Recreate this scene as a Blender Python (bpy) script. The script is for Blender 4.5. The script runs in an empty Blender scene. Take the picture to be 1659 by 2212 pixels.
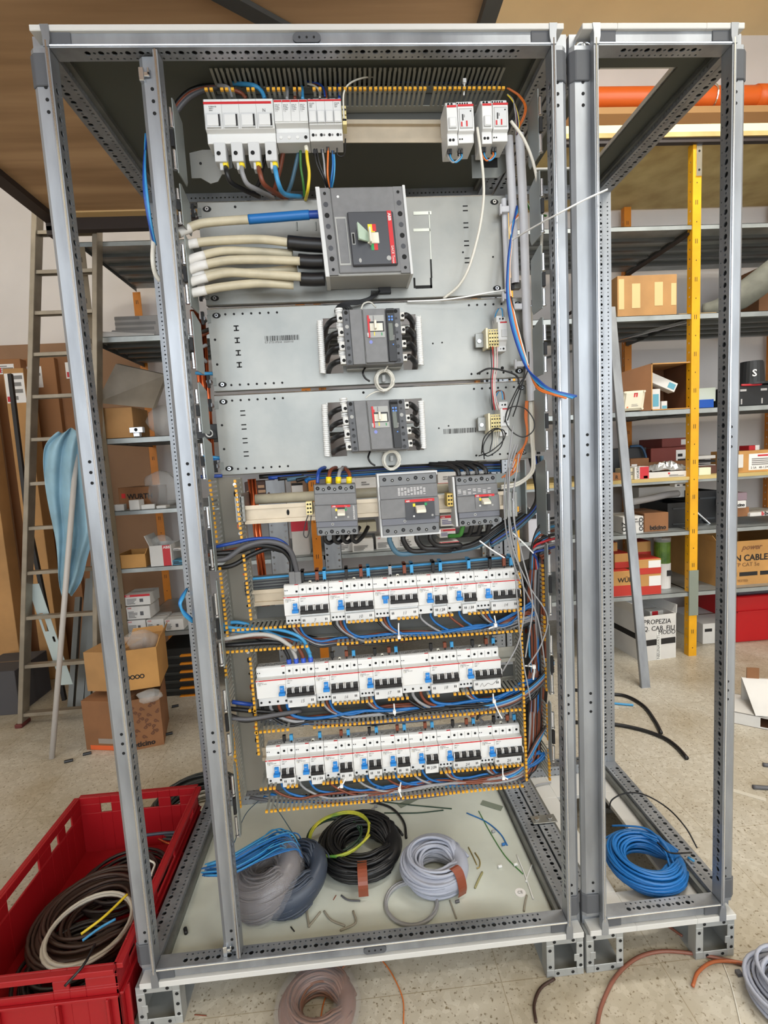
import bpy, math, random
from mathutils import Vector, Matrix
random.seed(7)
SC = bpy.context.scene
COL = SC.collection
PI = math.pi
# ---------------------------------------------------------------- camera model
FPX = 1114.8
CAM = Vector((0.50787, -1.10253, 1.13102))
def _rot():
    r = Vector((0.1067, -0.0668, -0.0591)); th = r.length; k = r/th
    K = Matrix(((0, -k.z, k.y), (k.z, 0, -k.x), (-k.y, k.x, 0)))
    R = Matrix.Identity(3) + K*math.sin(th) + (K@K)*(1-math.cos(th))
    return R @ Matrix(((1, 0, 0), (0, 0, -1), (0, 1, 0)))
RC = _rot()
def at(px, py, Y=None, X=None, Z=None):
    d = RC.transposed() @ Vector(((px-829.5)/FPX, (py-1106)/FPX, 1.0))
    if Y is not None: t = (Y-CAM.y)/d.y
    elif X is not None: t = (X-CAM.x)/d.x
    else: t = (Z-CAM.z)/d.z
    return CAM + d*t
FZ = -0.152          # workshop floor
# ---------------------------------------------------------------- materials
def lin(c):
    return tuple(((v/255)/12.92 if v/255 <= .04045 else (((v/255)+.055)/1.055)**2.4) for v in c)
MATS = {}
def mat(name, rgb, rough=.5, metal=0., var=0., vscale=20., rgb2=None, bump=0., bscale=80., alpha=None, spec=.5, stretch=None, trans=0., emit=None):
    if name in MATS: return MATS[name]
    m = bpy.data.materials.new(name); m.use_nodes = True
    nt = m.node_tree; b = nt.nodes['Principled BSDF']
    c = (*lin(rgb), 1)
    b.inputs['Base Color'].default_value = c
    b.inputs['Roughness'].default_value = rough
    b.inputs['Metallic'].default_value = metal
    b.inputs['Specular IOR Level'].default_value = spec
    if trans: b.inputs['Transmission Weight'].default_value = trans
    if alpha is not None: b.inputs['Alpha'].default_value = alpha
    if emit:
        b.inputs['Emission Color'].default_value = c; b.inputs['Emission Strength'].default_value = emit
    if var or rgb2 or bump:
        tc = nt.nodes.new('ShaderNodeTexCoord'); mp = nt.nodes.new('ShaderNodeMapping')
        nt.links.new(tc.outputs['Object'], mp.inputs['Vector'])
        if stretch: mp.inputs['Scale'].default_value = stretch
    if var or rgb2:
        n = nt.nodes.new('ShaderNodeTexNoise'); n.inputs['Scale'].default_value = vscale; n.inputs['Detail'].default_value = 5
        nt.links.new(mp.outputs['Vector'], n.inputs['Vector'])
        r = nt.nodes.new('ShaderNodeValToRGB')
        c1 = rgb; c2 = rgb2 or tuple(max(0, min(255, v*(1-var))) for v in rgb)
        if not rgb2: c1 = tuple(min(255, v*(1+var*.5)) for v in rgb)
        r.color_ramp.elements[0].color = (*lin(c2), 1); r.color_ramp.elements[1].color = (*lin(c1), 1)
        r.color_ramp.elements[0].position = .35; r.color_ramp.elements[1].position = .65
        nt.links.new(n.outputs['Fac'], r.inputs['Fac']); nt.links.new(r.outputs['Color'], b.inputs['Base Color'])
    if bump:
        n2 = nt.nodes.new('ShaderNodeTexNoise'); n2.inputs['Scale'].default_value = bscale; n2.inputs['Detail'].default_value = 4
        nt.links.new(mp.outputs['Vector'], n2.inputs['Vector'])
        bp = nt.nodes.new('ShaderNodeBump'); bp.inputs['Strength'].default_value = bump; bp.inputs['Distance'].default_value = .004
        nt.links.new(n2.outputs['Fac'], bp.inputs['Height']); nt.links.new(bp.outputs['Normal'], b.inputs['Normal'])
    MATS[name] = m
    return m
ZINC = mat('zinc_steel', (158, 162, 167), .42, .62, .12, 14, bump=.05, bscale=30, stretch=(1, 1, .25))
ZPLATE = mat('zinc_plate', (154, 153, 147), .40, .72, 0, 5, rgb2=(132, 134, 131), bump=.05, bscale=90)
ZDARK = mat('aged_zinc', (128, 130, 126), .5, .7, .12, 16)
ALU = mat('polished_bracket', (215, 218, 222), .22, .95)
RAIL = mat('passivated_rail', (196, 182, 160), .42, .55, .05, 20)
COVER = mat('painted_cover_sheet', (205, 204, 200), .5)
PANEL = mat('grey_panel_sheet', (196, 200, 190), .55, 0, .05, 6)
CAP = mat('grey_corner_plastic', (84, 86, 90), .6)
DARK = mat('hole_shadow_black', (14, 14, 14), .8)
BLACK = mat('black_plastic', (24, 24, 26), .45)
GREYM = mat('breaker_grey', (116, 116, 117), .5, 0, .04, 60)
GREYD = mat('breaker_dark_grey', (58, 59, 64), .35)
GREYL = mat('breaker_light_grey', (164, 164, 161), .5)
WHITE = mat('breaker_white', (222, 222, 220), .45)
WHITE2 = mat('breaker_side_white', (205, 206, 206), .5)
RED = mat('label_red', (200, 30, 36), .5)
BLUE = mat('toggle_blue', (40, 130, 205), .4)
GREEN = mat('label_green', (30, 150, 80), .5)
YEL = mat('ferrule_yellow', (240, 212, 30), .4)
IVORY = mat('toggle_ivory', (226, 222, 205), .4)
TERM = mat('terminal_cream', (226, 210, 150), .5)
DUCT = mat('duct_grey_plastic', (148, 148, 140), .5)
DUCTB = mat('duct_base_grey', (132, 127, 116), .5)
TIP = mat('duct_finger_amber', (222, 162, 40), .45)
CBLACK = mat('cable_black', (22, 22, 24), .4)
CBLUE = mat('cable_blue', (26, 104, 172), .38)
CLBLUE = mat('cable_light_blue', (62, 148, 200), .38)
CNAVY = mat('cable_royal_blue', (26, 66, 150), .35)
CBROWN = mat('cable_brown', (122, 62, 40), .42)
CGREY = mat('cable_grey', (150, 150, 152), .42)
CDGREY = mat('cable_dark_grey', (84, 84, 88), .42)
CWHITE = mat('cable_white', (222, 218, 206), .45)
CBEIGE = mat('cable_beige', (196, 186, 160), .45, 0, .06, 25)
CORANGE = mat('cable_orange', (214, 112, 44), .42)
CRED = mat('cable_red', (196, 40, 50), .42)
CGREEN = mat('cable_green', (60, 120, 50), .42)
CYEL = mat('cable_yellow', (226, 198, 46), .42)
TIE = mat('cable_tie_white', (232, 232, 230), .4)
COPPER = mat('copper', (206, 104, 62), .3, .9)
CARD = mat('cardboard', (178, 134, 84), .8, 0, .08, 5)
CARD2 = mat('cardboard_dark', (140, 96, 62), .8, 0, .08, 5)
CARD3 = mat('cardboard_orange', (196, 146, 84), .8, 0, .07, 5)
CARDI = mat('cardboard_inside', (108, 70, 44), .85, 0, .08, 6)
WBOX = mat('white_carton', (214, 212, 208), .65, 0, .03, 8)
PAPER = mat('paper_label', (232, 230, 228), .6)
INK = mat('ink_black', (30, 28, 28), .7)
INKG = mat('ink_grey', (128, 126, 124), .7)
TAPE = mat('packing_tape', (216, 186, 132), .35)
YPOST = mat('yellow_upright_paint', (232, 168, 16), .45, 0, .06, 10)
OPOST = mat('orange_upright_paint', (206, 124, 24), .5, 0, .06, 10)
SHELF = mat('shelf_steel', (166, 172, 172), .42, .55, .10, 8)
SHELFD = mat('shelf_rib_steel', (96, 98, 96), .45, .6)
DKSTEEL = mat('dark_painted_steel', (44, 34, 30), .6)
CRATE = mat('red_crate_plastic', (158, 18, 26), .42)
CRATE2 = mat('bright_red_plastic', (186, 14, 22), .4)
LADDER = mat('ladder_aluminium', (152, 142, 126), .42, .5, .08, 12)
FILM = mat('cling_film', (225, 222, 226), .12, 0, alpha=.13, bump=.8, bscale=22)
BAG = mat('clear_bag', (225, 225, 222), .2, 0, alpha=.26, bump=1.0, bscale=30)
BLUEBAG = mat('blue_sheet_plastic', (150, 188, 206), .45, 0, .10, 7, alpha=.86, bump=.5, bscale=14)
PVC = mat('conduit_grey_pvc', (204, 204, 208), .42)
BLACKT = mat('black_case', (30, 32, 34), .5)
TEALG = mat('blue_grey_cable', (70, 104, 124), .45)
# ---------------------------------------------------------------- mesh builder
class Fr:
    """local frame: x right, d away from the viewer, z up"""
    def __init__(s, o, u=(1, 0, 0), w=(0, 0, 1)):
        s.o = Vector(o); s.u = Vector(u).normalized(); s.w = Vector(w).normalized(); s.n = s.w.cross(s.u).normalized()
    @staticmethod
    def px(a, b, Y):
        A = at(*a, Y=Y); B = at(*b, Y=Y); u = (B-A); u.y = 0; u.normalize()
        return Fr(A, u, Vector((-u.z, 0, u.x)))
    @staticmethod
    def yaw(o, deg):
        a = math.radians(deg); return Fr(o, (math.cos(a), math.sin(a), 0))
    def p(s, x, d, z): return s.o + s.u*x + s.n*d + s.w*z
    def L(s, px, py, d=0.):
        dr = RC.transposed() @ Vector(((px-829.5)/FPX, (py-1106)/FPX, 1.0))
        t = ((s.o + s.n*d) - CAM).dot(s.n)/dr.dot(s.n)
        q = CAM + dr*t - s.o
        return q.dot(s.u), q.dot(s.w)
    def move(s, x, d, z):
        f = Fr(s.p(x, d, z), s.u, s.w); return f
W0 = Fr((0, 0, 0))
class MB:
    def __init__(s): s.v = []; s.f = []; s.m = []; s.mats = []; s.cut = []
    def mi(s, m):
        if m not in s.mats: s.mats.append(m)
        return s.mats.index(m)
    def add(s, vs, fs, m):
        b = len(s.v); s.cut.append((b, len(s.f))); s.v += [Vector(q) for q in vs]; i = s.mi(m)
        for f in fs: s.f.append(tuple(b+k for k in f)); s.m.append(i)
        return s
    def box(s, x0, x1, y0, y1, z0, z1, m, F=W0):
        vs = [F.p(x, y, z) for x in (x0, x1) for y in (y0, y1) for z in (z0, z1)]
        return s.add(vs, [(0, 1, 3, 2), (4, 6, 7, 5), (0, 4, 5, 1), (2, 3, 7, 6), (0, 2, 6, 4), (1, 5, 7, 3)], m)
    def pbox(s, F, px0, py0, px1, py1, d0, d1, m):
        """box whose front rectangle is read in photo pixels on the frame's plane d0"""
        x0, z1 = F.L(px0, py0, d0); x1, z0 = F.L(px1, py1, d0)
        return s.box(x0, x1, d0, d1, z0, z1, m, F)
    def prism(s, poly, a, b, m, F=W0, axis='x', skip=()):
        n = len(poly)
        if axis == 'x': g = lambda q, t: F.p(t, q[0], q[1])
        elif axis == 'z': g = lambda q, t: F.p(q[0], q[1], t)
        else: g = lambda q, t: F.p(q[0], t, q[1])
        vs = [g(q, a) for q in poly] + [g(q, b) for q in poly]
        fs = [(i, (i+1) % n, n+(i+1) % n, n+i) for i in range(n) if i not in skip]
        fs += [tuple(range(n-1, -1, -1)), tuple(range(n, 2*n))]
        return s.add(vs, fs, m)
    def cyl(s, p, q, r, m, n=12, r2=None, caps=True):
        p = Vector(p); q = Vector(q); r2 = r if r2 is None else r2
        d = (q-p).normalized(); a = d.orthogonal().normalized(); b = d.cross(a)
        vs = [p+(a*math.cos(2*PI*i/n)+b*math.sin(2*PI*i/n))*r for i in range(n)] + [q+(a*math.cos(2*PI*i/n)+b*math.sin(2*PI*i/n))*r2 for i in range(n)]
        fs = [(i, (i+1) % n, n+(i+1) % n, n+i) for i in range(n)]
        if caps: fs += [tuple(range(n-1, -1, -1)), tuple(range(n, 2*n))]
        return s.add(vs, fs, m)
    def dot(s, F, x, z, r, m=DARK, d=0., n=10, proud=.0006, rz=None):
        rz = rz or r
        vs = [F.p(x+r*math.cos(2*PI*i/n), d-proud, z+rz*math.sin(2*PI*i/n)) for i in range(n)] + [F.p(x+r*math.cos(2*PI*i/n), d+.002, z+rz*math.sin(2*PI*i/n)) for i in range(n)]
        return s.add(vs, [tuple(range(n))]+[(i, (i+1) % n, n+(i+1) % n, n+i) for i in range(n)], m)
    def tube(s, pts, r, m, n=7, caps=True):
        pts = [Vector(p) for p in pts]; N = len(pts)
        if N < 2: return s
        t0 = (pts[1]-pts[0]).normalized(); a = t0.orthogonal().normalized(); vs = []
        for i, p in enumerate(pts):
            t = (pts[min(i+1, N-1)]-pts[max(i-1, 0)])
            if t.length < 1e-9: t = t0
            t.normalize(); a = (a - t*a.dot(t))
            if a.length < 1e-6: a = t.orthogonal()
            a.normalize(); b = t.cross(a)
            rr = r(i/(N-1)) if callable(r) else r
            vs += [p+(a*math.cos(2*PI*k/n)+b*math.sin(2*PI*k/n))*rr for k in range(n)]
        fs = [(i*n+k, i*n+(k+1) % n, (i+1)*n+(k+1) % n, (i+1)*n+k) for i in range(N-1) for k in range(n)]
        if caps: fs += [tuple(range(n-1, -1, -1)), tuple(range((N-1)*n, N*n))]
        return s.add(vs, fs, m)
    def grid(s, g, m, closed=False):
        h = len(g); w = len(g[0]); vs = [q for row in g for q in row]
        fs = [(i*w+j, i*w+(j+1) % w, (i+1)*w+(j+1) % w, (i+1)*w+j) for i in range(h-1) for j in range(w if closed else w-1)]
        return s.add(vs, fs, m)
    def sheet(s, F, W, H, t, m, cuts=(), x0=0, z0=0):
        """flat sheet in the frame's x/z plane with rectangular cut-outs (x0,x1,z0,z1)"""
        xs = sorted({x0, x0+W, *[c for q in cuts for c in q[:2]]}); zs = sorted({z0, z0+H, *[c for q in cuts for c in q[2:4]]})
        for a, b in zip(xs, xs[1:]):
            for c, d in zip(zs, zs[1:]):
                mx, mz = (a+b)/2, (c+d)/2
                if any(q[0] < mx < q[1] and q[2] < mz < q[3] for q in cuts): continue
                s.box(a, b, 0, t, c, d, m, F)
        return s
    def perf(s, o, u, v, n, L, rows, m, pitch=.0125, t=.002, ends=.03):
        o = Vector(o); N = int((L-2*ends)/pitch); mg = (L-N*pitch)/2; v0 = 0.; K = 8
        for w, rr in rows:
            a = o+v*v0
            def quad(x0, x1): s.add([a+u*x0, a+u*x1, a+u*x1+v*w, a+u*x0+v*w], [(0, 1, 2, 3)], m)
            if not rr: quad(0, L)
            else:
                quad(0, mg); quad(mg+N*pitch, L)
                for i in range(N):
                    r = rr[i % len(rr)]
                    if r <= 0: quad(mg+i*pitch, mg+(i+1)*pitch); continue
                    c = a+u*(mg+(i+.5)*pitch)+v*(w/2); hx, hv = pitch/2, w/2
                    outer = [(1, 0), (1, 1), (0, 1), (-1, 1), (-1, 0), (-1, -1), (0, -1), (1, -1)]
                    vs = [c+u*(x*hx)+v*(y*hv) for x, y in outer]
                    inn = [c+(u*math.cos(k*PI/4)+v*math.sin(k*PI/4))*r for k in range(K)]
                    vs += inn+[q+n*t for q in inn]
                    fs = [(k, (k+1) % 8, 8+(k+1) % 8, 8+k) for k in range(8)]+[(8+k, 8+(k+1) % 8, 16+(k+1) % 8, 16+k) for k in range(8)]
                    s.add(vs, fs, m)
            v0 += w
        return s
    def build_each(s, name, parent):
        cuts = s.cut+[(len(s.v), len(s.f))]
        for (v0, f0), (v1, f1) in zip(cuts, cuts[1:]):
            k = MB()
            for f, mi in zip(s.f[f0:f1], s.m[f0:f1]): k.f.append(tuple(q-v0 for q in f)); k.m.append(k.mi(s.mats[mi]))
            k.v = s.v[v0:v1]; k.build(name, parent)
    def build(s, name, parent=None, bevel=0, smooth=False, label=None, cat=None, group=None, kind=None, seg=1):
        if parent is not None: org = parent.get('_o'); org = Vector(org) if org is not None else Vector((0, 0, 0))
        else:
            if kind == 'structure': org = Vector((0, 0, 0))
            else:
                xs = [q.x for q in s.v]; ys = [q.y for q in s.v]; zs = [q.z for q in s.v]
                org = Vector(((min(xs)+max(xs))/2, (min(ys)+max(ys))/2, min(zs)))
        me = bpy.data.meshes.new(name); me.from_pydata([tuple(q-org) for q in s.v], [], s.f)
        for m in s.mats: me.materials.append(m)
        me.polygons.foreach_set('material_index', s.m)
        if smooth: me.polygons.foreach_set('use_smooth', [True]*len(me.polygons))
        me.update()
        o = bpy.data.objects.new(name, me); COL.objects.link(o); o['_o'] = tuple(org)
        if parent is not None: o.parent = parent
        else: o.location = org
        if bevel:
            b = o.modifiers.new('Bevel', 'BEVEL'); b.width = bevel; b.segments = seg; b.limit_method = 'ANGLE'; b.angle_limit = .6
        tag(o, label, cat, group, kind)
        return o
def tag(o, label=None, cat=None, group=None, kind=None):
    if label: o['label'] = label
    if cat: o['category'] = cat
    if group: o['group'] = group
    if kind: o['kind'] = kind
    return o
def thing(name, loc, label, cat, group=None):
    o = bpy.data.objects.new(name, None); COL.objects.link(o); o.location = loc; o['_o'] = tuple(loc); o.empty_display_size = .02
    return tag(o, label, cat, group)
def text(name, s, size, m, parent, o, u=(1, 0, 0), w=(0, 0, 1), align='LEFT', bold=0., squeeze=1., th=.0004, shear=0.):
    c = bpy.data.curves.new(name, 'FONT'); c.body = s; c.size = size; c.align_x = align; c.extrude = th/2; c.offset = bold; c.shear = shear; c.resolution_u = 2
    ob = bpy.data.objects.new(name, c); COL.objects.link(ob)
    me = bpy.data.meshes.new_from_object(ob); bpy.data.objects.remove(ob); bpy.data.curves.remove(c)
    u = Vector(u).normalized(); w = Vector(w).normalized(); n = u.cross(w)
    org = Vector(parent['_o']) if parent is not None else Vector((0, 0, 0))
    for v in me.vertices:
        x, y, z = v.co; v.co = Vector(o)+u*(x*squeeze)+w*y+n*z-org
    me.materials.clear(); me.materials.append(m)
    t = bpy.data.objects.new(name, me); COL.objects.link(t); t['_o'] = tuple(org); t.parent = parent
    return t
def ftext(name, s, size, m, parent, F, x, z, d=-.0008, rot=0, **k):
    """text lying on a frame's front"""
    a = math.radians(rot); u = F.u*math.cos(a)+F.w*math.sin(a); w = -F.u*math.sin(a)+F.w*math.cos(a)
    return text(name, s, size, m, parent, F.p(x, d, z), u, w, **k)
def spline(P, n=8):
    P = [Vector(p) for p in P]
    if len(P) < 3: return [P[0].lerp(P[-1], i/n) for i in range(n+1)]
    Q = [P[0]*2-P[1]]+P+[P[-1]*2-P[-2]]; out = []
    for i in range(1, len(Q)-2):
        a, b, c, d = Q[i-1:i+3]
        for k in range(n):
            t = k/n; out.append(.5*((2*b)+(-a+c)*t+(2*a-5*b+4*c-d)*t*t+(-a+3*b-3*c+d)*t**3))
    out.append(P[-1]); return out
def PX(*pts): return [at(x, y, Y=Y) for x, y, Y in pts]
def PZ(*pts): return [at(x, y, Z=z) for x, y, z in pts]
def wire(name, label, pts, r, m, group=None, cat='wire', n=8, parent=None, sides=7):
    b = MB(); b.tube(spline(pts, n), r, m, sides)
    return b.build(name, parent, smooth=True, label=label, cat=cat if parent is None else None, group=group)
# ================================================================ cabinets
D = 0.58; ZT = 1.923; ZB = 0.0
rowS = [(.018, (.0018, .0022)), (.027, (.0052, .0022))]
rowV = [(.012, None), (.026, (.0055, .0024)), (.012, (.0015, 0))]
U = Vector
class Shear(Fr):
    def __init__(s, xb, xt): s.xb = xb; s.xt = xt
    def p(s, x, d, z): return U((x+s.xb+(s.xt-s.xb)*(z/ZT), d, z))
def bolt_dots(b, F, x, zs, d):
    for z0 in zs:
        for k in (-1, 0, 1):
            q = F.p(x, d, z0+k*.022); b.cyl(q+U((0, -.0006, 0)), q+U((0, .003, 0)), .0034, DARK, 10)
def front_post(parent, xb, xt, s, name='corner_post', mid=False, w=.046, z0=-.012, z1=1.936, zz=(1.845, 1.13, .535, .055)):
    F = Shear(xb, xt); b = MB()
    prof = [(0, -.010), (.009*s, -.010), (.009*s, .008), ((w-.008)*s, .008), (w*s, .015), (w*s, .022), (0, .022)]
    b.prism(prof, z0, z1, ZINC, F, 'z', skip=(6,))
    b.tube([F.p(.0045*s, -.0105, z) for z in (z0, z1)], .0022, ALU, 6)
    b.tube([F.p((w-.006)*s, .012, z) for z in (z0, z1)], .0016, ALU, 6)
    u = F.p(0, 0, 1)-F.p(0, 0, 0); u.normalize()
    b.perf(F.p(0, -.010, z0), u, U((0, 1, 0)), U((s, 0, 0)), z1-z0, [(.006, None), (.016, (.0058, .0028)), (.010, (.0018, 0))], ZINC, ends=.06)
    bolt_dots(b, F, (.009+(w-.019)*.5)*s, zz, .008)
    return b.build(name, parent), F
def corner_caps(parent, F, s, w=.046):
    for z0, z1 in ((1.868, 1.926), (-.002, .048)):
        b = MB(); prof = [(.0105*s, .004), ((w-.009)*s, .004), ((w+.002)*s, .013), ((w+.002)*s, .025), (.0105*s, .025)]
        b.prism(prof, z0, z1, CAP, F, 'z'); b.build('corner_cap', parent, bevel=.0015)
def beam(b, p, q, a, c, s=.045, ra=None, rc=None, m=ZINC):
    """square hollow rail; inner corner line p-q, perforated faces run from it along a and along c"""
    p = U(p); q = U(q); a = U(a); c = U(c); u = (q-p).normalized(); L = (q-p).length
    ra = ra or [(.018, (.0026, .0034)), (.027, (.0060, .0028))]; rc = rc or [(.020, (.0026, .0026)), (.025, (.0052, .0024))]
    ra = [(w*s/.045, r) for w, r in ra]; rc = [(w*s/.045, r) for w, r in rc]
    b.perf(p, u, a, c, L, ra, m); b.perf(p, u, c, a, L, rc, m)
    for o, v in ((p+a*s, c), (p+c*s, a)):
        b.add([o, o+u*L, o+u*L+v*s, o+v*s], [(0, 1, 2, 3)], m)
    for o in (p, q): b.add([o, o+a*s, o+a*s+c*s, o+c*s], [(0, 1, 2, 3)], m)
    # pressed centre groove along the first face
    g = p+a*(s*.36)-c*.0006; b.add([g, g+u*L, g+u*L+a*.0016, g+a*.0016], [(0, 1, 2, 3)], m)
def cabinet(label, x0b, x0t, x1b, x1t, mid=None, holes=False, wl=.046, wr=.046):
    xm = (x0b+x1b)/2
    T = thing('cabinet_frame', (xm, D/2, FZ), label, 'cabinet')
    pL, FL = front_post(T, x0b, x0t, -1, w=wl); pR, FR = front_post(T, x1b, x1t, 1, w=wr)
    corner_caps(pL, FL, -1, wl); corner_caps(pR, FR, 1, wr)
    if mid is not None:
        b, FM = front_post(T, mid[0], mid[1], -1, 'divider_post', True, .043, .004, 1.920, (1.84, 1.115, .52, .035))
        for z in (1.885, .012):
            k = MB(); F = Fr(FM.p(-.036, .004, z))
            k.box(-.006, .004, -.004, .012, -.012, .012, ALU, F); k.box(.0, .014, -.003, .002, -.004, .004, ALU, F); k.box(.010, .014, -.003, .002, -.002, .012, ALU, F)
            k.build('hook_clip', b, bevel=.001)
    # front rails
    for zz, s in ((ZT, 1), (ZB, -1)):
        xa = x0t if s > 0 else x0b; xb = x1t if s > 0 else x1b
        b = MB(); q = lambda y, z: (y, zz+s*z)
        prof = [q(-.010, 0), q(-.010, .006), q(-.003, .008), q(-.003, .030), q(.024, .030), q(.024, 0)]
        b.prism(prof, xa+.001, xb-.001, ZINC, W0, 'x', skip=(5,))
        b.tube([(xa+.002, -.0105, zz+s*.004), (xb-.002, -.0105, zz+s*.003)], .0018, ALU, 6)
        b.perf((xa+.001, -.010, zz), U((1, 0, 0)), U((0, 1, 0)), U((0, 0, s)), xb-xa-.002, [(.006, None), (.016, (.0056, .0030)), (.012, (.0020, .0026))], ZINC, ends=.05)
        rl = b.build('front_rail', T)
        for x, sg in ((xa+.001, 1), (xb-.001, -1)):
            k = MB(); k.box(min(x, x+sg*.038), max(x, x+sg*.038), -.0055, .02, min(zz+s*.0095, zz+s*.0315), max(zz+s*.0095, zz+s*.0315), CAP)
            k.build('rail_end_cap', rl, bevel=.001)
    # corner tongues where the post lip meets the cover
    for F, s in ((FL, -1), (FR, 1)):
        for z0, z1 in ((ZT+.002, ZT+.040), (-.046, -.004)):
            k = MB(); x = 0
            pts = [(-.001*s, z0), (.0095*s, z0), (.0095*s, (z0+z1)/2), (.012*s, z1), (-.004*s, z1), (-.004*s, z0+.014)]
            if z0 < 0: pts = [(-.001*s, z1), (.0095*s, z1), (.012*s, z1-.012), (.012*s, z0), (-.004*s, z0), (-.004*s, z1-.016)]
            k.prism(pts, -.012, .004, ZINC, F, 'y'); k.build('corner_tongue', pL if s < 0 else pR)
    # rear posts and rear / side rails
    for xx, s in ((x0b, -1), (x1b, 1)):
        b = MB(); beam(b, (xx, D, -.01), (xx, D, 1.93), (s, 0, 0), (0, 1, 0), ra=[(.022, (.0046, .0022)), (.023, (.0026, .0018))]); b.build('rear_post', T)
        for zz, sz in ((ZT, 1), (ZB, -1)):
            b = MB(); xt = (x0t if s < 0 else x1t) if sz > 0 else xx
            beam(b, (xx if sz < 0 else xt, .024, zz), (xx, D, zz), (s, 0, 0), (0, 0, sz), s=.045); b.build('side_rail', T)
            b = MB(); o = U((xx-s*.012, .024, zz+sz*.012))
            b.box(min(o.x, o.x+s*.012), max(o.x, o.x+s*.012), .024, D, min(o.z, o.z+sz*.02), max(o.z, o.z+sz*.02), ZDARK); b.build('side_rail_lip', T)
    for zz, sz in ((ZT, 1), (ZB, -1)):
        b = MB(); beam(b, (x0b, D, zz), (x1b, D, zz), (0, 1, 0), (0, 0, sz)); b.build('rear_rail', T)
    # cover sheet on top, base sheet below
    b = MB(); cx0, cx1 = x0t-.024-.008, x1t+.016+.010
    F = Fr((cx0, -.010, ZT+.041), (1, 0, 0), (0, 1, 0))
    cuts = [(x0t-cx0+.04, x1t-cx0-.055, .11, D-.06)] if holes else []
    b.sheet(F, cx1-cx0, D+.07, .011, COVER, cuts)
    b.build('top_cover', T, bevel=.001)
    b = MB(); F = Fr((x0b-.040, -.010, -.034), (1, 0, 0), (0, 1, 0))
    b.sheet(F, x1b-x0b+.08, D+.07, .014, COVER); 
    if holes:
        b = MB(); b.sheet(F, x1b-x0b+.08, D+.07, .014, COVER, [(x0b-F.o.x+.075, x1b-F.o.x-.06, .10, D-.10)])
    b.build('base_sheet', T, bevel=.001)
    if holes:
        b = MB(); F = Fr((x0t+.002, .026, ZT+.028), (1, 0, 0), (0, 1, 0)); b.sheet(F, x1t-x0t-.004, D-.02, .004, mat('shaded_grey_lining', (76, 80, 74), .6), [(.05, x1t-x0t-.055, .06, D-.11)]); b.build('shaded_top_liner', T)  # grey sheet with the unlit look of the cover's underside in its colour
    if not holes:
        b = MB(); b.box(x0b+.012, x1b-.015, .024, D, -.034, -.030, PANEL); b.build('base_liner', T)
        b = MB(); b.box(x0t+.005, x1t-.005, .024, D+.03, ZT+.024, ZT+.028, mat('shaded_grey_lining', (76, 80, 74), .6)); b.build('shaded_top_liner', T)  # grey lining, its colour darkened for the shade under the cover
    return T, FL, FR
CA, FLA, FRA = cabinet('wide galvanised open cabinet frame holding the breakers', -.001, -.001, .963, .963, mid=(.191, .196), wl=.046, wr=.038)
CB, FLB, FRB = cabinet('narrow empty galvanised cabinet frame at the right of the wide one', 1.059, 1.059, 1.348, 1.341, holes=True, wl=.049, wr=.046)
# lock slots of the front rails
for (x, z) in ((at(663, 88, Y=0).x, ZT+.019), (at(810, 2050, Y=0).x, -.020)):
    b = MB(); F = Fr((x, -.004, z)); n = 16
    pts = [((.018+.009*math.cos(t) if math.cos(t) > 0 else -.018+.009*math.cos(t)), .009*math.sin(t)) for t in [2*PI*(i+.5)/n for i in range(n)]]
    b.prism(pts, -.003, .002, CAP, F, 'y')
    for k in (-.014, 0, .014): b.dot(F, k, 0, .0022, d=-.003)
    b.build('rail_plug', CA)
# plinth feet
def foot(parent, x0, x1, y0, y1, left=True):
    b = MB(); w = x1-x0; z0, z1 = FZ, -.048; h = z1-z0; F = Fr((x0, y0, z0))
    b.sheet(F, w, h, .002, ZINC, [(.020, w-.018, .020, h-.018)])
    b.box(.0, .002, 0, y1-y0, 0, h, ZINC, F) if left else b.box(w-.002, w, 0, y1-y0, 0, h, ZINC, F)
    b.box(0, w, 0, y1-y0, h-.002, h, ZINC, F); b.box(0, w, 0, y1-y0, 0, .002, ZINC, F)
    b.box(0 if not left else w-.002, .002 if not left else w, 0, .03, 0, h, ZINC, F)
    b.box(.010 if left else w-.024, .024 if left else w-.010, -.001, .002, h*.36, h*.54, ZINC, F)
    b.box(0, w, y1-y0-.002, y1-y0, 0, h, ZDARK, F)
    for x, z in ((w*.22, h-.009), (w*.72, h-.009), (w-.008, h*.75), (w-.008, h*.5), (w-.008, h*.25), (.009, h*.7), (.009, h*.28), (w*.3, .01), (w*.7, .01)):
        b.dot(F, x, z, .0032)
    b.mats = [mat('foot_zinc', (168, 170, 168), .5, .3, .06, 20) if m is ZINC else m for m in b.mats]; b.build('plinth_foot', parent, bevel=.0012)
for (P, x0, x1, l) in ((CA, -.054, .046, True), (CA, .911, 1.004, False), (CB, 1.010, 1.104, True), (CB, 1.288, 1.388, False)):
    foot(P, x0, x1, -.004, .115, l); foot(P, x0, x1, D-.06, D+.05, l)
for P, x0, x1 in ((CA, -.05, 1.0), (CB, 1.012, 1.385)):
    for s in (0, 1):
        b = MB(); xx = x0 if s == 0 else x1-.003; b.box(xx, xx+.003, .115, D-.06, FZ+.012, -.050, ZDARK); b.build('plinth_side', P)
# joining plates between the two cabinets
for (px, py) in ((1315-0, 0),):
    b = MB(); c = at(1168, 1772, Z=.002); F = Fr((c.x-.028, c.y-.016, .0025), (1, 0, 0), (0, 1, 0))
    b.box(0, .075, -.003, 0, 0, .034, ZPLATE, F)
    for x in (.016, .056): b.cyl(F.p(x, -.003, .017), F.p(x, -.0075, .017), .0085, ALU, 6)
    b.build('joining_plate', CA, bevel=.0008)
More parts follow.
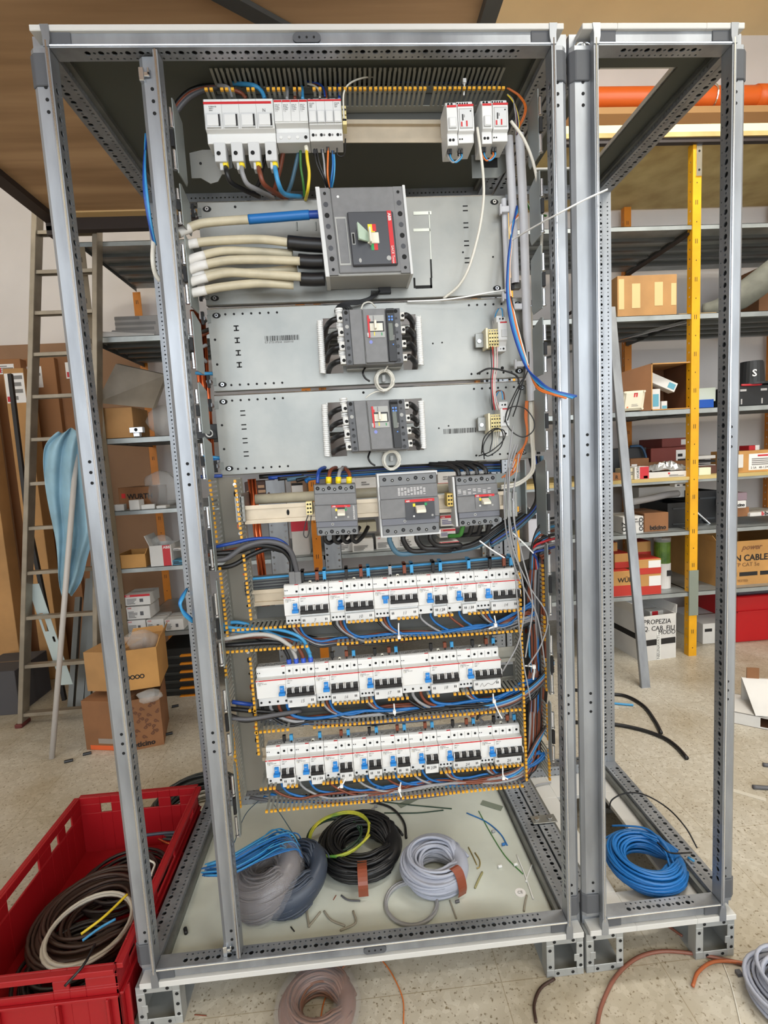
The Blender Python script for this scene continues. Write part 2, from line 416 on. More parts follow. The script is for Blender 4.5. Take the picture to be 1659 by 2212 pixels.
# eye bolts at the top corner between cabinets
for dx in (0.0, .012):
    b = MB(); c = U((1.045+dx-.012, .012, ZT+.008)); b.tube([c+U((math.cos(t)*.012, 0, math.sin(t)*.012)) for t in [2*PI*i/14 for i in range(15)]], .0035, ALU, 6)
    b.cyl(c+U((0, 0, -.022)), c+U((0, 0, -.01)), .005, ALU); b.build('ring_bolt', CB, smooth=True)
# side columns with hinge clips (left behind the divider, right at the corner post)
def side_column(x, s, segs, ylab):
    for (z0, z1) in segs:
        b = MB(); a, c = (x, x+.002)
        e = .092 if z0 > 1.08 or (s < 0 and z0 == .93) else .050; pts = [(.030, z0), (.030, z1), (.04, z1+.003), (e, z1-.010), (e, z0+.012), (e-.008, z0)]
        b.prism(pts, a, c, mat('side_sheet_zinc', (150, 156, 154), .45, .5), W0, 'x')
        sp = b.build('side_plate', CA)
        b = MB()
        h = (z1-z0); xx = x-s*.004
        for k in (.18, .74):
            b.cyl((xx, .028, z0+h*(k-.12)), (xx, .028, z0+h*(k+.12)), .0034, ALU, 8)
            b.cyl((xx, .028, z0+h*(k-.13)), (xx, .028, z0+h*(k-.15)), .0048, ALU, 8)
        b.box(xx-.003, xx+.003, .024, .032, z0+h*.34, z0+h*.56, BLACK)
        b.build('hinge_clip', sp)
side_column(.203, 1, [(1.72, 1.86), (1.62, 1.70), (1.46, 1.60), (1.33, 1.45), (1.20, 1.305), (1.10, 1.19), (.90, 1.065), (.68, .88), (.47, .655), (.27, .45)], 'left')
side_column(.948, -1, [(1.74, 1.87), (1.58, 1.71), (1.43, 1.56), (1.29, 1.41), (1.12, 1.27), (.93, 1.10), (.74, .91), (.55, .72), (.38, .53)], 'right')
# the right side sheet low in the wide cabinet, seen between the ducts
# ================================================================ mounting plates
YPL = .14
def mplate(tl, tr, bl, label, cuts_px=(), rows=True, slots=(), extra=None):
    F = Fr.px(bl, (bl[0]+(tr[0]-tl[0]), bl[1]+(tr[1]-tl[1])), YPL)
    F = Fr(at(*bl, Y=YPL)); W = (at(*tr, Y=YPL)-at(*tl, Y=YPL)).length; H = at(*tl, Y=YPL).z-F.o.z
    T = thing('mounting_plate', F.p(W/2, 0, 0), label, 'panel', 'mounting plates')
    cuts = []
    for (a, b_, c, d) in cuts_px:
        x0, z1 = F.L(a, b_); x1, z0 = F.L(c, d); cuts.append((x0, x1, z0, z1))
    b = MB(); b.sheet(F, W, H, .002, ZPLATE, cuts)
    b.box(0, .002, .002, .018, 0, H, ZPLATE, F); b.box(W-.002, W, .002, .018, 0, H, ZPLATE, F)
    b.box(0, W, .002, .018, 0, .002, ZPLATE, F); b.box(0, W, .002, .018, H-.002, H, ZPLATE, F)
    b.tube([F.p(0, 0, H), F.p(W, 0, H)], .0014, ALU, 5); b.tube([F.p(0, 0, 0), F.p(W, 0, 0)], .0012, ZPLATE, 5)
    if rows:
        for z in (.013, H-.013):
            for i in range(7): b.dot(F, .040+i*.0195, z, .0026)
            for i in range(6): b.dot(F, W-.045-i*.0195, z, .0026)
        for z in (.33*H, .63*H): b.dot(F, .012, z, .0028)
    for (x, z, w, h) in slots: b.box(x-w/2, x+w/2, -.0005, .001, z-h/2, z+h/2, DARK, F)
    for (px, py, r) in (extra or ()):
        x, z = F.L(px, py); b.dot(F, x, z, r)
    for x in (.020, W-.026):
        for z in (.015, H-.015):
            b.dot(F, x, z, .0095, rz=.0062, n=14)
    b.build('plate_sheet', T)
    for x in (.020, W-.026):
        for z in (.015, H-.015):
            k = MB(); k.cyl(F.p(x, -.001, z), F.p(x, -.0025, z), .0042, ALU, 10); k.cyl(F.p(x, -.0024, z), F.p(x, -.0027, z), .002, DARK, 6); k.build('fixing_screw', T)
    # bracket arms to the side columns
    for x, s in ((-.001, -1), (W+.001, 1)):
        for z in (.022, H-.022):
            k = MB(); x1 = F.o.x+x; xe = .216 if s < 0 else .940
            k.box(min(x1, xe), max(x1, xe), YPL-.002, YPL+.014, F.o.z+z-.009, F.o.z+z+.009, ZDARK)
            k.cyl((x1+s*.008, YPL-.008, F.o.z+z), (x1+s*.008, YPL+.01, F.o.z+z), .006, ALU, 6)
            k.box(x1+s*.008-.003, x1+s*.008+.003, YPL-.012, YPL-.004, F.o.z+z-.014, F.o.z+z+.014, BLACK); k.build('plate_bracket', T)
    return T, F, W, H
hs = lambda x, zs, w=.0115, h=.0026, g=.010: [(x, z+k*g/2, w, h) for z in zs for k in (-1, 1)]
P1T, P1F, P1W, P1H = mplate((427, 437), (1092, 420), (446, 660), 'upper bare zinc mounting plate behind the big grey breaker', rows=False,
    slots=hs(.605, (.195, .158, .118, .080)), extra=[(508, 447, .003), (965, 640, .003), (1000, 545, .0022), (1065, 555, .0022)])
# punched window outline right of the big breaker
b = MB(); m = mat('punched_window_rim', (226, 230, 218), .5)
for (a, c, e, g, mm) in ((893, 457, 932, 463, m), (926, 457, 932, 560, m), (893, 494, 930, 499, m), (929, 560, 934, 600, DARK), (898, 617, 934, 622, DARK), (893, 600, 898, 622, DARK), (929, 600, 934, 622, DARK)):
    b.pbox(P1F, a, c, e, g, -.0012, .001, mm)
b.build('knockout_outline', P1T)
P2T, P2F, P2W, P2H = mplate((443, 668), (1137, 651), (463, 846), 'middle zinc mounting plate with a barcode and the upper spiral-wrapped breaker',
    cuts_px=[(697, 688, 742, 806), (866, 680, 903, 798)], slots=hs(.062, (.140, .113, .085, .058))+[(.062, z, .003, .010) for z in (.140, .113, .085, .058)], extra=[(935, 742, .002), (955, 740, .002), (1085, 795, .004)])
P3T, P3F, P3W, P3H = mplate((458, 855), (1145, 826), (478, 1027), 'lower zinc mounting plate with the lower spiral-wrapped breaker',
    cuts_px=[(708, 870, 750, 985), (874, 862, 916, 972)], slots=hs(.062, (.142, .110, .078, .047)), extra=[(785, 848, .003), (948, 925, .002), (969, 920, .002)])
def barcode(T, F, a, c, seed):
    r = random.Random(seed); x0, z1 = F.L(*a); x1, z0 = F.L(*c); b = MB(); x = x0
    while x < x1:
        w = r.choice((.0006, .0006, .0012, .002)); b.box(x, x+w, -.0004, .0004, z0, z1, INK, F); x += w+r.choice((.0007, .0012, .0018))
    b.build('barcode', T)
barcode(P2T, P2F, (572, 726), (647, 734), 3); barcode(P3T, P3F, (958, 927), (1027, 934), 5)
ftext('barcode_digits', 'CT 3TT0 0FEN0  30200100', .0058, INKG, P2T, P2F, P2F.L(572, 742)[0], P2F.L(572, 742)[1])
# ================================================================ DIN rails
def din_rail(a, b_, Y, label, half=.0175, m=RAIL, slots=()):
    F = Fr.px(a, b_, Y); W = (at(*b_, Y=Y)-at(*a, Y=Y)).length
    prof = [(0, half), (0, half-.009), (.009, half-.009), (.009, -half+.009), (0, -half+.009), (0, -half), (.002, -half), (.002, -half+.007), (.011, -half+.007), (.011, half-.007), (.002, half-.007), (.002, half)]
    b = MB(); b.prism(prof, 0, W, m, F); 
    for x in slots: b.dot(F, x*W, 0, .0035, d=.009, rz=.007)
    return b.build('din_rail', label=label, cat='rail'), F, W
din_rail((700, 283), (1000, 283), .125, 'thick pale rail under the top row of white devices', .024)
RM, FM_, WM_ = din_rail((528, 1113), (1095, 1080), .105, 'pale mounting rail carrying the three grey breakers in the middle row', .0215, slots=(.16,))
din_rail((545, 1293), (1122, 1250), .122, 'pale rail behind the top row of numbered white breakers', .0195)
din_rail((548, 1462), (1112, 1412), .122, 'grey rail stub behind the middle row of numbered white breakers', .0195, m=mat('dull_rail', (168, 166, 156), .45, .4))
din_rail((566, 1630), (1135, 1585), .122, 'rail hidden behind the bottom row of numbered white breakers', .0175)
# long beige tube above the middle rail
b = MB(); b.tube([at(552, 1079, Y=.16), at(1108, 1046, Y=.16)], .0125, CBEIGE, 12); b.build('conduit_tube', smooth=True, label='beige tube running across behind the three middle grey breakers', cat='conduit')
# rail end brackets
for (px, py, s, lab) in ((527, 1100, 1, 'left zinc bracket holding the end of the middle rail'), (1098, 1090, -1, 'right zinc bracket holding the end of the middle rail')):
    b = MB(); c = at(px, py, Y=.10); F = Fr(c)
    b.box(-.008, -.004, 0, .10, -.035, .035, ZPLATE, F); b.box(-.020 if s > 0 else -.004, .002 if s > 0 else .022, .0, .003, -.030, .03, ZPLATE, F)
    b.tube([F.p(-.012*s, -.004, -.045), F.p(-.012*s, -.004, .04)], .003, ALU, 6)
    for z in (-.015, .012): b.cyl(F.p(-.010*s, 0, z), F.p(-.010*s, -.004, z), .003, ALU)
    b.build('rail_bracket', label=lab, cat='bracket', bevel=.0008)
b = MB(); c = at(1060, 1050, Y=.15); F = Fr(c); b.box(.0, .075, .0, .003, -.055, .030, mat('bracket_sheet', (150, 156, 154), .45, .6), F)
b.box(.075, .078, -.035, .0, -.07, .06, mat('side_sheet_zinc', (150, 156, 154), .45, .5), F); 
for q in ((.02, -.02), (.045, -.03), (.06, .012)): b.dot(F, q[0], q[1], .004)
b.build('bracket_plate', label='flat zinc side plate right of the middle row of grey breakers', cat='bracket')
# horizontal bus duct with blue edges behind the top breaker row
b = MB(); F = Fr.px((528, 1262), (1118, 1212), .135); W = (at(1118, 1212, Y=.135)-at(528, 1262, Y=.135)).length
b.box(0, W, 0, .05, -.030, .008, mat('busbar_cover_grey', (92, 95, 92), .4), F)
for i in range(5): b.box(0, W, -.003, 0, -.026+i*.007, -.023+i*.007, GREYD, F)
b.build('busbar_block', label='long ribbed grey busbar block behind the top row of numbered breakers', cat='busbar', bevel=.001)
wire('cable', 'light blue cable lying along the top of the ribbed busbar block', [F.p(.01+W*t/6*.98, .004, .0105) for t in range(7)], .0034, CLBLUE, cat='cable')
# ================================================================ slotted wiring ducts
def duct_wall(name, p, q, dirn, depth, parent, pitch=.0106, fw=.0056, skip=(), t=.0016, tips=True, rnd=None):
    """comb of fingers from p to q; fingers project from the base towards the viewer"""
    p = U(p); q = U(q); u = (q-p).normalized(); L = (q-p).length; n = U(dirn); wv = u.cross(n)
    b = MB(); c = MB(); N = int(L/pitch); rows_ = []
    def slab(o, du, dn, m, bb, tt=t):
        vs = [o+u*i+n*j+wv*k for i in (0, du) for j in (0, dn) for k in (-tt/2, tt/2)]
        bb.add(vs, [(0, 1, 3, 2), (4, 6, 7, 5), (0, 4, 5, 1), (2, 3, 7, 6), (0, 2, 6, 4), (1, 5, 7, 3)], m)
    slab(p, L, depth*.28, DUCT, b)
    r = random.Random(rnd or 1)
    for i in range(N):
        f = i/N
        if any(a < f < z for a, z in skip):
            if c.v: rows_.append(c); c = MB()
            continue
        o = p+u*(i*pitch+.002); j = r.uniform(-.001, .001)
        slab(o+n*depth*.28, fw, depth*.60, DUCT, b)
        slab(o+n*(depth*.88)+u*j, fw, depth*.12, DUCT, b)
        if tips: slab(o+n*(depth*.95)+u*j-u*.0003, fw+.0006, .0052, TIP, c, .0052)
    o1 = b.build(name+'_wall', parent)
    for c in rows_+([c] if c.v else []): c.build('amber_finger_tips', o1)
    return o1
YB = .145; YT = .070
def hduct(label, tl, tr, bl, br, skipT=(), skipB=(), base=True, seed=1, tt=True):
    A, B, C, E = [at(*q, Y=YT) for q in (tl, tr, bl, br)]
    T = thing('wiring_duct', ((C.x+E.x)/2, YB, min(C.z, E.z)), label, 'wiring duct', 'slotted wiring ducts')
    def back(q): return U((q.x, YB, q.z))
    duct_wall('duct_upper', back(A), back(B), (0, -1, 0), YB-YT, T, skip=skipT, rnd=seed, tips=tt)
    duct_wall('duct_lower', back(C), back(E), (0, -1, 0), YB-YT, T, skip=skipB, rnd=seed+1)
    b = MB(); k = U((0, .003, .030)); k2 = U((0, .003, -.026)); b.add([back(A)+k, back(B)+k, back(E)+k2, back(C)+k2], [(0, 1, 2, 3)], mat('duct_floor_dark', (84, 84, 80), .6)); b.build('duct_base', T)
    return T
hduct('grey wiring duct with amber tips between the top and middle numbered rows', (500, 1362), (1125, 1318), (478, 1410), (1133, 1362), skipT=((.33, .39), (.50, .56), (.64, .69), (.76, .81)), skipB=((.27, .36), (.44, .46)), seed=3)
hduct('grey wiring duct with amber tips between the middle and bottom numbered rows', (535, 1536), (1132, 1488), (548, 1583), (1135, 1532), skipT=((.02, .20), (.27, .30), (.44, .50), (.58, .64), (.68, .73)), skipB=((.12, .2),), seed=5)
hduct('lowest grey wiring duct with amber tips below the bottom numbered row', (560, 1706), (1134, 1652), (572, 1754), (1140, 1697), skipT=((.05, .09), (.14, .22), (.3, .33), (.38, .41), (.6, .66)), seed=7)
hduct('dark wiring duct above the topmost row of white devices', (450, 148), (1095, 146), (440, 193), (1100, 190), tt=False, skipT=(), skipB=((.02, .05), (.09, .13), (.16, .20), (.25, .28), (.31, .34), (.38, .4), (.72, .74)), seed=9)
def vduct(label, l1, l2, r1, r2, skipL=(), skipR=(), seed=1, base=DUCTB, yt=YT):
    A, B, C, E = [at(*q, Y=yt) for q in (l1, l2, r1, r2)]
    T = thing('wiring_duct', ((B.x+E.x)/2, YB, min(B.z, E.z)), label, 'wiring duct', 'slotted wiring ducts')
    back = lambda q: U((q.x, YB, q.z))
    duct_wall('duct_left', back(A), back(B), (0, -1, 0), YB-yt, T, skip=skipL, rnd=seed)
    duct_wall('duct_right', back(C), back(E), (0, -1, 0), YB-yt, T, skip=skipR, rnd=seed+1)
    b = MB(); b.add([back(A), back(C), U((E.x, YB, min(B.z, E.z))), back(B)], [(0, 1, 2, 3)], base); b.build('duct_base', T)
    k = MB(); c = (back(A)+back(C))/2; e = (back(B)+back(E))/2
    for i in range(1, 9):
        q = c.lerp(e, i/9.); F = Fr(q)
        k.dot(F, .008, 0, .003, rz=.007 if i % 2 else .003, m=DARK if i % 3 else COPPER)
        if i % 3 == 1: k.cyl(F.p(.010, -.006, .022), F.p(.010, 0, .022), .004, ALU, 8)
    k.build('duct_slots', T)
    return T
vduct('upper left vertical wiring duct with amber tips, reaching the middle row', (452, 1033), (493, 1385), (507, 1035), (543, 1345), skipL=((.42, .52),), skipR=((.40, .50), (.36, .38)), seed=11)
vduct('lower left vertical wiring duct with amber tips beside the lower rows', (485, 1425), (520, 1752), (540, 1420), (560, 1640), skipL=((.3, .42),), seed=13)
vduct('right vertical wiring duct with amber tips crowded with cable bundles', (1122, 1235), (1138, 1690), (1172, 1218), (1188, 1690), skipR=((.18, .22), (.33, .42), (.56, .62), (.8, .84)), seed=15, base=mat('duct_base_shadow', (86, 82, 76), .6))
# loose-bent fingers of the last duct end
# copper earth bars behind the left duct
for i, (a, c) in enumerate((((415, 670), (450, 1010)), ((430, 690), (452, 1005)), ((540, 1035), (572, 1320)))):
    b = MB(); p = at(*a, Y=.20); q = at(*c, Y=.20); b.tube([p, q], .0055 if i < 2 else .0065, COPPER, 8)
    b.tube([p+U((.008, .008, 0)), q+U((.008, .008, 0))], .005, COPPER, 8)
    b.build('copper_bar', smooth=True, label=('outer copper bar behind the left edge of the mounting plates', 'inner copper bar behind the left edge of the mounting plates', 'copper bar behind the left vertical duct and middle rail')[i], cat='busbar')
b = MB(); b.pbox(Fr.px((400, 930), (470, 930), .18), 424, 916, 470, 948, 0, .03, BLACK); b.build('busbar_support', label='black busbar support left of the lower zinc plate', cat='support', bevel=.001)
# ================================================================ moulded case breakers
def mark_brand(T, F, x, z, size, rot=0, d=-.001, m=None): ftext('lettering', 'ABB', size, m or WHITE, T, F, x, z, d, rot, bold=size*.02)
# ---- the big breaker on the upper plate (turned on its side)
F = Fr.px((705, 597), (893, 590), .045); W = .187; H = .190
F = Fr(at(703, 596, Y=.045), at(893, 590, Y=.045)-at(703, 596, Y=.045)); F.u.y = 0; F.u.normalize(); F.w = U((-F.u.z, 0, F.u.x)); F.w += F.u*(-.055); F.w.normalize()
W = (at(893, 590, Y=.045)-at(703, 596, Y=.045)).length; H = (at(690, 405, Y=.045)-at(703, 596, Y=.045)).length
T = thing('circuit_breaker', F.p(W/2, .1, 0), 'largest grey moulded breaker, on the upper plate, fed by thick beige cables', 'circuit breaker')
b = MB(); b.box(.004, W-.004, .004, .093, 0, H, GREYL, F); b.box(.030, W-.020, 0, .010, .004, H, GREYM, F); b.build('body', T, bevel=.002)
b = MB(); b.box(0, .009, -.001, .093, -.002, H+.002, WHITE2, F); b.build('side_rail_left', T, bevel=.001)
b = MB(); b.box(W-.006, W, -.001, .093, -.002, H+.002, WHITE2, F); b.build('side_rail_right', T, bevel=.001)
for x0, xc in ((.009, .018), (W-.026, W-.016)):
    b = MB(); b.box(x0, x0+.019, -.0005, .010, .001, H-.001, GREYM, F)
    for i in range(8): b.dot(F, xc, .012+i*(H-.024)/7, .0052 if i not in (0, 7) else .0032, d=-.0005, m=DARK if i % 2 or i in (0, 7) else GREYD)
    b.build('terminal_strip', T)
b = MB(); b.box(.033, .058, -.001, .004, .020, .118, GREYL, F); b.box(.036, .055, -.0016, 0, .024, .114, GREYM, F)
b.dot(F, .045, .158, .002, m=PAPER, d=-.0002); b.build('setting_panel', T, bevel=.0006)
b = MB(); b.box(.060, .156, -.009, .004, .016, .124, GREYD, F); FC = b.build('front_cover', T, bevel=.002)
b = MB(); b.box(.143, .152, -.0100, -.008, .018, .124, RED, F); b.build('red_stripe', FC)
ftext('lettering', 'ABB', .0085, WHITE, FC, F, .1445, .119, -.0106, -90, bold=.0002)
ftext('lettering', 'SACE Tmax', .0075, WHITE, FC, F, .1450, .054, -.0106, -90)
b = MB(); b.dot(F, .138, .029, .005, m=GREYL, d=-.0095, n=14); b.dot(F, .077, .026, .003, m=GREYL, d=-.0092, rz=.0045); b.box(.064, .071, -.0095, -.009, .058, .082, GREYL, F); b.box(.0655, .0695, -.0098, -.009, .060, .080, DARK, F); b.build('emblem', T)
b = MB(); b.box(.100, .114, -.0096, -.009, .082, .098, YEL, F); b.box(.109, .117, -.0098, -.009, .084, .098, RED, F); b.box(.103, .110, -.0096, -.009, .046, .060, GREEN, F); b.box(.109, .117, -.0098, -.009, .046, .060, RED, F); b.build('position_label', FC)
b = MB(); b.box(.096, .121, -.012, -.008, .059, .081, IVORY, F); b.box(.100, .104, -.032, -.010, .055, .084, IVORY, F); 
b.add([F.p(*q) for q in ((.078, -.034, .060), (.078, -.034, .094), (.100, -.012, .062), (.100, -.012, .082), (.076, -.026, .060), (.076, -.026, .094), (.096, -.009, .062), (.096, -.009, .082))], [(0, 1, 3, 2), (4, 6, 7, 5), (0, 4, 5, 1), (2, 3, 7, 6), (0, 2, 6, 4), (1, 5, 7, 3)], mat('toggle_pale_green', (186, 206, 188), .4)); b.build('toggle', FC, bevel=.001)
b = MB(); b.box(.118, .146, .085, .097, -.014, .002, BLACK, F); b.build('plug', T, bevel=.001)
# ---- the two electronic breakers with spiral wraps
def spiral(px, y0, y1, lab, r=.0068):
    p = at(px, y0, Y=.115); q = at(px+(y1-y0)*.055, y1, Y=.115); N = 26; L = (q-p).length; b = MB()
    b.tube([p, q], r*.72, WHITE2, 8)
    b.tube([p.lerp(q, i/(N*8.))+U((math.cos(i*PI/4)*r*.80, math.sin(i*PI/4)*r*.80, 0)) for i in range(N*8+1)], r*.36, TIE, 6)
    b.build('spiral_wrap', smooth=True, label=lab, cat='cable wrap', group='white spiral wraps')
def ebreaker(tl, tr, bl, which, on_z):
    A = at(*tl, Y=.062); B = at(*tr, Y=.062); C = at(*bl, Y=.062)
    F = Fr(C, (1, 0, 0)); F.u = (B-A); F.u.y = 0; F.u.normalize(); F.w = (A-C); F.w.y = 0; H = F.w.length; F.w.normalize(); W = (B-A).length
    T = thing('circuit_breaker', F.p(W/2, .075, 0), which, 'circuit breaker')
    b = MB(); b.box(0, W, .006, .076, 0, H, GREYM, F); b.box(.001, W-.001, .040, .076, -.003, .0, GREYL, F); b.build('body', T, bevel=.0016)
    b = MB(); b.box(.016, .043, 0, .007, .001, H-.001, GREYM, F); b.box(.0435, .045, .001, .007, .001, H-.001, GREYL, F); b.box(.045, .093, -.003, .007, .003, H-.002, GREYM, F); FC = b.build('front_cover', T, bevel=.001)
    for x0, x1, k in ((.002, .015, 0), (W-.019, W-.001, 1)):
        b = MB(); b.box(x0, x1, .002, .007, .001, H-.001, mat('terminal_grey', (78, 79, 82), .45), F)
        for i in range(8): b.dot(F, (x0+x1)/2, .007+i*(H-.014)/7, .0042 if i in (0, 2, 5, 7) else .0026, d=.0018, m=BLACK if i % 2 == 0 else GREYL if i == 5 else DARK)
        b.build('terminal_strip', T)
    for i in range(4):                                             # cable lugs left
        z = H*(.12+i*.253)
        b = MB(); b.box(-.012, .003, .010, .030, z-.010, z+.009, mat('tinned_lug', (188, 184, 176), .4, .4), F); b.box(-.012, -.009, .008, .012, z-.007, z+.007, WHITE2, F)
        b.dot(F, -.004, z-.002, .003, d=.0095); b.build('lug', T, bevel=.0008)
        b = MB(); z2 = z+.012
        [b.cyl(F.p(-.006, .022, z2-.004+k*.005), F.p(-.006, .022, z2+k*.005), .0088, TIE, 12) for k in range(3)]; b.build('insulating_sleeve', T, smooth=True)
        b = MB(); b.box(W-.001, W+.010, .012, .030, z-.008, z+.008, mat('tinned_lug', (188, 184, 176), .4, .4), F); b.dot(F, W+.006, z, .0025, d=.0115); b.build('lug', T, bevel=.0008)
    b = MB(); b.box(.096, .113, -.004, .004, .004, H-.002, BLACK, F); b.box(.097, .112, -.0045, -.003, H-.012, H-.006, DARK, F)
    for i in (0, 1):
        for j in (0, 1): b.cyl(F.p(.1015+i*.0062, -.004, H-.020-j*.0062), F.p(.1015+i*.0062, -.0055, H-.020-j*.0062), .0024, mat('button_blue', (80, 130, 205), .3), 12)
    b.box(.0985, .1085, -.0048, -.003, .048, .086, mat('display_glass', (74, 78, 62), .2), F); b.cyl(F.p(.1065, -.004, .040), F.p(.1065, -.0055, .040), .0018, mat('button_blue', (80, 130, 205), .3), 10)
    ftext('lettering', 'Ekip', .006, GREYL, T, F, .1105, .050, -.0050, 90); b.build('trip_unit', T, bevel=.0006)
    z0 = H*on_z
    b = MB(); b.box(.054, .090, -.0048, -.002, z0, z0+.047, GREYL, F); b.box(.056, .089, -.0052, -.004, z0+.012, z0+.034, BLACK, F); b.box(.058, .086, -.0060, -.004, z0+.014, z0+.030, IVORY, F)
    b.box(.056, .060, -.0052, -.0045, z0+.034, z0+.040, RED, F); b.box(.066, .068, -.0052, -.0045, z0+.036, z0+.046, GREYM, F); b.box(.066, .068, -.0054, -.0045, z0+.004, z0+.012, YEL, F); b.box(.082, .084, -.0054, -.0045, z0+.004, z0+.010, GREEN, F); b.build('toggle_window', FC)
    b = MB(); b.box(.0535, .0575, -.0056, -.004, z0, z0+.047, RED, F); b.build('red_stripe', FC)
    ftext('lettering', 'ABB', .0052, WHITE, T, F, .0545, z0+.001, -.0062, 90, bold=.0001)
    b = MB(); b.box(.067, .072, -.020, -.005, z0+.016, z0+.034, IVORY, F); b.build('toggle', FC, bevel=.0012)
    b = MB(); b.dot(F, .058, z0-.009, .0038, m=mat('emblem_violet', (120, 130, 200), .4), d=-.003, n=14); b.build('emblem', FC)
    return T, F, W, H
E2, EF2, EW, EH2 = ebreaker((738, 668), (864, 664), (748, 789), 'grey electronic breaker on the middle plate, with black loom above it', .47)
E3, EF3, EW3, EH3 = ebreaker((748, 866), (874, 861), (760, 976), 'grey electronic breaker on the lower plate, with white cable roll below it', .45)
spiral(691, 692, 806, 'white spiral wrap left of the breaker on the middle plate'); spiral(903, 684, 788, 'white spiral wrap right of the breaker on the middle plate')
spiral(701, 873, 985, 'white spiral wrap left of the breaker on the lower plate'); spiral(909, 866, 968, 'white spiral wrap right of the breaker on the lower plate')
for FF, HH, wd, cutl, cutr in ((EF2, EH2, 'middle', 697, 903), (EF3, EH3, 'lower', 708, 914)):
    for i in range(4):
        z = HH*(.12+i*.253)
        p = FF.p(-.010, .020, z); g = 'black cables at the plate breakers'
        wire('power_cable', f'black cable entering the left side of the {wd} plate breaker, number {4-i} from the top', [p, p+U((-.013, .004, -.003)), p+U((-.026, .03, -.008)), p+U((-.034, .10, -.012))], .0062, CBLACK, g, 'cable')
        p = FF.p(EW+.008, .020, z)
        wire('power_cable', f'black cable leaving the right side of the {wd} plate breaker, number {4-i} from the top', [p, p+U((.010, .002, .002)), p+U((.024, .03, -.006)), p+U((.032, .10, -.010))], .0066, CBLACK, g, 'cable')
    b = MB(); c = FF.p(.085, .055, -.002); b.tube(spline([FF.p(.043, .04, 0), FF.p(.036, .02, -.014), FF.p(.040, .02, -.026), FF.p(.050, .02, -.034)], 6), .0022, CBLACK, 6)
    b.build('wire_stub', smooth=True, label=f'short black hook-shaped cable below the {wd} plate breaker', cat='wire')
# cable rolls hanging under the breakers
def cable_roll(px, py, R, lab, Y=.115):
    R *= 1.15
    c = at(px, py, Y=Y); r = random.Random(px); pts = []
    for i in range(7*18):
        a = i*2*PI/18; rr = R*(1+.09*math.sin(i*.31)-.05*(i//18 % 3)+.02*r.uniform(-1, 1)); pts.append(c+U((math.cos(a)*rr, -.002*(i//18)+.003*math.sin(i), math.sin(a)*rr*1.12)))
    b = MB(); b.tube(pts, .0023, CWHITE, 6); b.build('cable_roll', smooth=True, label=lab, cat='cable coil')
    return c
c = cable_roll(830, 822, .018, 'small white cable roll hanging below the breaker of the middle plate')
wire('lead_wire', 'white lead from the middle plate breaker down to its cable roll', [EF2.p(.095, .03, .002), EF2.p(.085, .03, -.012), c+U((.002, 0, .020))], .0016, CWHITE)
c = cable_roll(845, 993, .017, 'small white cable roll hanging below the breaker of the lower plate')
wire('lead_wire', 'white lead looping over the gap down to the lower plate breaker', PX((790, 860, .10), (800, 852, .10), (815, 846, .11), (830, 848, .12)), .0016, CWHITE)
b = MB(); b.box(-.004, .004, -.006, .0, -.006, .010, GREYL, Fr(at(829, 820, Y=.12))); b.build('plug_connector', label='small clear plug inside the upper white cable roll', cat='connector', bevel=.001)
b = MB(); b.box(-.004, .004, -.006, .0, -.006, .008, GREYL, Fr(at(846, 991, Y=.12))); b.build('plug_connector', label='small clear plug inside the lower white cable roll', cat='connector', bevel=.001)
# black loom from the big breaker to the electronic one
for i in range(7):
    r = random.Random(i); wire('control_wire', 'thin black control wire looping from the plug under the largest breaker', PX((803+i*3, 628, .13), (800+i*2, 640, .125), (778, 648+i*1.4, .12), (740+i*2, 654+i, .115), (726+i, 664+i*2, .11), (728+i, 674+i*2, .12)), .0011, BLACK, 'thin black control wires above the middle plate breaker')
b = MB()
for k in range(5):
    b.tube([at(738+k, 672, Y=.118)+U((math.cos(a)*(.012+.002*k), math.sin(a*2+k)*.003, math.sin(a)*(.009+.0015*k))) for a in [2*PI*i/18 for i in range(19)]], .0012, BLACK, 5)
b.build('wire_coil', smooth=True, label='tangled coil of thin black wire at the upper left corner of the middle plate breaker', cat='cable coil')
wire('lead_wire', 'white lead arching over the top of the middle plate breaker', PX((780, 668, .10), (786, 656, .10), (800, 653, .10), (812, 664, .11)), .0018, CWHITE)
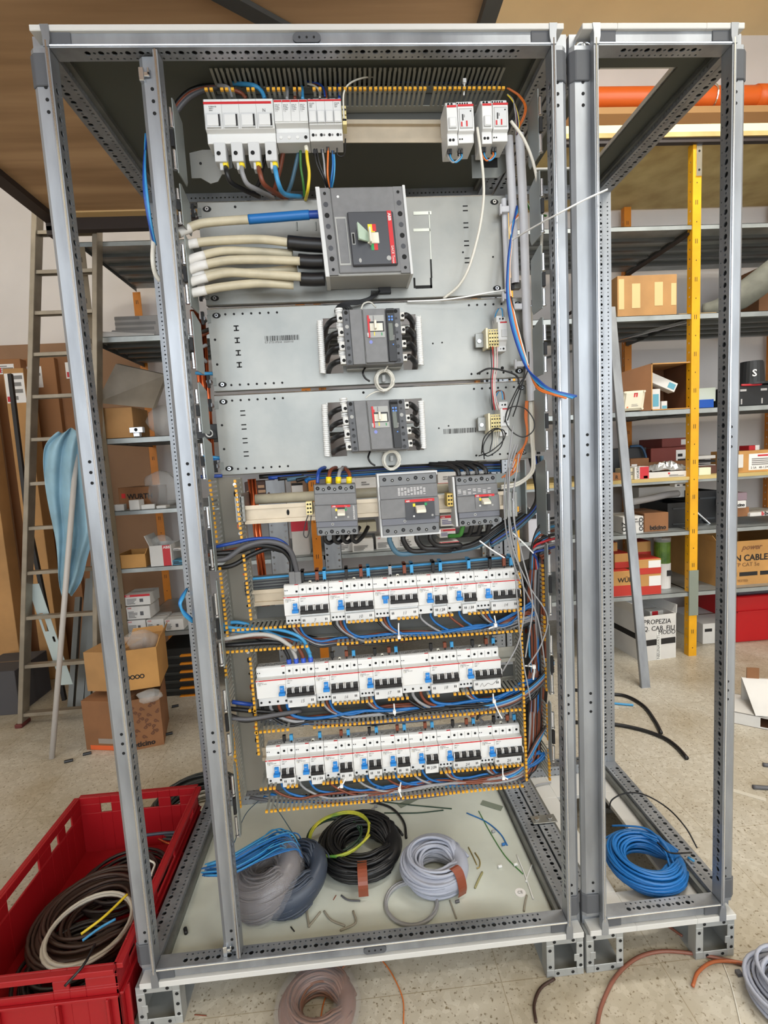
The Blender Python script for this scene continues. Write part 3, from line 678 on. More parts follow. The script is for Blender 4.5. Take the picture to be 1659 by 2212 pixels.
# ---- three grey breakers on the middle rail
def mccb(tl, tr, bl, lab, nP, Y, style):
    A = at(*tl, Y=Y); B = at(*tr, Y=Y); C = at(*bl, Y=Y)
    F = Fr(C); F.u = (B-A); F.u.y = 0; F.u.normalize(); F.w = (A-C); F.w.y = 0; H = F.w.length; F.w.normalize(); W = (B-A).length
    T = thing('circuit_breaker', F.p(W/2, .06, 0), lab, 'circuit breaker')
    b = MB(); b.box(0, W, .010, .060, 0, H, GREYM, F); b.build('body', T, bevel=.0015)
    b = MB(); b.box(.002, W-.002, .004, .011, H*.82, H-.001, mat('terminal_mid_grey', (116, 118, 120), .45), F); b.box(.001, W-.001, .001, .011, H*.60, H*.82, GREYM, F)
    b.box(.0, W, -.003, .011, H*.28, H*.60, GREYM, F); b.box(.001, W-.001, -.001, .011, H*.165, H*.28, mat('cover_blue_grey', (104, 106, 114), .3), F); b.box(.002, W-.002, .003, .011, 0, H*.165, mat('terminal_mid_grey', (116, 118, 120), .45), F)
    FC = b.build('front_cover', T, bevel=.001)
    for zz, dd in ((H*.93, .004), (H*.075, .003)):
        b = MB(); n = nP*2-1
        for i in range(n):
            x = W*(.10+.80*i/(n-1)); r = .0045 if i % 2 == 0 else .0036
            b.dot(F, x, zz-(.003 if i % 2 else 0), r, d=dd); b.dot(F, x, zz-(.003 if i % 2 else 0), r*.45, d=dd-.0008, m=GREYL if i % 2 else GREYD)
        b.build('terminal_screws', FC)
    x0, x1 = W*style['x'][0], W*style['x'][1]; z0, z1 = H*style['z'][0], H*style['z'][1]
    b = MB(); b.box(x0, x1, -.005, -.002, z0, z1, GREYD if style.get('dark') else GREYM, F); FP_ = b.build('toggle_panel', T)
    b = MB(); b.box(x0, x1, -.0058, -.0045, z1-H*.045, z1, RED, F); b.build('red_stripe', FP_)
    ftext('lettering', 'ABB', H*.034, WHITE, T, F, x0+.002, z1-H*.037, -.0064, bold=.0001); ftext('lettering', 'Tmax', H*.024, WHITE, T, F, x1-.013, z1-H*.034, -.0064)
    xm = (x0+x1)/2; tw = W*style.get('t', .085)
    b = MB(); b.box(xm-tw*1.5, xm-tw, -.0056, -.0045, z1-H*.12, z1-H*.07, YEL, F); b.box(xm+tw, xm+tw*1.5, -.0056, -.0045, z1-H*.11, z1-H*.07, GREEN, F); b.dot(F, xm-tw*1.4, z0+H*.06, .0022, m=WHITE, d=-.0052); b.dot(F, x1-.006, z0+H*.06, .0026, m=GREYL, d=-.0052)
    b.box(xm-tw, xm+tw, -.0056, -.0045, z1-H*.10, z1-H*.045, BLACK, F); b.build('position_label', FP_)
    b = MB(); zt = (z0+z1)/2+H*.01
    b.prism([(-.005, zt+H*.06), (-.016, zt+H*.03), (-.026, zt-H*.01), (-.026, zt-H*.055), (-.008, zt-H*.065), (-.005, zt-H*.06)], xm-tw, xm+tw, IVORY, F); b.build('toggle', FP_, bevel=.0012)
    b = MB(); b.dot(F, W*.40, H*.225, .0032, m=GREYL, d=-.001, n=12); b.dot(F, W*.40, H*.225, .0012, m=DARK, d=-.0018); b.build('cover_screw', T)
    return T, F, W, H
M1, F1, W1, H1 = mccb((676, 1048), (768, 1045), (684, 1158), 'leftmost grey breaker of the middle row, with yellow ferrules above it', 4, .062, dict(x=(.40, .84), z=(.30, .60), t=.09))
for i, s in enumerate(('AIB TMF', 'In 100A', 'Ue 690', 'CE')): ftext('lettering', s, .0052, PAPER, M1, F1, W1*.90, H1*(.58-.07*i), -.0036, -90)
M2, F2, W2, H2 = mccb((817, 1028), (944, 1020), (826, 1158), 'widest grey breaker, in the centre of the middle row', 4, .056, dict(x=(.42, .92), z=(.24, .58), t=.08, dark=True))
b = MB(); b.box(-.003, W2+.003, .014, .060, H2-.006, H2+.004, WHITE2, F2); b.box(-.003, .002, .006, .06, -.004, H2, WHITE2, F2); b.box(-.003, W2+.003, .010, .060, -.006, .004, WHITE2, F2); b.build('white_frame', M2, bevel=.0008)
b = MB()
for i in range(9):
    for j in range(7): b.box(.042+i*.0072, .047+i*.0072, .0004, .0014, H2*.655+j*.0026, H2*.655+j*.0026+.0010, PAPER, F2) if (i*j) % 5 != 3 else None
b.build('rating_print', M2)
M3, F3, W3, H3 = mccb((983, 1030), (1074, 1024), (992, 1138), 'rightmost grey breaker of the middle row, with clear terminal covers', 4, .060, dict(x=(.42, .88), z=(.34, .62), t=.09))
b = MB()
for i in range(7):
    for j in range(4): b.box(.004+i*.0115, .011+i*.0115, .0004, .0014, H3*.64+j*.0034, H3*.64+j*.0034+.001, PAPER, F3) if (i+j) % 4 else None
b.build('rating_print', M3)
b = MB(); b.box(-.006, -.001, .004, .06, 0, H3, WHITE2, F3)
for i in range(3): b.cyl(F3.p(W3*(.26+.22*i), .03, H3+.001), F3.p(W3*(.26+.22*i), .032, H3+.008), .009, BAG, 12)
b.build('terminal_cover', M3, bevel=.0008)
# ================================================================ DIN devices : top row
def din_body(b, F, x0, x1, m, hu=.045, hl=-.045, nz=(-.0225, .0225), dt=.018, dep=.052):
    prof = [(dt, hu-.004), (dt, nz[1]+.003), (0, nz[1]), (0, nz[0]), (dt, nz[0]-.003), (dt, hl), (dep, hl), (dep, hu), (dt+.006, hu)]
    b.prism(prof, x0, x1, m, F)
YF = .074
F = Fr.px((441, 248), (738, 244), YF); Wt = (at(738, 244, Y=YF)-at(441, 248, Y=YF)).length; k = Wt/297.
def dx(px): return (px-441)*k
# fuse switch : four wide poles
T = thing('fuse_switch', F.p(dx(515), .05, -.06), 'wide four-pole white fuse switch at the left end of the topmost row', 'fuse switch')
b = MB(); din_body(b, F, 0, dx(590), WHITE, .034, -.050, (-.028, .030), .012, .055); b.build('body', T, bevel=.0008)
b = MB(); b.box(0, dx(586), -.0008, .001, .020, .0245, RED, F); b.build('red_stripe', T)
for i in range(4):
    x = dx(441+37*i); b = MB()
    b.box(x+.0008, x+.0012, -.0004, .001, -.028, .030, INKG, F); b.box(x+.004, x+.033, -.0045, .001, -.027, .001, WHITE2, F); b.box(x+.006, x+.029, -.0056, -.004, -.024, -.003, WHITE, F); b.box(x+.0285, x+.0325, -.0052, -.004, -.025, -.002, BLACK, F); b.build('fuse_carrier', T, bevel=.0008)
    b = MB(); x2 = x+.008; b.box(x2+.004, x2+.028, .010, .040, -.086, -.048, WHITE2, F); b.box(x2+.012, x2+.024, .016, .034, -.100, -.084, WHITE2, F)
    b.dot(F, x2+.013, -.070, .0034, d=.0098); b.build('terminal_foot', T, bevel=.001)
ftext('lettering', 'N', .009, INKG, T, F, dx(566), .004, -.001); ftext('lettering', 'L', .006, INKG, T, F, dx(484), -.066, .0095)
ftext('printing', 'E 93hN/32\n400V~\n50kA', .0036, INKG, T, F, dx(452), .014, -.0008)
# surge block : four narrow poles
T = thing('surge_protector', F.p(dx(628), .05, -.05), 'four-pole white surge protector in the middle of the topmost row', 'surge protector')
x0, x1 = dx(591), dx(664); b = MB(); din_body(b, F, x0, x1, WHITE, .040, -.048, (-.018, .028), .014, .055); b.build('body', T, bevel=.0008)
b = MB(); b.box(x0, x1, .0118, .015, -.050, -.030, WHITE2, F); b.build('terminal_block', T, bevel=.0008)
w = (x1-x0)/4
for i in range(4):
    x = x0+i*w; b = MB(); b.box(x+.0005, x+w-.0005, -.0018, .001, -.016, .026, WHITE, F); b.box(x+.0005, x+w-.0005, -.0024, -.001, .0215, .0255, RED, F); b.build('cartridge', T, bevel=.0004)
    ftext('printing', 'OVR T2\n40-275\nUc 275V\nIn 20kA\n~ | L', .0030, INKG, T, F, x+.002, .015, -.0022)
    b = MB(); b.dot(F, x+w*.45, .034, .003, d=.0135); b.dot(F, x+w*.55, -.040, .0034, d=.0112, m=DARK if i == 3 else WHITE); b.build_each('terminal_screw', T)
# fused isolators
T = thing('fuse_holder', F.p(dx(700), .05, -.05), 'four-pole white fuse holder at the right end of the topmost left group', 'fuse holder')
x0, x1 = dx(665), dx(738); b = MB(); din_body(b, F, x0, x1, WHITE, .040, -.048, (-.022, .028), .012, .055); b.build('body', T, bevel=.0008)
b = MB(); b.box(x0, x1, -.001, .001, .0235, .0265, RED, F); b.build('red_stripe', T); w = (x1-x0)/4
for i in range(4):
    x = x0+i*w; b = MB(); b.box(x+.0010, x+w-.001, -.0042, .001, -.020, .004, WHITE2, F); b.box(x+.0025, x+w-.0025, -.0050, -.004, -.018, .002, WHITE, F); b.box(x, x+.0004, -.0004, .001, -.022, .028, INKG, F); b.build('fuse_carrier', T, bevel=.0008)
    b = MB(); b.dot(F, x+w*.5, .034, .003, d=.0112); b.dot(F, x+w*.4, -.036, .0030, d=.0112); b.dot(F, x+w*.75, -.036, .002, d=.0112, m=INKG); b.build_each('terminal_screw', T)
for i in range(2):
    ftext('printing', 'E 91/32\n690V\n32A', .0034, INKG, T, F, x0+w*(3*i)+.003, .018, -.0008)
# small cream end terminal
b = MB()
for j in (0, 1):
    b.box(dx(739), dx(748), -.002, .03, -.004-j*.020, .013-j*.020, TERM, F)
    for i in (0, 1): b.dot(F, dx(741.5+i*4), .005-j*.020, .0018, d=-.002)
b.build('terminal_block', label='tiny cream terminal block at the right end of the topmost left group', cat='terminal block', bevel=.0005)
# two timer/relay pairs
YR = .060
for (a, c, lab, ws) in (((966, 262), (1024, 260), 'left white relay pair at the right of the topmost row, grey and blue jumpers', 'left'), ((1042, 258), (1098, 257), 'right white relay pair at the right of the topmost row, orange and blue jumpers', 'right')):
    F = Fr.px(a, c, YR); Wr = (at(*c, Y=YR)-at(*a, Y=YR)).length
    T = thing('relay_module', F.p(Wr/2, .05, -.05), lab, 'relay', 'relay modules in the topmost row')
    w1 = Wr*.40
    b = MB(); din_body(b, F, 0, w1-.0006, WHITE, .045, -.044, (-.018, .032), .008, .070); b.build('fuse_body', T, bevel=.0008)
    b = MB(); din_body(b, F, w1+.0006, Wr, WHITE, .046, -.040, (-.020, .032), .008, .070); b.build('relay_body', T, bevel=.0008)
    b = MB(); b.box(.001, w1-.002, -.001, .001, .027, .031, RED, F); b.box(w1+.001, Wr, -.001, .001, .028, .032, RED, F); b.build('red_stripe', T)
    b = MB(); b.box(.003, w1-.004, -.004, .001, -.015, .006, WHITE2, F); b.box(.0045, w1-.0055, -.0050, -.003, -.013, .004, WHITE, F); b.build('fuse_carrier', T, bevel=.0006)
    b = MB(); b.box(w1+.003, Wr-.003, -.0006, .001, -.016, .024, GREYL, F); b.box(w1+.0042, Wr-.0042, -.0012, .001, -.014, .022, WHITE2, F)
    b.box(w1+.009, w1+.0115, -.002, 0, .000, .012, INK, F); b.box(w1+.013, w1+.0145, -.002, 0, .006, .011, INKG, F); b.box(w1+.006, w1+.009, -.002, 0, -.012, -.003, RED, F); b.box(w1+.0105, w1+.0125, -.002, 0, -.012, -.001, PAPER, F); b.box(w1+.017, w1+.020, -.002, 0, -.012, -.001, RED, F); b.dot(F, Wr-.007, .018, .0015, d=-.0012); b.build('dial_window', T)
    b = MB()
    for x in (.006, .013): b.dot(F, x, .038, .0026, d=.008); b.dot(F, x, -.033, .0030, d=.008)
    for i in range(5): b.dot(F, w1+.003+i*.0052, .039, .0017, d=.008)
    for i in range(2): b.dot(F, w1+.004+i*.005, -.032, .0017, d=.008)
    b.build_each('terminal_screw', T)
    for j, (xa, xb, m, nm) in enumerate(((.003, w1+.004, CGREY if ws == 'left' else CORANGE, 'grey' if ws == 'left' else 'orange'), (.008, w1+.009, CLBLUE, 'light blue'))):
        wire('jumper_wire', f'{nm} jumper wire looping under the {ws} relay pair', [F.p(xa, .025, -.048), F.p(xa, .020, -.062), F.p((xa+xb)/2-.003, .016, -.074), F.p(xb, .020, -.062), F.p(xb, .025, -.048)], .0016, m, 'jumper wires under the relays')
        for x in (xa, xb):
            pass
    b = MB()
    for x in (.004, .009, w1+.004, w1+.010): b.box(x-.002, x+.002, .018, .030, -.054, -.045, BLACK, F)
    b.build('jumper_boots', T)
# small terminal groups and aux contacts on the right of plates 2 and 3
for nm, FP, (tx, ty), (bx, by), lab in (('middle', P2F, (1053, 706), (1078, 681), 'middle'), ('lower', P3F, (1058, 889), (1083, 866), 'lower')):
    F = Fr(at(tx, ty+44, Y=.10)); 
    T = thing('terminal_block', F.p(.015, .04, 0), f'cream four-way terminal block at the right of the {lab} zinc plate', 'terminal block')
    for i in range(4):
        b = MB(); x = .003+i*.0060; b.box(x, x+.0056, 0, .030, .0, .040, TERM, F); b.box(x-.0, x+.0056, -.003, .002, .008, .032, TERM, F)
        for z, dd in ((.036, 0), (.029, -.003), (.020, -.003), (.012, -.003), (.005, 0)): b.dot(F, x+.0028, z, .0015, d=dd, m=DARK if z not in (.036,) else INKG)
        b.build('terminal', T, bevel=.0003)
    b = MB(); b.box(-.003, .002, -.001, .034, -.003, .043, mat('terminal_end_plate', (222, 214, 186), .5), F); b.build('end_plate', T, bevel=.0005)
    b = MB(); b.box(-.022, -.003, .020, .028, .004, .036, ZPLATE, F); b.cyl(F.p(-.014, .020, .018), F.p(-.014, .017, .018), .005, ALU); b.box(-.022, .05, .028, .030, .008, .032, RAIL, F); b.build('rail_stub', T, bevel=.0005)
    G = Fr(at(bx+5, by+76, Y=.095))
    T = thing('auxiliary_fuse', G.p(.01, .04, 0), f'small white one-pole fuse holder beside the {lab} plate terminal block', 'fuse holder')
    b = MB(); b.prism([(.0, .064), (.0, .024), (.006, .020), (.012, .012), (.012, 0), (.050, 0), (.05, .076), (.02, .080), (.01, .080), (.012, .066)], -.006, .015, WHITE, G); b.build('body', T, bevel=.0008)
    b = MB(); b.box(-.001, .015, -.001, .001, .061, .064, RED, G); b.box(.001, .014, -.003, .001, .030, .046, WHITE2, G); b.build('fuse_carrier', T, bevel=.0004)
    b = MB(); b.dot(G, .002, .073, .0018, d=.011); b.dot(G, .009, .073, .0024, d=.011); b.dot(G, .002, .006, .0016, d=.012, m=INKG); b.dot(G, .009, .006, .0024, d=.012); b.build_each('terminal_screw', T)
# ================================================================ numbered breaker rows
YN = .078
rows = [
 ('top', (612, 1291), (1122, 1252), [(2, 4, '7'), (2, 4, '10'), (2, 4, '11'), (2, 2, '12'), (2, 2, '13'), (2, 4, '14')]),
 ('middle', (552, 1472), (1082, 1424), [(4, 4, '15'), (2, 4, '16'), (2, 4, '17'), (4, 4, '18'), (2, 4, 'scribble')]),
 ('bottom', (573, 1644), (1128, 1592), [(2, 2, ''), (2, 2, '19'), (2, 2, ''), (2, 2, ''), (2, 2, ''), (2, 2, '20'), (2, 4, '24'), (2, 4, '26')]),
]
ordn = ['first', 'second', 'third', 'fourth', 'fifth', 'sixth', 'seventh', 'last']
PIN = {'black': BLACK, 'brown': CBROWN, 'blue': CLBLUE, 'grey': CGREY, 'white': IVORY}
wires_out = []   # (start point, colour name, label)
for rn, a, c, units in rows:
    F0 = Fr.px(a, c, YN); Wd = (at(*c, Y=YN)-at(*a, Y=YN)).length
    tot = sum(p+q for p, q, _ in units); w = Wd/tot; x = 0.
    F0 = F0.move(0, 0, -.0225)
    for ui, (rc, pc, num) in enumerate(units):
        F = F0.move(x, 0, 0); Wu = (rc+pc)*w-.0008; xr = rc*w
        pos = ordn[ui] if ui < len(units)-1 else 'last'
        who = f'{pos} breaker, {rn} numbered row'
        lab = f'white {"four" if pc == 4 else "two"}-pole residual current breaker, {pos} from the left in the {rn} numbered row'
        T = thing('residual_current_breaker', F.p(Wu/2, .05, -.047), lab, 'circuit breaker', f'numbered breakers of the {rn} row')
        prof = [(.017, .041), (.017, .0245), (.001, .0235), (0, .0225), (0, -.0215), (.014, -.026), (.014, -.047), (.056, -.047), (.056, .043), (.024, .047), (.019, .045)]
        b = MB(); b.prism(prof, 0, xr-.0004, WHITE, F); RU = b.build('residual_unit', T, bevel=.0007)
        b = MB(); b.prism([(d, z if z > -.04 else -.044) for d, z in prof], xr, Wu, WHITE, F)
        for i in range(pc+1): b.box(xr+i*w-.0004, xr+i*w+.0002, .0165, .018, .0245, .041, INKG, F) if 0 < i < pc else None
        BB = b.build('breaker_body', T, bevel=.0007)
        b = MB(); b.box(0, Wu, -.0006, .001, .0205, .0228, RED, F); b.build('red_stripe', T)
        for xx in (.003, xr+.002): ftext('lettering', 'ABB', .0026, WHITE, T, F, xx, .0207, -.0008)
        # toggles
        b = MB(); tz = -.014 if rn != 'top' or ui != 2 else -.006
        for i in range(pc): b.box(xr+i*w+.004, xr+(i+1)*w-.0034, -.012, .002, tz+.004, tz+.014, BLACK, F)
        b.box(xr+.0025, Wu-.0015, -.015, -.008, tz-.003, tz+.005, BLACK, F); b.build('toggle_bar', BB, bevel=.0008)
        for i in range(pc):
            b = MB()
            for s in (0, 1):
                q = xr+i*w+(.0008 if s == 0 else w-.0030); b.box(q, q+.0022, -.0105, .001, tz-.001, tz+.016, WHITE, F)
            b.build('toggle_guard', BB, bevel=.0005)
        b = MB(); q = xr-w*.98; b.box(q+.001, q+w-.0015, -.0045, .001, -.012, .010, WHITE, F); b.build('button_frame', RU, bevel=.0004)
        up = (rn == 'top' and ui == 2)
        b = MB(); b.box(q+.0035, q+w-.004, -.0085, -.003, -.008, .008, BLUE, F); 
        zz = .004 if up else -.013
        b.box(q+.001, q+w-.0015, -.0150, -.004, zz, zz+.007, BLUE, F); b.build('test_button', RU, bevel=.0006)
        ftext('lettering', 'TEST', .0030, WHITE, RU, F, q+.0042, .001, -.0088)
        b = MB()
        for i, xx in enumerate((.003, .0075)): b.dot(F, xx, .034, .0013, d=.017)
        b.box(xr-.0080, xr-.0030, .0164, .018, .028, .0325, DARK, F)
        for i in range(pc): b.dot(F, xr+(i+.5)*w, .034, .0030, d=.017)
        b.build_each('upper_terminal', T)
        b = MB()
        nb = 4 if (pc == 4) else 2
        for i in range(nb):
            xx = .006+i*(xr-.010)/(nb-1) if nb > 1 else .01
            b.dot(F, xx, -.038, .0024 if rc == 2 and nb == 4 else .0028, d=.014)
        b.dot(F, .006, .012, .0016, m=IVORY, d=-.0002, proud=.001)
        b.build_each('lower_terminal', RU)
        b = MB(); b.box(xr+.001, Wu-.0005, .0045, .016, -.052, -.029, WHITE, F); PLB = b.build('label_plate', T, bevel=.0006); b = MB()
        for xx in (xr+.008, Wu-.009):
            for s in (-1, 1): b.dot(F, xx+s*.0017, -.037, .0010, d=.0044, rz=.0034)
        b.build_each('seal_slot', PLB)
        if num and num != 'scribble': ftext('handwriting', num, .0105, INKG, PLB, F, (xr+Wu)/2-.004, -.042, .0038, 6, shear=.3)
        elif num: wire('handwriting', None, [F.p(xr+.016, .0040, -.044), F.p(xr+.022, .0040, -.036), F.p(xr+.026, .0040, -.044), F.p(xr+.036, .0040, -.037), F.p(xr+.046, .0040, -.041), F.p(xr+.06, .004, -.030)], .0005, INKG, parent=PLB, sides=4)
        ftext('printing', 'DDA202 A\nIn 40A  Idn 0.03A\n400V~', .0030, INKG, T, F, .004, .016, -.0006); ftext('printing', f'S20{pc} C16\n'+'~  ~  ~\n6000', .0030, INKG, T, F, xr+.004, .016, -.0006)
        # printed sloping top
        b = MB()
        for i in range(rc*3+1):
            for j in range(3): b.box(.003+i*.0052, .0065+i*.0052, .026+j*.006, .0285+j*.006, .0468-j*.0007, .0476-j*.0007, INKG, F) if (i*3+j) % 4 else None
        b.box(xr-.010, xr-.001, .019, .022, .0452, .0463, RED, F)
        b.build('top_printing', T)
        # plug-in pins on top
        cols = ['black', 'white', 'brown', 'blue'] if pc == 4 else [('brown' if (ui % 3) else 'black'), 'blue']
        if rn == 'bottom' and ui == 1: cols = ['white', 'blue']
        if rn == 'top' and ui == 2: cols = ['grey', 'white', 'brown', 'blue']
        if rn == 'top' and ui == 4: cols = [None, 'blue']
        if rn == 'top' and ui == 5: cols = ['black', None, 'brown', 'blue']
        if rn == 'middle' and ui == 0: cols = ['w:black', 'w:light grey', 'w:brown', 'w:blue']
        for i, cn in enumerate(cols):
            if cn is None: continue
            xx = xr+(i+.5)*w
            if cn.startswith('w:'):
                nm = cn[2:]; mm = {'black': CBLACK, 'light grey': mat('cable_light_grey', (176, 174, 170), .42), 'brown': CBROWN, 'blue': CLBLUE}[nm]
                p = F.p(xx, .030, .046); e = at(474, 1366+i*9 if i < 3 else 1352, Y=.11)
                wire('feed_cable', f'{nm} feed cable arching into the first breaker of the middle numbered row', [p, p+U((-.003, 0, .022)), p+U((-.022, .002, .052)), p+U((-.07, .008, .066)), e+U((.05, 0, .004)), e], .0044, mm, 'feed cables of the middle row', 'cable')
                b = MB(); b.cyl(p+U((0, 0, -.004)), p+U((-.0008, 0, .012)), .0055, mat('ferrule_blue', (50, 90, 200), .4), 10, r2=.0060); b.build('ferrule', smooth=True, label=f'blue ferrule on the {nm} feed cable of the middle numbered row', cat='ferrule', group='blue ferrules')
                continue
            b = MB(); hgt = .026 if rn == 'top' else .015
            if cn == 'white': b.cyl(F.p(xx, .031, .042), F.p(xx, .034, .050), .0036, IVORY, 8); b.dot(F, xx, .047, .0016, d=.0275)
            else:
                b.box(xx-.0040, xx+.0040, .030, .0375, .050, .050+hgt, PIN[cn], F); b.box(xx-.0018, xx+.0018, .029, .0325, .041, .052, BLACK, F)
                if rn == 'top': b.box(xx-.0040, xx+.0040, .030, .055, .050+hgt-.005, .050+hgt, PIN[cn], F)
            b.build('plug_pin', label=f'{cn} plug pin on pole {i+1} of the {who}', cat='connector pin', group=f'{cn} plug pins on the breakers', bevel=.0006)
        # outgoing wires
        wc = [('black', CBLACK), ('grey', CGREY), ('brown', CBROWN), ('blue', CBLUE)] if pc == 4 else [('grey' if ui % 2 else 'brown', CGREY if ui % 2 else CBROWN), ('blue', CBLUE)]
        for i, (nm, mm) in enumerate(wc):
            xx = .006+i*(xr-.010)/(len(wc)-1); big = rc == 4
            wires_out.append((rn, ui, F.p(xx, .022, -.046), nm, mm, who, .0040 if big else .0029, i))
        x += (rc+pc)*w
rr = random.Random(11)
for rn, ui, p, nm, mm, who, r, i in wires_out:
    xe = 1.0
    sag = {'top': .050, 'middle': .044, 'bottom': .040}[rn]
    dz = -sag-.004*(3-i)+rr.uniform(-.003, .003); yy = .098+.006*(i % 3)+rr.uniform(-.004, .004)
    xend = .912+rr.uniform(0, .030); slope = .0
    pts = [p, p+U((.001, 0, -.014)), p+U((.012+.003*(3-i), 0, -.034)), p+U((.045+.006*(3-i), (yy-p.y)*.6, dz))]
    k = 1; X = pts[-1].x+.05
    base_z = p.z+dz
    while X < xend-.04:
        pts.append(U((X, yy+rr.uniform(-.004, .004), base_z+.004*math.sin(X*21+i)+.012*(X-p.x)+rr.uniform(-.002, .002)))); X += .075
    down = {'top': -.04, 'middle': .02, 'bottom': .06}[rn]
    pts += [U((xend-.01, .098, base_z+.018+.008*i))]+([U((xend+.008, .104, base_z+.06+down)), U((xend+.012, .11, base_z+.14+down))] if i != 3 and nm != 'blue' else [U((xend+.030, .100, base_z+.045+.01*(ui % 3)))])
    wire('outgoing_wire', f'{nm} wire from bottom terminal {i+1} of the {who}', pts, r, mm, f'outgoing wires of the {rn} numbered row', n=5, sides=6)
# background wires lying in the three ducts
for rn, ya, yb in (('top', (1386, 1392, 1374, 1342), 3), ('middle', (1560, 1566, 1550, 1512), 3), ('lowest', (1728, 1732, 1716, 1676), 3)):
    for i in range(22):
        c = ('black', 'brown', 'black', 'dark grey', 'blue', 'black', 'brown', 'grey')[i % 8]; m = dict(zip(('black', 'brown', 'dark grey', 'blue', 'grey'), (CBLACK, CBROWN, CDGREY, CBLUE, CGREY)))[c]
        q = random.Random(i*7+len(rn)); s = q.uniform(540, 760); j = lambda: q.uniform(-6, 6)
        wire('duct_wire', f'{c} wire lying at the back of the {rn} horizontal duct', PX((s, ya[0]-8+j(), .132), (s+60, ya[0]+j(), .122), (840, (ya[1]+ya[2])/2-2+j(), .120), (960, ya[2]-6+j(), .118), (1060, ya[3]+14+j(), .115), (1128, ya[3]+6+j(), .11), (1150, ya[3]-20+j()*2, .105)), .0040, m, f'{c} wires at the back of the {rn} duct', n=5, sides=6)
# cable bundles: vertical run at the right
rr = random.Random(4)
bun = [('black', CBLACK), ('brown', CBROWN), ('blue', CLBLUE), ('brown', CBROWN), ('black', CBLACK), ('dark brown', CBROWN), ('grey', CGREY), ('brown', CBROWN), ('black', CBLACK), ('blue', CBLUE), ('grey', CDGREY), ('black', CBLACK), ('brown', CBROWN), ('black', CBLACK), ('brown', CBROWN), ('black', CBLACK)]
for i, (nm, mm) in enumerate(bun):
    o = i*3.0; j = lambda s=4: rr.uniform(-s, s)
    pts = PX((1186+j(), 1150+i*3, .06+.02), (1172+j(), 1165+i*3, .085), (1150+o*.6+j(), 1200+j(), .095), (1140+o*.8+j(), 1290+j(), .10+rr.uniform(-.01, .01)), (1142+o*.8+j(), 1380, .10), (1143+o*.8+j(), 1480, .105), (1140+o*.7, 1570, .11), (1133+o*.5, 1650, .115))
    wire('bundle_wire', f'{nm} wire in the thick bundle running down the right vertical duct', pts, .0037, mm, f'{nm} wires of the right vertical bundle', n=6)
for i, (nm, mm) in enumerate([('black', CBLACK), ('blue', CLBLUE), ('blue', CBLUE), ('grey', CGREY), ('brown', CBROWN), ('black', CBLACK), ('grey', CDGREY)]):
    y = 1480+i*6
    wire('bundle_wire', f'{nm} wire curving out of the middle duct to the right corner post', PX((960+i*14, y+44, .10), (1040, y+42-i*2, .095), (1110, y+24-i*3, .085), (1160, y-10-i*3, .08), (1196, y-55-i*2, .075)), .0030, mm, 'wires curving to the right corner post', n=6)
for i, (nm, mm) in enumerate([('blue', CLBLUE), ('blue', CBLUE), ('grey', CGREY), ('brown', CBROWN), ('black', CBLACK)]):
    wire('bundle_wire', f'{nm} wire curving up from the lowest duct at the right', PX((960+i*10, 1700-i*4, .10), (1050, 1692-i*4, .10), (1120, 1668-i*3, .095), (1160, 1610-i*4, .09), (1192, 1540+i*3, .085)), .0026, mm, 'wires curving up from the lowest duct', n=6)
# light grey loose wires hanging in front of the rows
lw = [((1118, 960), (1098, 1040), (1100, 1120), (1112, 1230), (1126, 1400), (1146, 1512)), ((1112, 960), (1090, 1050), (1094, 1150), (1118, 1240), (1160, 1330), (1178, 1440)),
      ((1108, 920), (1096, 1030), (1104, 1140), (1132, 1280), (1122, 1380), (1086, 1450)), ((1100, 1010), (1102, 1160), (1140, 1260), (1182, 1330), (1170, 1390), (1140, 1440)), ((1121, 980), (1108, 1100), (1128, 1200), (1150, 1300), (1138, 1400), (1135, 1420))]
for i, q in enumerate(lw): wire('loose_wire', f'thin light grey loose wire hanging down the right side in front of the rows', [at(x, y, Y=.045-.004*i) for x, y in q], .0017, CGREY, 'thin light grey loose wires at the right', n=8)
# cable ties
def tie(lab, pts, head=None, r=.0018):
    b = MB(); b.tube(spline(pts, 6), r, TIE, 5)
    if head is not None:
        c = U(head); b.box(-.0035, .0035, -.004, .003, -.004, .004, TIE, Fr(c))
    b.build('cable_tie', smooth=False, label=lab, cat='cable tie')
tie('long white cable tie sticking out diagonally to the right across both corner posts', PX((1103, 520, .10), (1150, 492, .03), (1205, 462, -.035), (1262, 432, -.05), (1312, 409, -.05)), at(1103, 521, Y=.10), .0020)
tie('long white cable tie lying across the joint of the upper and middle plates', PX((1094, 626, .11), (1050, 633, .115), (1000, 642, .12), (950, 648, .125), (880, 651, .13)), at(1094, 626, Y=.108), .0020)
tie('white cable tie pointing down right below the rightmost grey breaker', PX((1036, 1168, .05), (1060, 1186, .045), (1090, 1205, .04)), None)
tie('white cable tie pointing at the bundle above the right vertical duct', PX((1106, 1150, .05), (1130, 1172, .045), (1152, 1195, .05)), None)
tie('white cable tie hanging in the top duct, left of its middle', PX((861, 1346, .07), (861, 1360, .068), (862, 1378, .068)), at(862, 1376, Y=.068))
tie('white cable tie around the wires at the right end of the top duct', PX((1068, 1330, .07), (1070, 1350, .068), (1056, 1358, .07)), at(1070, 1350, Y=.066))
tie('white cable tie hanging in the middle duct, left of its middle', PX((851, 1520, .07), (852, 1534, .068), (853, 1545, .068)), at(852, 1537, Y=.068))
tie('white cable tie with a long tail at the right end of the middle duct', PX((1065, 1498, .07), (1067, 1514, .066), (1078, 1540, .060), (1085, 1552, .055)), at(1067, 1514, Y=.066))
tie('white cable tie drooping below the bottom row at the left', PX((746, 1682, .07), (740, 1694, .066), (730, 1702, .07)), at(738, 1697, Y=.066))
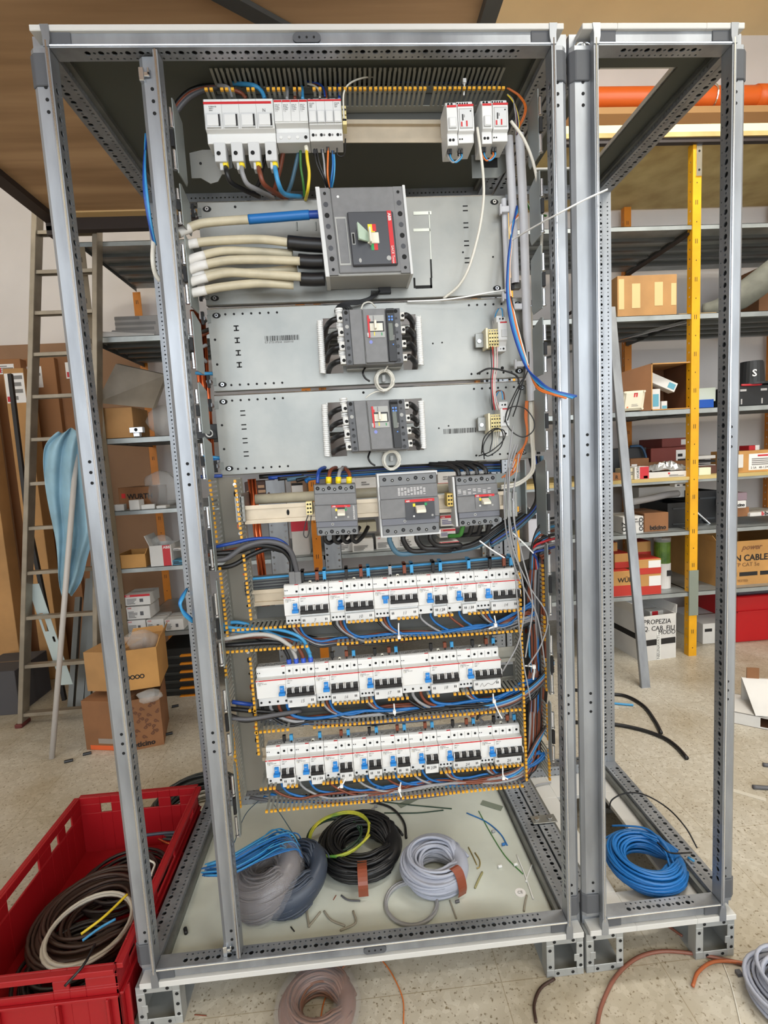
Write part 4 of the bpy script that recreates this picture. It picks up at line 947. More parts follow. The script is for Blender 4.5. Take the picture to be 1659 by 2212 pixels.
tie('white cable tie drooping below the bottom row at the middle', PX((866, 1690, .07), (863, 1708, .066), (867, 1722, .06)), at(863, 1705, Y=.066))
tie('white cable tie hanging at the right end of the bottom row', PX((1086, 1655, .07), (1087, 1676, .066), (1097, 1683, .066)), at(1087, 1680, Y=.066))
tie('white cable tie around the bundle low in the right vertical duct', PX((1134, 1438, .06), (1150, 1440, .055), (1154, 1446, .055), (1152, 1468, .055)), at(1153, 1440, Y=.055))
tie('white cable tie in the top duct above the relays', PX((1003, 172, .08), (1003, 190, .078), (1002, 206, .08)), at(1003, 176, Y=.078))
# ================================================================ wiring : upper area
g = 'thick beige power cables'
thick = [((384, 505, .05), (400, 497, .06), (440, 482, .07), (536, 474, .075), (548, 473, .075)), ((384, 545, .05), (410, 528, .06), (470, 520, .07), (560, 517, .075), (625, 524, .075)),
         ((396, 570, .05), (425, 556, .06), (480, 543, .075), (540, 543, .09), (600, 546, .10), (632, 548, .10)), ((404, 585, .05), (430, 575, .06), (490, 563, .07), (560, 561, .07), (648, 564, .07)),
         ((398, 602, .06), (425, 594, .07), (480, 585, .085), (540, 588, .09), (642, 580, .10)), ((406, 612, .05), (430, 604, .06), (490, 590, .065), (560, 592, .065), (650, 598, .065)), ((402, 636, .05), (430, 630, .055), (480, 620, .06), (560, 612, .075), (634, 616, .085))]
for i, q in enumerate(thick):
    wire('power_cable', f'thick beige power cable to the largest breaker, {["topmost, sleeved in blue", "second from the top", "third from the top", "fourth from the top", "fifth from the top", "sixth from the top", "lowest of all"][i]}', PX(*q), .0088 if i not in (4,) else .0080, CBEIGE, g, 'cable', n=8, sides=12)
    pp = PX(*q[:3]); b = MB(); b.tube(spline(pp, 6)[:9], .0092, mat('cable_white_wrap', (222, 220, 216), .5), 12); b.build('tape_wrap', smooth=True, label=f'whitish tape wrap at the left end of thick cable {i+1} counted from the top', cat='tape wrap', group='tape wraps on the thick cables')
wire('cable_sleeve', 'blue heat shrink sleeve on the topmost thick cable', PX((537, 474, .075), (590, 470, .075), (640, 466, .075), (668, 464, .075)), .0098, CBLUE, cat='cable sleeve', sides=12)
wire('cable_sleeve', 'blue sleeve end collar at the side of the largest breaker', PX((664, 464, .075), (690, 463, .075)), .0084, CNAVY, cat='cable sleeve', sides=12)
for (a, c, e, r, lab) in (((622, 524), (662, 528), (700, 530), .0150, 'uppermost black heat shrink boot at the side of the largest breaker'), ((645, 564), (672, 566), (700, 566), .0150, 'middle black heat shrink boot at the side of the largest breaker'), ((648, 603), (676, 604), (702, 603), .0140, 'lowest black heat shrink boot at the side of the largest breaker')):
    wire('cable_boot', lab, [at(*a, Y=.08), at(*c, Y=.08), at(*e, Y=.08)], r, CBLACK, 'black boots on the thick cables', 'cable sleeve', sides=12)
# clamp posts between blue sleeve and boots
for px in (641, 682):
    b = MB(); b.tube(PX((px, 480, .08), (px+1, 498, .08)), .0018, ZDARK, 6); b.build('clamp_pin', label=f'thin pin between the blue sleeve and the top black boot, {"left" if px < 650 else "right"} one', cat='pin')
# yellow ferrules and cables below the fuse switch
for i, (px, nm, mm, pts) in enumerate(((487, 'black', CBLACK, ((490, 372, .08), (500, 395, .09), (530, 412, .13), (560, 425, .18))), (522, 'grey', CGREY, ((524, 375, .08), (535, 398, .09), (560, 412, .12), (590, 428, .17))), (558, 'brown', CBROWN, ((562, 375, .08), (572, 400, .09), (600, 420, .14), (620, 432, .18))), (594, 'light blue', CLBLUE, ((596, 372, .08), (603, 400, .085), (616, 420, .12), (650, 425, .18))))):
    p = at(px, 360, Y=.095); b = MB(); b.cyl(at(px-1, 351, Y=.095), at(px+1, 362, Y=.095), .0068, YEL, 12); b.cyl(at(px, 347, Y=.095), at(px-1, 351, Y=.095), .005, IVORY, 12)
    b.build('ferrule', smooth=True, label=f'yellow ferrule on the {nm} cable under the wide fuse switch', cat='ferrule', group='yellow ferrules under the fuse switch')
    wire('feed_cable', f'{nm} cable curving down from the wide fuse switch', [p]+PX(*pts), .0052, mm, cat='cable')
wire('feed_cable', 'yellow-green cable dropping from the surge protector', PX((662, 322, .09), (664, 345, .085), (668, 375, .09), (665, 410, .10), (660, 432, .14)), .0036, CYEL, cat='cable')
b = MB(); b.cyl(at(661, 316, Y=.09), at(663, 328, Y=.09), .0046, IVORY, 10); b.build('ferrule', smooth=True, label='white ferrule on the yellow-green cable', cat='ferrule')
for nm, mm, q, r in (('dark green', CGREEN, ((649, 325, .12), (650, 360, .13), (655, 395, .14), (658, 425, .16)), .003), ('teal', TEALG, ((645, 330, .13), (636, 370, .14), (628, 400, .15), (618, 425, .17)), .0046), ('dark brown', CBROWN, ((612, 328, .13), (606, 360, .14), (598, 390, .15), (590, 420, .17)), .0050), ('black', CBLACK, ((576, 335, .13), (566, 365, .14), (560, 395, .15), (545, 420, .17)), .005),
    ('black', CBLACK, ((679, 322, .08), (684, 352, .08), (698, 385, .085), (706, 405, .10)), .002), ('dark black', CBLACK, ((684, 322, .08), (690, 352, .08), (702, 385, .085), (710, 405, .10)), .002), ('grey', CGREY, ((696, 322, .08), (700, 350, .08), (702, 380, .085), (704, 405, .10)), .0022), ('orange-brown', CORANGE, ((709, 320, .08), (708, 350, .08), (708, 380, .085), (712, 405, .10)), .0022), ('blue', CBLUE, ((718, 326, .08), (719, 355, .08), (716, 385, .085), (714, 405, .10)), .0022), ('light blue', CLBLUE, ((721, 326, .08), (723, 355, .08), (721, 385, .085), (717, 405, .10)), .0018)):
    wire('control_wire', f'{nm} wire dropping from the topmost left devices, starting near the {"surge protector" if q[0][0] < 660 else "fuse holder"}', PX(*q), r, mm, cat='wire')
b = MB()
for x, y in ((680, 326), (696, 325), (708, 320), (719, 328)): b.pbox(Fr(at(700, 330, Y=.078)), x-4, y-3, x+4, y+5, 0, .01, BLACK)
b.build('wire_boots', label='row of short black wire boots under the fuse holder', cat='wire boots')
wire('control_wire', 'short black hook wire under the cream end terminal', PX((728, 320, .08), (729, 334, .08), (738, 338, .08), (745, 330, .085), (746, 300, .09)), .0016, CBLACK)
wire('control_wire', 'cream wire looping up from the end terminal to the upper duct', PX((743, 256, .07), (742, 232, .07), (743, 200, .07), (756, 180, .075), (785, 168, .09), (820, 166, .12)), .0018, CWHITE)
for nm, mm, q, r in (('grey', CGREY, ((502, 212, .10), (500, 200, .10), (490, 188, .10), (470, 184, .12)), .0042), ('brown', CBROWN, ((532, 213, .10), (522, 202, .10), (505, 195, .10), (480, 190, .12)), .0042), ('light blue', CLBLUE, ((572, 213, .10), (564, 196, .10), (545, 184, .10), (500, 180, .12)), .0046), ('grey', CGREY, ((620, 214, .09), (621, 198, .10), (620, 188, .12)), .0034), ('brown', CBROWN, ((637, 214, .09), (638, 198, .10), (637, 188, .12)), .0034), ('light blue', CLBLUE, ((654, 214, .09), (653, 198, .10), (652, 188, .12)), .0036),
    ('white', CWHITE, ((691, 214, .09), (690, 198, .10), (680, 186, .11), (660, 180, .12)), .0022), ('brown', CBROWN, ((706, 214, .09), (702, 195, .10), (688, 183, .11), (662, 177, .12)), .0022), ('navy', CNAVY, ((702, 208, .09), (698, 190, .10), (685, 180, .11), (655, 175, .12)), .0022), ('blue', CNAVY, ((733, 214, .09), (733, 196, .10), (730, 182, .12)), .003)):
    wire('feed_wire', f'{nm} wire entering the top of the {"fuse switch" if q[0][0] < 590 else "surge protector" if q[0][0] < 660 else "fuse holder"} from the upper duct', PX(*q), r, mm, cat='wire')
for i, (nm, mm) in enumerate((('black', CBLACK), ('reddish brown', CBROWN), ('dark grey', CDGREY))):
    wire('feed_cable', f'thick {nm} cable arching out of the upper duct at the far left', PX((372, 245+i*9, .12), (385, 220+i*8, .12), (412, 196+i*6, .12), (450, 186+i*3, .125), (500, 184+i*2, .13), (600, 180+i*3, .135)), .0056, mm, 'thick cables arching out of the upper duct', 'cable')
for i in range(4): wire('feed_wire', 'dark blue wire lying inside the upper duct', PX((520+i*12, 186-i*4, .12), (640, 160+i*5, .125), (760, 176-i*3, .125), (900, 182-i*3, .125), (1080, 184-i*2, .125)), .0026, CNAVY if i % 2 else CBLACK, 'wires inside the upper duct')
# orange and mixed wires round the right relay
for i, (nm, mm) in enumerate((('orange', CORANGE), ('orange', CORANGE), ('yellow', CYEL), ('dark blue', CNAVY), ('black', CBLACK), ('brown', CBROWN), ('grey', CGREY))):
    o = i*3
    q = ((1098, 190, .10), (1122, 206, .10), (1136, 228, .09), (1134, 250, .09), (1122, 275, .10), (1118, 292, .10)) if i < 2 else ((1096, 204, .08), (1108, 220-o*.2, .075), (1118-o*.3, 240, .075), (1124-o*.5, 268, .085), (1120-o*.3, 292, .095))
    wire('control_wire', f'{nm} wire curving behind the right relay pair into the tall grey conduit', [at(x-(o if i < 2 else 0), y, Y=Y) for x, y, Y in q], .0016, mm, 'wires curving into the tall conduit')
# grey conduits
def conduit(lab, pts, r, m=PVC):
    b = MB(); P = spline(pts, 6); b.tube(P, r, m, 14, caps=False); b.tube(P, r*.86, mat('conduit_inner', (120, 120, 122), .6), 14, caps=False); b.build('conduit_tube', smooth=True, label=lab, cat='conduit')
conduit('tall light grey conduit nearest the right corner post', PX((1122, 290, .10), (1129, 420, .105), (1134, 560, .11), (1139, 720, .115), (1149, 866, .118)), .0098)
conduit('shorter light grey conduit left of the tall one', PX((1099, 296, .11), (1106, 420, .115), (1110, 520, .12), (1113, 612, .125)), .0094)
conduit('thin pale corner conduit at the right end of the upper plate', PX((1088, 430, .125), (1092, 530, .128), (1096, 632, .13)), .0062)
b = MB(); G = Fr(at(1148, 940, Y=.13)); 
for z0, z1 in ((-.02, .12), (.14, .30)):
    b.box(-.008, .010, 0, .012, z0, z1, mat('conduit_box_beige', (196, 190, 176), .5), G)
    for k in range(3): b.box(.010, .020, .002, .006, z0+.02+k*.012, z0+.026+k*.012, mat('conduit_box_beige', (196, 190, 176), .5), G)
b.build('trunking_strip', label='beige slotted trunking strip right of the zinc plates', cat='trunking', bevel=.0008)
for (x, y, Y) in ((1090, 456, .105), (1094, 470, .105), (1120, 790, .10), (1140, 806, .10), (1122, 660, .10)):
    pass
for (x, y) in ((1090, 452), (1095, 640), (1118, 662), (1122, 786)):
    b = MB(); c = at(x, y, Y=.112); b.box(-.010, .010, -.004, .008, -.007, .006, PVC, Fr(c)); b.box(-.012, -.008, -.006, .004, -.012, .010, PVC, Fr(c)); b.build('conduit_clip', label=f'light grey conduit clip, {"top" if y < 500 else "second" if y < 650 else "third" if y < 700 else "lowest"} one on the conduits', cat='clip', bevel=.001)
# white cables from the relays
wire('control_cable', 'long cream cable hanging from the left relay pair down to the joint of the plates', PX((1031, 276, .06), (1037, 320, .055), (1043, 370, .06), (1045, 420, .07), (1040, 470, .08), (1030, 520, .085), (1012, 580, .095), (990, 618, .11), (958, 645, .13)), .0030, CWHITE, cat='cable', sides=8)
wire('control_cable', 'long cream cable hanging from the right relay pair beside the corner post', PX((1104, 262, .06), (1130, 298, .05), (1150, 345, .045), (1162, 400, .05), (1170, 460, .06), (1170, 520, .065), (1166, 570, .07), (1150, 615, .10)), .0032, CWHITE, cat='cable', sides=8)
# blue / brown loom leaving the conduit slot and crossing the post
for i, (nm, mm, r) in enumerate((('dark blue', CNAVY, .0024), ('blue', CBLUE, .0024), ('light blue', CLBLUE, .0022), ('light blue', CLBLUE, .0022), ('orange-brown', CORANGE, .0020), ('orange', CORANGE, .0018), ('white', CWHITE, .0018))):
    o = i*2.0
    q = [(1117+o*.2, 445+i*4, .10), (1108-i*1, 490, .095), (1102+o*.3, 525, .09), (1097+o*.4, 570, .085), (1095+o*.6, 630, .08), (1100+o, 680, .07), (1112+o, 730, .05), (1135+o*.5, 790, .02), (1160, 818+i*4, -.01), (1192, 842+i*2, -.03), (1246-i*4 if i < 4 else 1232-i*2, 862-(3-i)*2 if i < 4 else 860, -.045)]
    if i in (3, 6): q = q[:8]
    wire('control_wire', f'{nm} wire of the loose loom crossing in front of the right corner post', PX(*q), r, mm, 'loose loom crossing the right corner post', n=7)
# black thin wires right of plates
for i, q in enumerate((((1104, 640, .075), (1116, 690, .07), (1132, 740, .06), (1136, 780, .055), (1130, 820, .06), (1118, 870, .07), (1108, 900, .08)), ((1030, 808, .10), (1058, 796, .09), (1100, 804, .09), (1118, 815, .09), (1120, 830, .09)), ((1090, 912, .07), (1100, 882, .065), (1130, 880, .06), (1152, 905, .055), (1152, 930, .055), (1130, 944, .06), (1104, 930, .065), (1092, 900, .07), (1112, 850, .075), (1128, 820, .08)), ((1096, 908, .07), (1112, 860, .075), (1140, 800, .08), (1142, 760, .08)), ((1040, 980, .10), (1046, 945, .085), (1070, 925, .08), (1086, 935, .08), (1082, 965, .085), (1055, 985, .09), (1042, 975, .10)), ((1034, 985, .10), (1060, 975, .085), (1088, 950, .08), (1088, 930, .085), (1066, 930, .09), (1045, 960, .09), (1046, 992, .09)))):
    wire('control_wire', ['thin black wire running down from the loom over the tall conduit', 'thick black wire end crossing at the gap of the middle and lower plates', 'big black wire loop in front of the tall conduit beside the lower plate', 'thin black wire crossing the tall conduit near its lower end', 'small black wire loop under the lower cream terminal block', 'second small black wire loop under the lower cream terminal block'][i], PX(*q), .0014 if i != 1 else .0022, CBLACK, n=9)
# wires of cream terminals
for i, (nm, mm) in enumerate((('black', CBLACK), ('red', CRED), ('white', CWHITE), ('pale pink', mat('cable_pink', (226, 190, 190), .45)))):
    wire('control_wire', f'{nm} wire between the two cream terminal blocks', PX((1059+i*5, 748, .10), (1062+i*4, 790, .095), (1060+i*3, 825, .095), (1062+i*3, 860, .095), (1064+i*5, 886, .10)), .0012, mm, cat='wire')
    wire('control_wire', f'{nm} wire end below the lower cream terminal block', PX((1062+i*5, 928, .10), (1063+i*4, 950, .095), (1058+i*6, 975, .10)), .0011, CWHITE if i else CBLACK, 'wire ends below the lower cream terminal block')
for k, (y, nm) in enumerate(((664, 'middle'), (843, 'lower'))):
    for i, (cn, mm) in enumerate((('blue', CLBLUE), ('brown' if k else 'grey', CBROWN if k else CGREY))):
        wire('control_wire', f'{cn} wire arching over the small fuse holder of the {nm} plate', PX((1086+i*4, y+20, .10), (1084+i*3, y+4, .105), (1078-i*4, y+2, .11), (1070-i*4, y+18, .12), (1072-i*4, y+40, .13)), .0015, mm)
for i in range(3): wire('control_wire', 'orange wire dropping below the tall conduit to the middle row', PX((1136+i*2, 866, .115), (1134+i*2, 900, .115), (1138, 940+i*6, .115), (1125-i*5, 985, .11), (1112-i*6, 1018, .10), (1096-i*6, 1032, .10)), .0018, CORANGE, 'orange wires below the tall conduit')
for i in range(2): wire('control_cable', 'cream cable dropping below the tall conduit and turning left to the middle row', PX((1144+i*4, 866, .12), (1146+i*4, 930, .12), (1150+i*4, 985, .12), (1146+i*5, 1020, .11), (1120, 1042+i*5, .10), (1082, 1050+i*5, .10)), .0030, CWHITE, 'cream cables below the tall conduit', 'cable')
wire('earth_wire', 'green and yellow earth wire arching beside the right corner post', PX((1139, 440, .16), (1146, 455, .15), (1158, 464, .14), (1180, 466, .12)), .0026, CGREEN, cat='wire')
for i, (nm, mm) in enumerate((('black', CBLACK), ('dark blue', CNAVY), ('black', CBLACK), ('teal', TEALG))):
    wire('power_cable', f'thick {nm} cable sweeping down to the right of the middle row', PX((1145+i*8, 985, .16), (1160+i*5, 1060, .15), (1150+i*3, 1100, .13), (1105+i*3, 1138+i*2, .12), (1060, 1170+i*3, .12)), .0056, mm, 'thick cables right of the middle row', 'cable')
for i, (nm, mm) in enumerate((('black', CBLACK), ('dark grey', CDGREY), ('blue', CLBLUE), ('brown', CBROWN), ('black', CBLACK), ('red', CRED), ('grey', CGREY), ('dark blue', CNAVY))):
    wire('bundle_wire', f'{nm} wire fanning from the right corner post into the bundle beside the middle row', PX((1200, 1118+i*9, .06), (1178, 1124+i*9, .07), (1160-i, 1145+i*7, .08), (1148+i*1.5, 1185+i*3, .09), (1143+i*3, 1230, .095)), .0030, mm, 'wires fanning from the right corner post')
# blue wires along left of the divider
for i, (nm, mm) in enumerate((('royal blue', CNAVY), ('blue', CBLUE), ('light blue', CLBLUE))):
    wire('control_wire', f'{nm} wire running outside the divider post high on the left', PX((317-i, 290, .06), (311+i, 360, .03), (312+i*3, 420, .02), (322+i*2, 480, .03), (334+i, 530, .05)), .0026, mm, 'blue wires outside the divider post')
wire('control_cable', 'pale grey cable bulging out behind the divider post', PX((332, 520, .05), (330, 560, .04), (335, 590, .05), (345, 606, .06)), .0050, CWHITE, cat='cable')
for i in range(3): wire('control_wire', 'light blue wire looping out left of the divider post at mid height', PX((404, 1272, .04), (392+i*2, 1290, .01), (388+i, 1306, .0), (398, 1322+i*3, .01), (416, 1338+i*3, .03)), .0028, CLBLUE if i else CBLUE, 'light blue wires looping left of the divider post')
# wires entering from the left at middle level
for i, (nm, mm, q, r) in enumerate((('royal blue', CNAVY, ((462, 1182, .07), (500, 1174, .07), (550, 1164, .08), (600, 1166, .09), (628, 1190, .10), (640, 1230, .11)), .0040), ('grey', CDGREY, ((452, 1212, .06), (490, 1206, .07), (530, 1180, .07), (580, 1170, .08), (625, 1188, .09), (644, 1245, .11)), .0062), ('black', CBLACK, ((460, 1196, .07), (510, 1192, .08), (560, 1178, .09), (605, 1186, .10), (628, 1210, .11), (630, 1245, .11)), .0062),
      ('black', CBLACK, ((448, 1228, .08), (500, 1222, .08), (540, 1200, .09), (580, 1185, .10), (610, 1190, .11)), .0056), ('brown', CBROWN, ((446, 1200, .09), (500, 1188, .09), (560, 1178, .10)), .0042),
      ('light blue', CLBLUE, ((474, 1352, .08), (520, 1358, .08), (600, 1360, .09), (650, 1378, .085), (670, 1412, .09)), .0042), ('blue', CLBLUE, ((474, 1358, .09), (520, 1364, .09), (560, 1366, .10)), .0042), ('black', CBLACK, ((470, 1395, .08), (520, 1392, .08), (590, 1388, .09), (620, 1395, .10)), .0056), ('pale grey', mat('cable_light_grey', (176, 174, 170), .42), ((462, 1384, .07), (500, 1378, .07), (560, 1370, .07), (600, 1378, .07), (640, 1405, .08)), .0050),
      ('royal blue', CNAVY, ((502, 1516, .09), (520, 1519, .09), (546, 1522, .10)), .0050), ('black', CBLACK, ((495, 1545, .06), (530, 1556, .06), (580, 1548, .08), (640, 1540, .11)), .0058), ('grey', CDGREY, ((500, 1552, .05), (540, 1553, .05), (590, 1545, .07), (650, 1535, .10)), .0050), ('black', CBLACK, ((490, 1530, .09), (540, 1535, .09), (600, 1540, .10)), .0056))):
    wire('power_cable', f'{nm} cable sweeping in from the divider post at the {"middle" if i < 5 else "second" if i < 9 else "third"} row level, {["upper", "outer", "inner", "lower", "thin", "curling", "short", "under", "front", "short", "front", "outer", "rear"][i]} one', PX(*q), r, mm, 'cables sweeping in from the divider post', 'cable')
for x in (630, 643):
    b = MB(); b.pbox(Fr(at(x, 1240, Y=.10)), x-7, 1236, x+8, 1262, 0, .014, GREYM); b.build('cable_socket', label=f'grey socket at the end of the thick {"black" if x < 640 else "grey"} cable above the first numbered breaker', cat='connector', bevel=.001)
# yellow ferrules above leftmost grey breaker
for i, (px, nm, mm) in enumerate(((686, 'blue', CNAVY), (710, 'brown', CBROWN), (731, 'grey', CGREY), (754, 'brown', CBROWN))):
    dy = 0 if i else 0
    wire('power_cable', f'{nm} cable rising from the {["leftmost","second","third","rightmost"][i]} pole of the leftmost grey breaker', PX((px, 1044, .085), (px+1, 1026, .09), (px+6-(i == 3)*12, 1014, .11), (px+22-(i == 3)*40, 1008, .16)), .0044, mm, cat='cable')
    if i:
        b = MB(); b.cyl(at(px, 1044, Y=.085), at(px, 1030, Y=.085), .0066, YEL, 12); b.cyl(at(px, 1048, Y=.085), at(px, 1044, Y=.085), .005, IVORY, 12); b.build('ferrule', smooth=True, label=f'yellow ferrule on pole {i+1} of the leftmost grey breaker', cat='ferrule', group='yellow ferrules on the leftmost grey breaker')
for i in range(4):
    p = F1.p(W1*(.18+.22*i), .025, -.001)
    wire('power_cable', f'black cable looping below pole {i+1} of the leftmost grey breaker', [p, p+U((0, .004, -.014)), p+U((.010, .012, -.022)), p+U((.026, .03, -.012)), p+U((.040, .06, .005))], .0050, CBLACK, 'black cables below the leftmost grey breaker', 'cable')
for i in range(4):
    p = F2.p(W2*(.14+.24*i), .030, -.004)
    wire('power_cable', f'black cable curving right from below pole {i+1} of the widest grey breaker', [p, p+U((.001, 0, -.018)), p+U((.020, .005, -.034-.004*(3-i))), p+U((.07, .01, -.048+.004*i))]+PX((960+i*10, 1192-i*3, .11), (1030, 1180-i*3, .12), (1090, 1140-i*4, .14), (1140, 1100, .17)), .0062, CBLACK if i else TEALG, 'black cables below the widest grey breaker', 'cable')
for i in range(4):
    p = F3.p(W3*(.16+.22*i), .028, H3)
    wire('power_cable', f'black cable rising over pole {i+1} of the rightmost grey breaker', [p, p+U((-.004, .004, .014)), p+U((-.022, .02, .026)), p+U((-.06, .05, .030))], .0058, CBLACK, 'black cables above the rightmost grey breaker', 'cable')
    p = F3.p(W3*(.16+.22*i), .028, 0)
    wire('power_cable', f'black cable dropping from pole {i+1} of the rightmost grey breaker', [p, p+U((-.003, .004, -.014)), p+U((-.008, .012, -.026)), p+U((-.03, .03, -.030))], .0056, CBLACK if i else CGREEN, 'black cables below the rightmost grey breaker', 'cable')
for i, (cn, mm) in enumerate((('black', CBLACK), ('navy', CNAVY), ('black', CBLACK), ('teal', TEALG), ('black', CBLACK), ('blue', CBLUE))):
    wire('power_cable', f'{cn} cable lying in the dark gap just under the lower zinc plate', PX((560+i*20, 1030+i*2, .17), (680, 1022+i*2, .18), (800, 1012+i*2, .18), (930, 1005+i*2, .18), (1080, 1000+i*3, .18)), .0056, mm, 'cables in the gap under the lower plate', 'cable')
# cream mini terminals beside the grey breakers
for (px, py, lab) in ((668, 1100, 'tiny cream terminal left of the leftmost grey breaker'), (972, 1082, 'small yellow terminal left of the rightmost grey breaker')):
    F = Fr(at(px, py+12, Y=.07)); b = MB(); b.box(-.006, .008, 0, .03, 0, .030, TERM if px < 700 else mat('terminal_ochre', (206, 176, 92), .5), F)
    for i in (0, 1):
        for j in range(3): b.dot(F, -.002+i*.006, .006+j*.009, .0017)
    b.build('terminal_block', label=lab, cat='terminal block', bevel=.0006)
wire('control_wire', 'thin black wire looping below the tiny cream terminal', PX((666, 1112, .07), (660, 1130, .065), (656, 1155, .06), (664, 1160, .06), (670, 1135, .065), (672, 1114, .07)), .0012, CBLACK)
# wires to the left edges of plates
for i, (cn, mm, q, r) in enumerate((('grey', CGREY, ((446, 745, .16), (434, 752, .15), (432, 768, .15), (446, 782, .17)), .0042), ('light blue', CLBLUE, ((424, 806, .17), (440, 807, .16), (460, 807, .16)), .0044), ('light blue', CLBLUE, ((440, 984, .15), (460, 988, .15), (485, 990, .16)), .0040), ('blue', CBLUE, ((440, 994, .15), (460, 995, .15), (485, 992, .16)), .0040), ('pale grey', CGREY, ((442, 1002, .14), (460, 998, .14), (485, 996, .16)), .0038), ('black', CBLACK, ((425, 720, .2), (445, 714, .18), (470, 705, .17)), .0050), ('brown', CBROWN, ((424, 730, .2), (445, 720, .19), (460, 712, .17)), .0042), ('royal blue', CNAVY, ((432, 1030, .12), (450, 1029, .12), (480, 1028, .13)), .0042))):
    wire('power_cable', f'{cn} cable poking out behind the left edge of the {"middle" if i in (0, 1, 5, 6) else "lower"} plate', PX(*q), r, mm, cat='cable')
wire('loose_ring', 'white plastic ring on the black support left of the lower plate', [at(452, 936, Y=.165)+U((math.cos(a)*.008, 0, math.sin(a)*.008)) for a in [2*PI*i/12 for i in range(13)]], .0016, TIE, cat='ring', n=1)
# side cut plates at the ends of the top rail
b = MB(); F = Fr(at(414, 385, Y=.13)); pts = [F0 for F0 in ((0, .0), (.0, .052), (.028, .058), (.075, .058), (.09, .05), (.09, .02), (.07, .012), (.056, -.008), (.040, -.012), (.02, .0))]
b.prism(pts, 0, .002, ZPLATE, F, 'y'); b.dot(F, .022, .030, .003); b.build('end_plate', label='shaped zinc end plate left below the wide fuse switch', cat='bracket')
b = MB(); F = Fr(at(1020, 385, Y=.14)); b.prism([(0, 0), (.0, .05), (.10, .05), (.10, .03), (.075, .01), (.06, 0)], 0, .002, ZDARK, F, 'y'); b.box(.028, .060, -.001, 0, .022, .048, DARK, F); b.build('end_plate', label='shaped zinc end plate right below the relay pairs', cat='bracket')
# ================================================================ coils and clutter on the base of the cabinets
def coil(name, lab, c, R, rb, turns, rw, m, seed=1, tilt=(0, 0), ez=.6, ends=None, parent=None, cat='cable coil', seg=30, ecc=1., sag=0., core=0):
    r = random.Random(seed); c = U(c); pts = []; N = turns*seg
    for k in range(turns):
        a0 = r.uniform(0, 2*PI) if not core else 2*PI*k*.618; q = r.random()**.5 if not core else r.uniform(.86, 1.0); dr = rb*q*math.cos(a0); dz = rb*ez*q*math.sin(a0); ox = r.uniform(-1, 1)*rb*(.25 if not core else .10); oy = r.uniform(-1, 1)*rb*(.25 if not core else .10)
        for i in range(seg):
            a = 2*PI*i/seg; t = i/seg
            rr = R+dr+rb*.18*math.sin(a*2+k)
            pts.append([rr*math.cos(a)*ecc+ox, rr*math.sin(a)+oy, dz+rb*.15*math.sin(a+k*2.1)])
    n = len(pts); sm = []
    for i in range(n):
        w = [pts[min(max(i+d, 0), n-1)] for d in (-3, -2, -1, 0, 1, 2, 3)]; sm.append([sum(q[j] for q in w)/7 for j in range(3)])
    P = []
    for x, y, z in sm:
        z2 = z+x*tilt[0]+y*tilt[1]; P.append(c+U((x, y, max(z2, -rb*ez-.0+0))))
    b = MB(); b.tube(P, rw, m, 6)
    if core:
        g = []
        for i in range(37):
            a = 2*PI*i/36; g.append([c+U((x*ecc, y, z+x*ecc*tilt[0]+y*tilt[1])) for x, y, z in (((R+rb*core*math.cos(t))*math.cos(a), (R+rb*core*math.cos(t))*math.sin(a), rb*ez*core*math.sin(t)) for t in [2*PI*j/12 for j in range(12)])])
        b.grid(g, m, closed=True)
    return b.build(name, parent, smooth=True, label=lab, cat=cat if parent is None else None)
ZI = -.030
T = thing('cable_coil', (.475, .30, ZI), 'big black cable coil lying on the white base of the wide cabinet, taped brown', 'cable coil')
coil('windings', None, (.475, .30, ZI+.032), .097, .036, 38, .0042, CBLACK, 3, ez=.75, parent=T, core=.7)
b = MB(); c = at(784, 1902, Z=ZI+.03); 
pp = [c+U((0, -.030+.0, -.02)), c+U((0, -.03, .012)), c+U((0, -.002, .036)), c+U((0, .034, .030))]
P = spline(pp, 4); b.grid([[q+U((-.013, 0, 0)), q+U((.013, 0, 0))] for q in P], mat('brown_tape', (132, 66, 44), .4)); b.build('brown_tape', T)
T = thing('cable_coil', (.672, .195, ZI), 'light grey cable coil on the white base, right of the black coil, taped brown', 'cable coil')
coil('windings', None, (.676, .195, ZI+.036), .072, .028, 28, .0042, mat('cable_bluish_grey', (164, 168, 182), .4), 8, ez=1.1, parent=T, core=.75)
b = MB(); c = at(990, 1910, Z=ZI+.03)
P = spline([c+U((-.020, .030, .02)), c+U((-.008, .01, .042)), c+U((.004, -.004, .034)), c+U((.010, -.014, .0)), c+U((.008, -.010, -.025))], 4); b.grid([[q+U((-.013, -.006, 0)), q+U((.011, .006, 0))] for q in P], mat('brown_tape', (132, 66, 44), .4)); b.build('brown_tape', T)
coil('cable_loop', 'loose pair of grey cable loops sticking out below the light grey coil', (.60, .115, ZI+.006), .070, .009, 4, .0036, CGREY, 4)
coil('cable_loop', 'green and yellow earth cable ring resting on the black coil', (.415, .315, ZI+.066), .092, .006, 2, .0035, mat('earth_green_yellow', (196, 188, 56), .42, rgb2=(70, 130, 50), vscale=14), 6, tilt=(.12, .0))
coil('cable_loop', 'dark green loose cable ring behind the black coil', (.40, .33, ZI+.05), .085, .010, 3, .003, mat('cable_dark_green', (34, 60, 44), .45), 9)
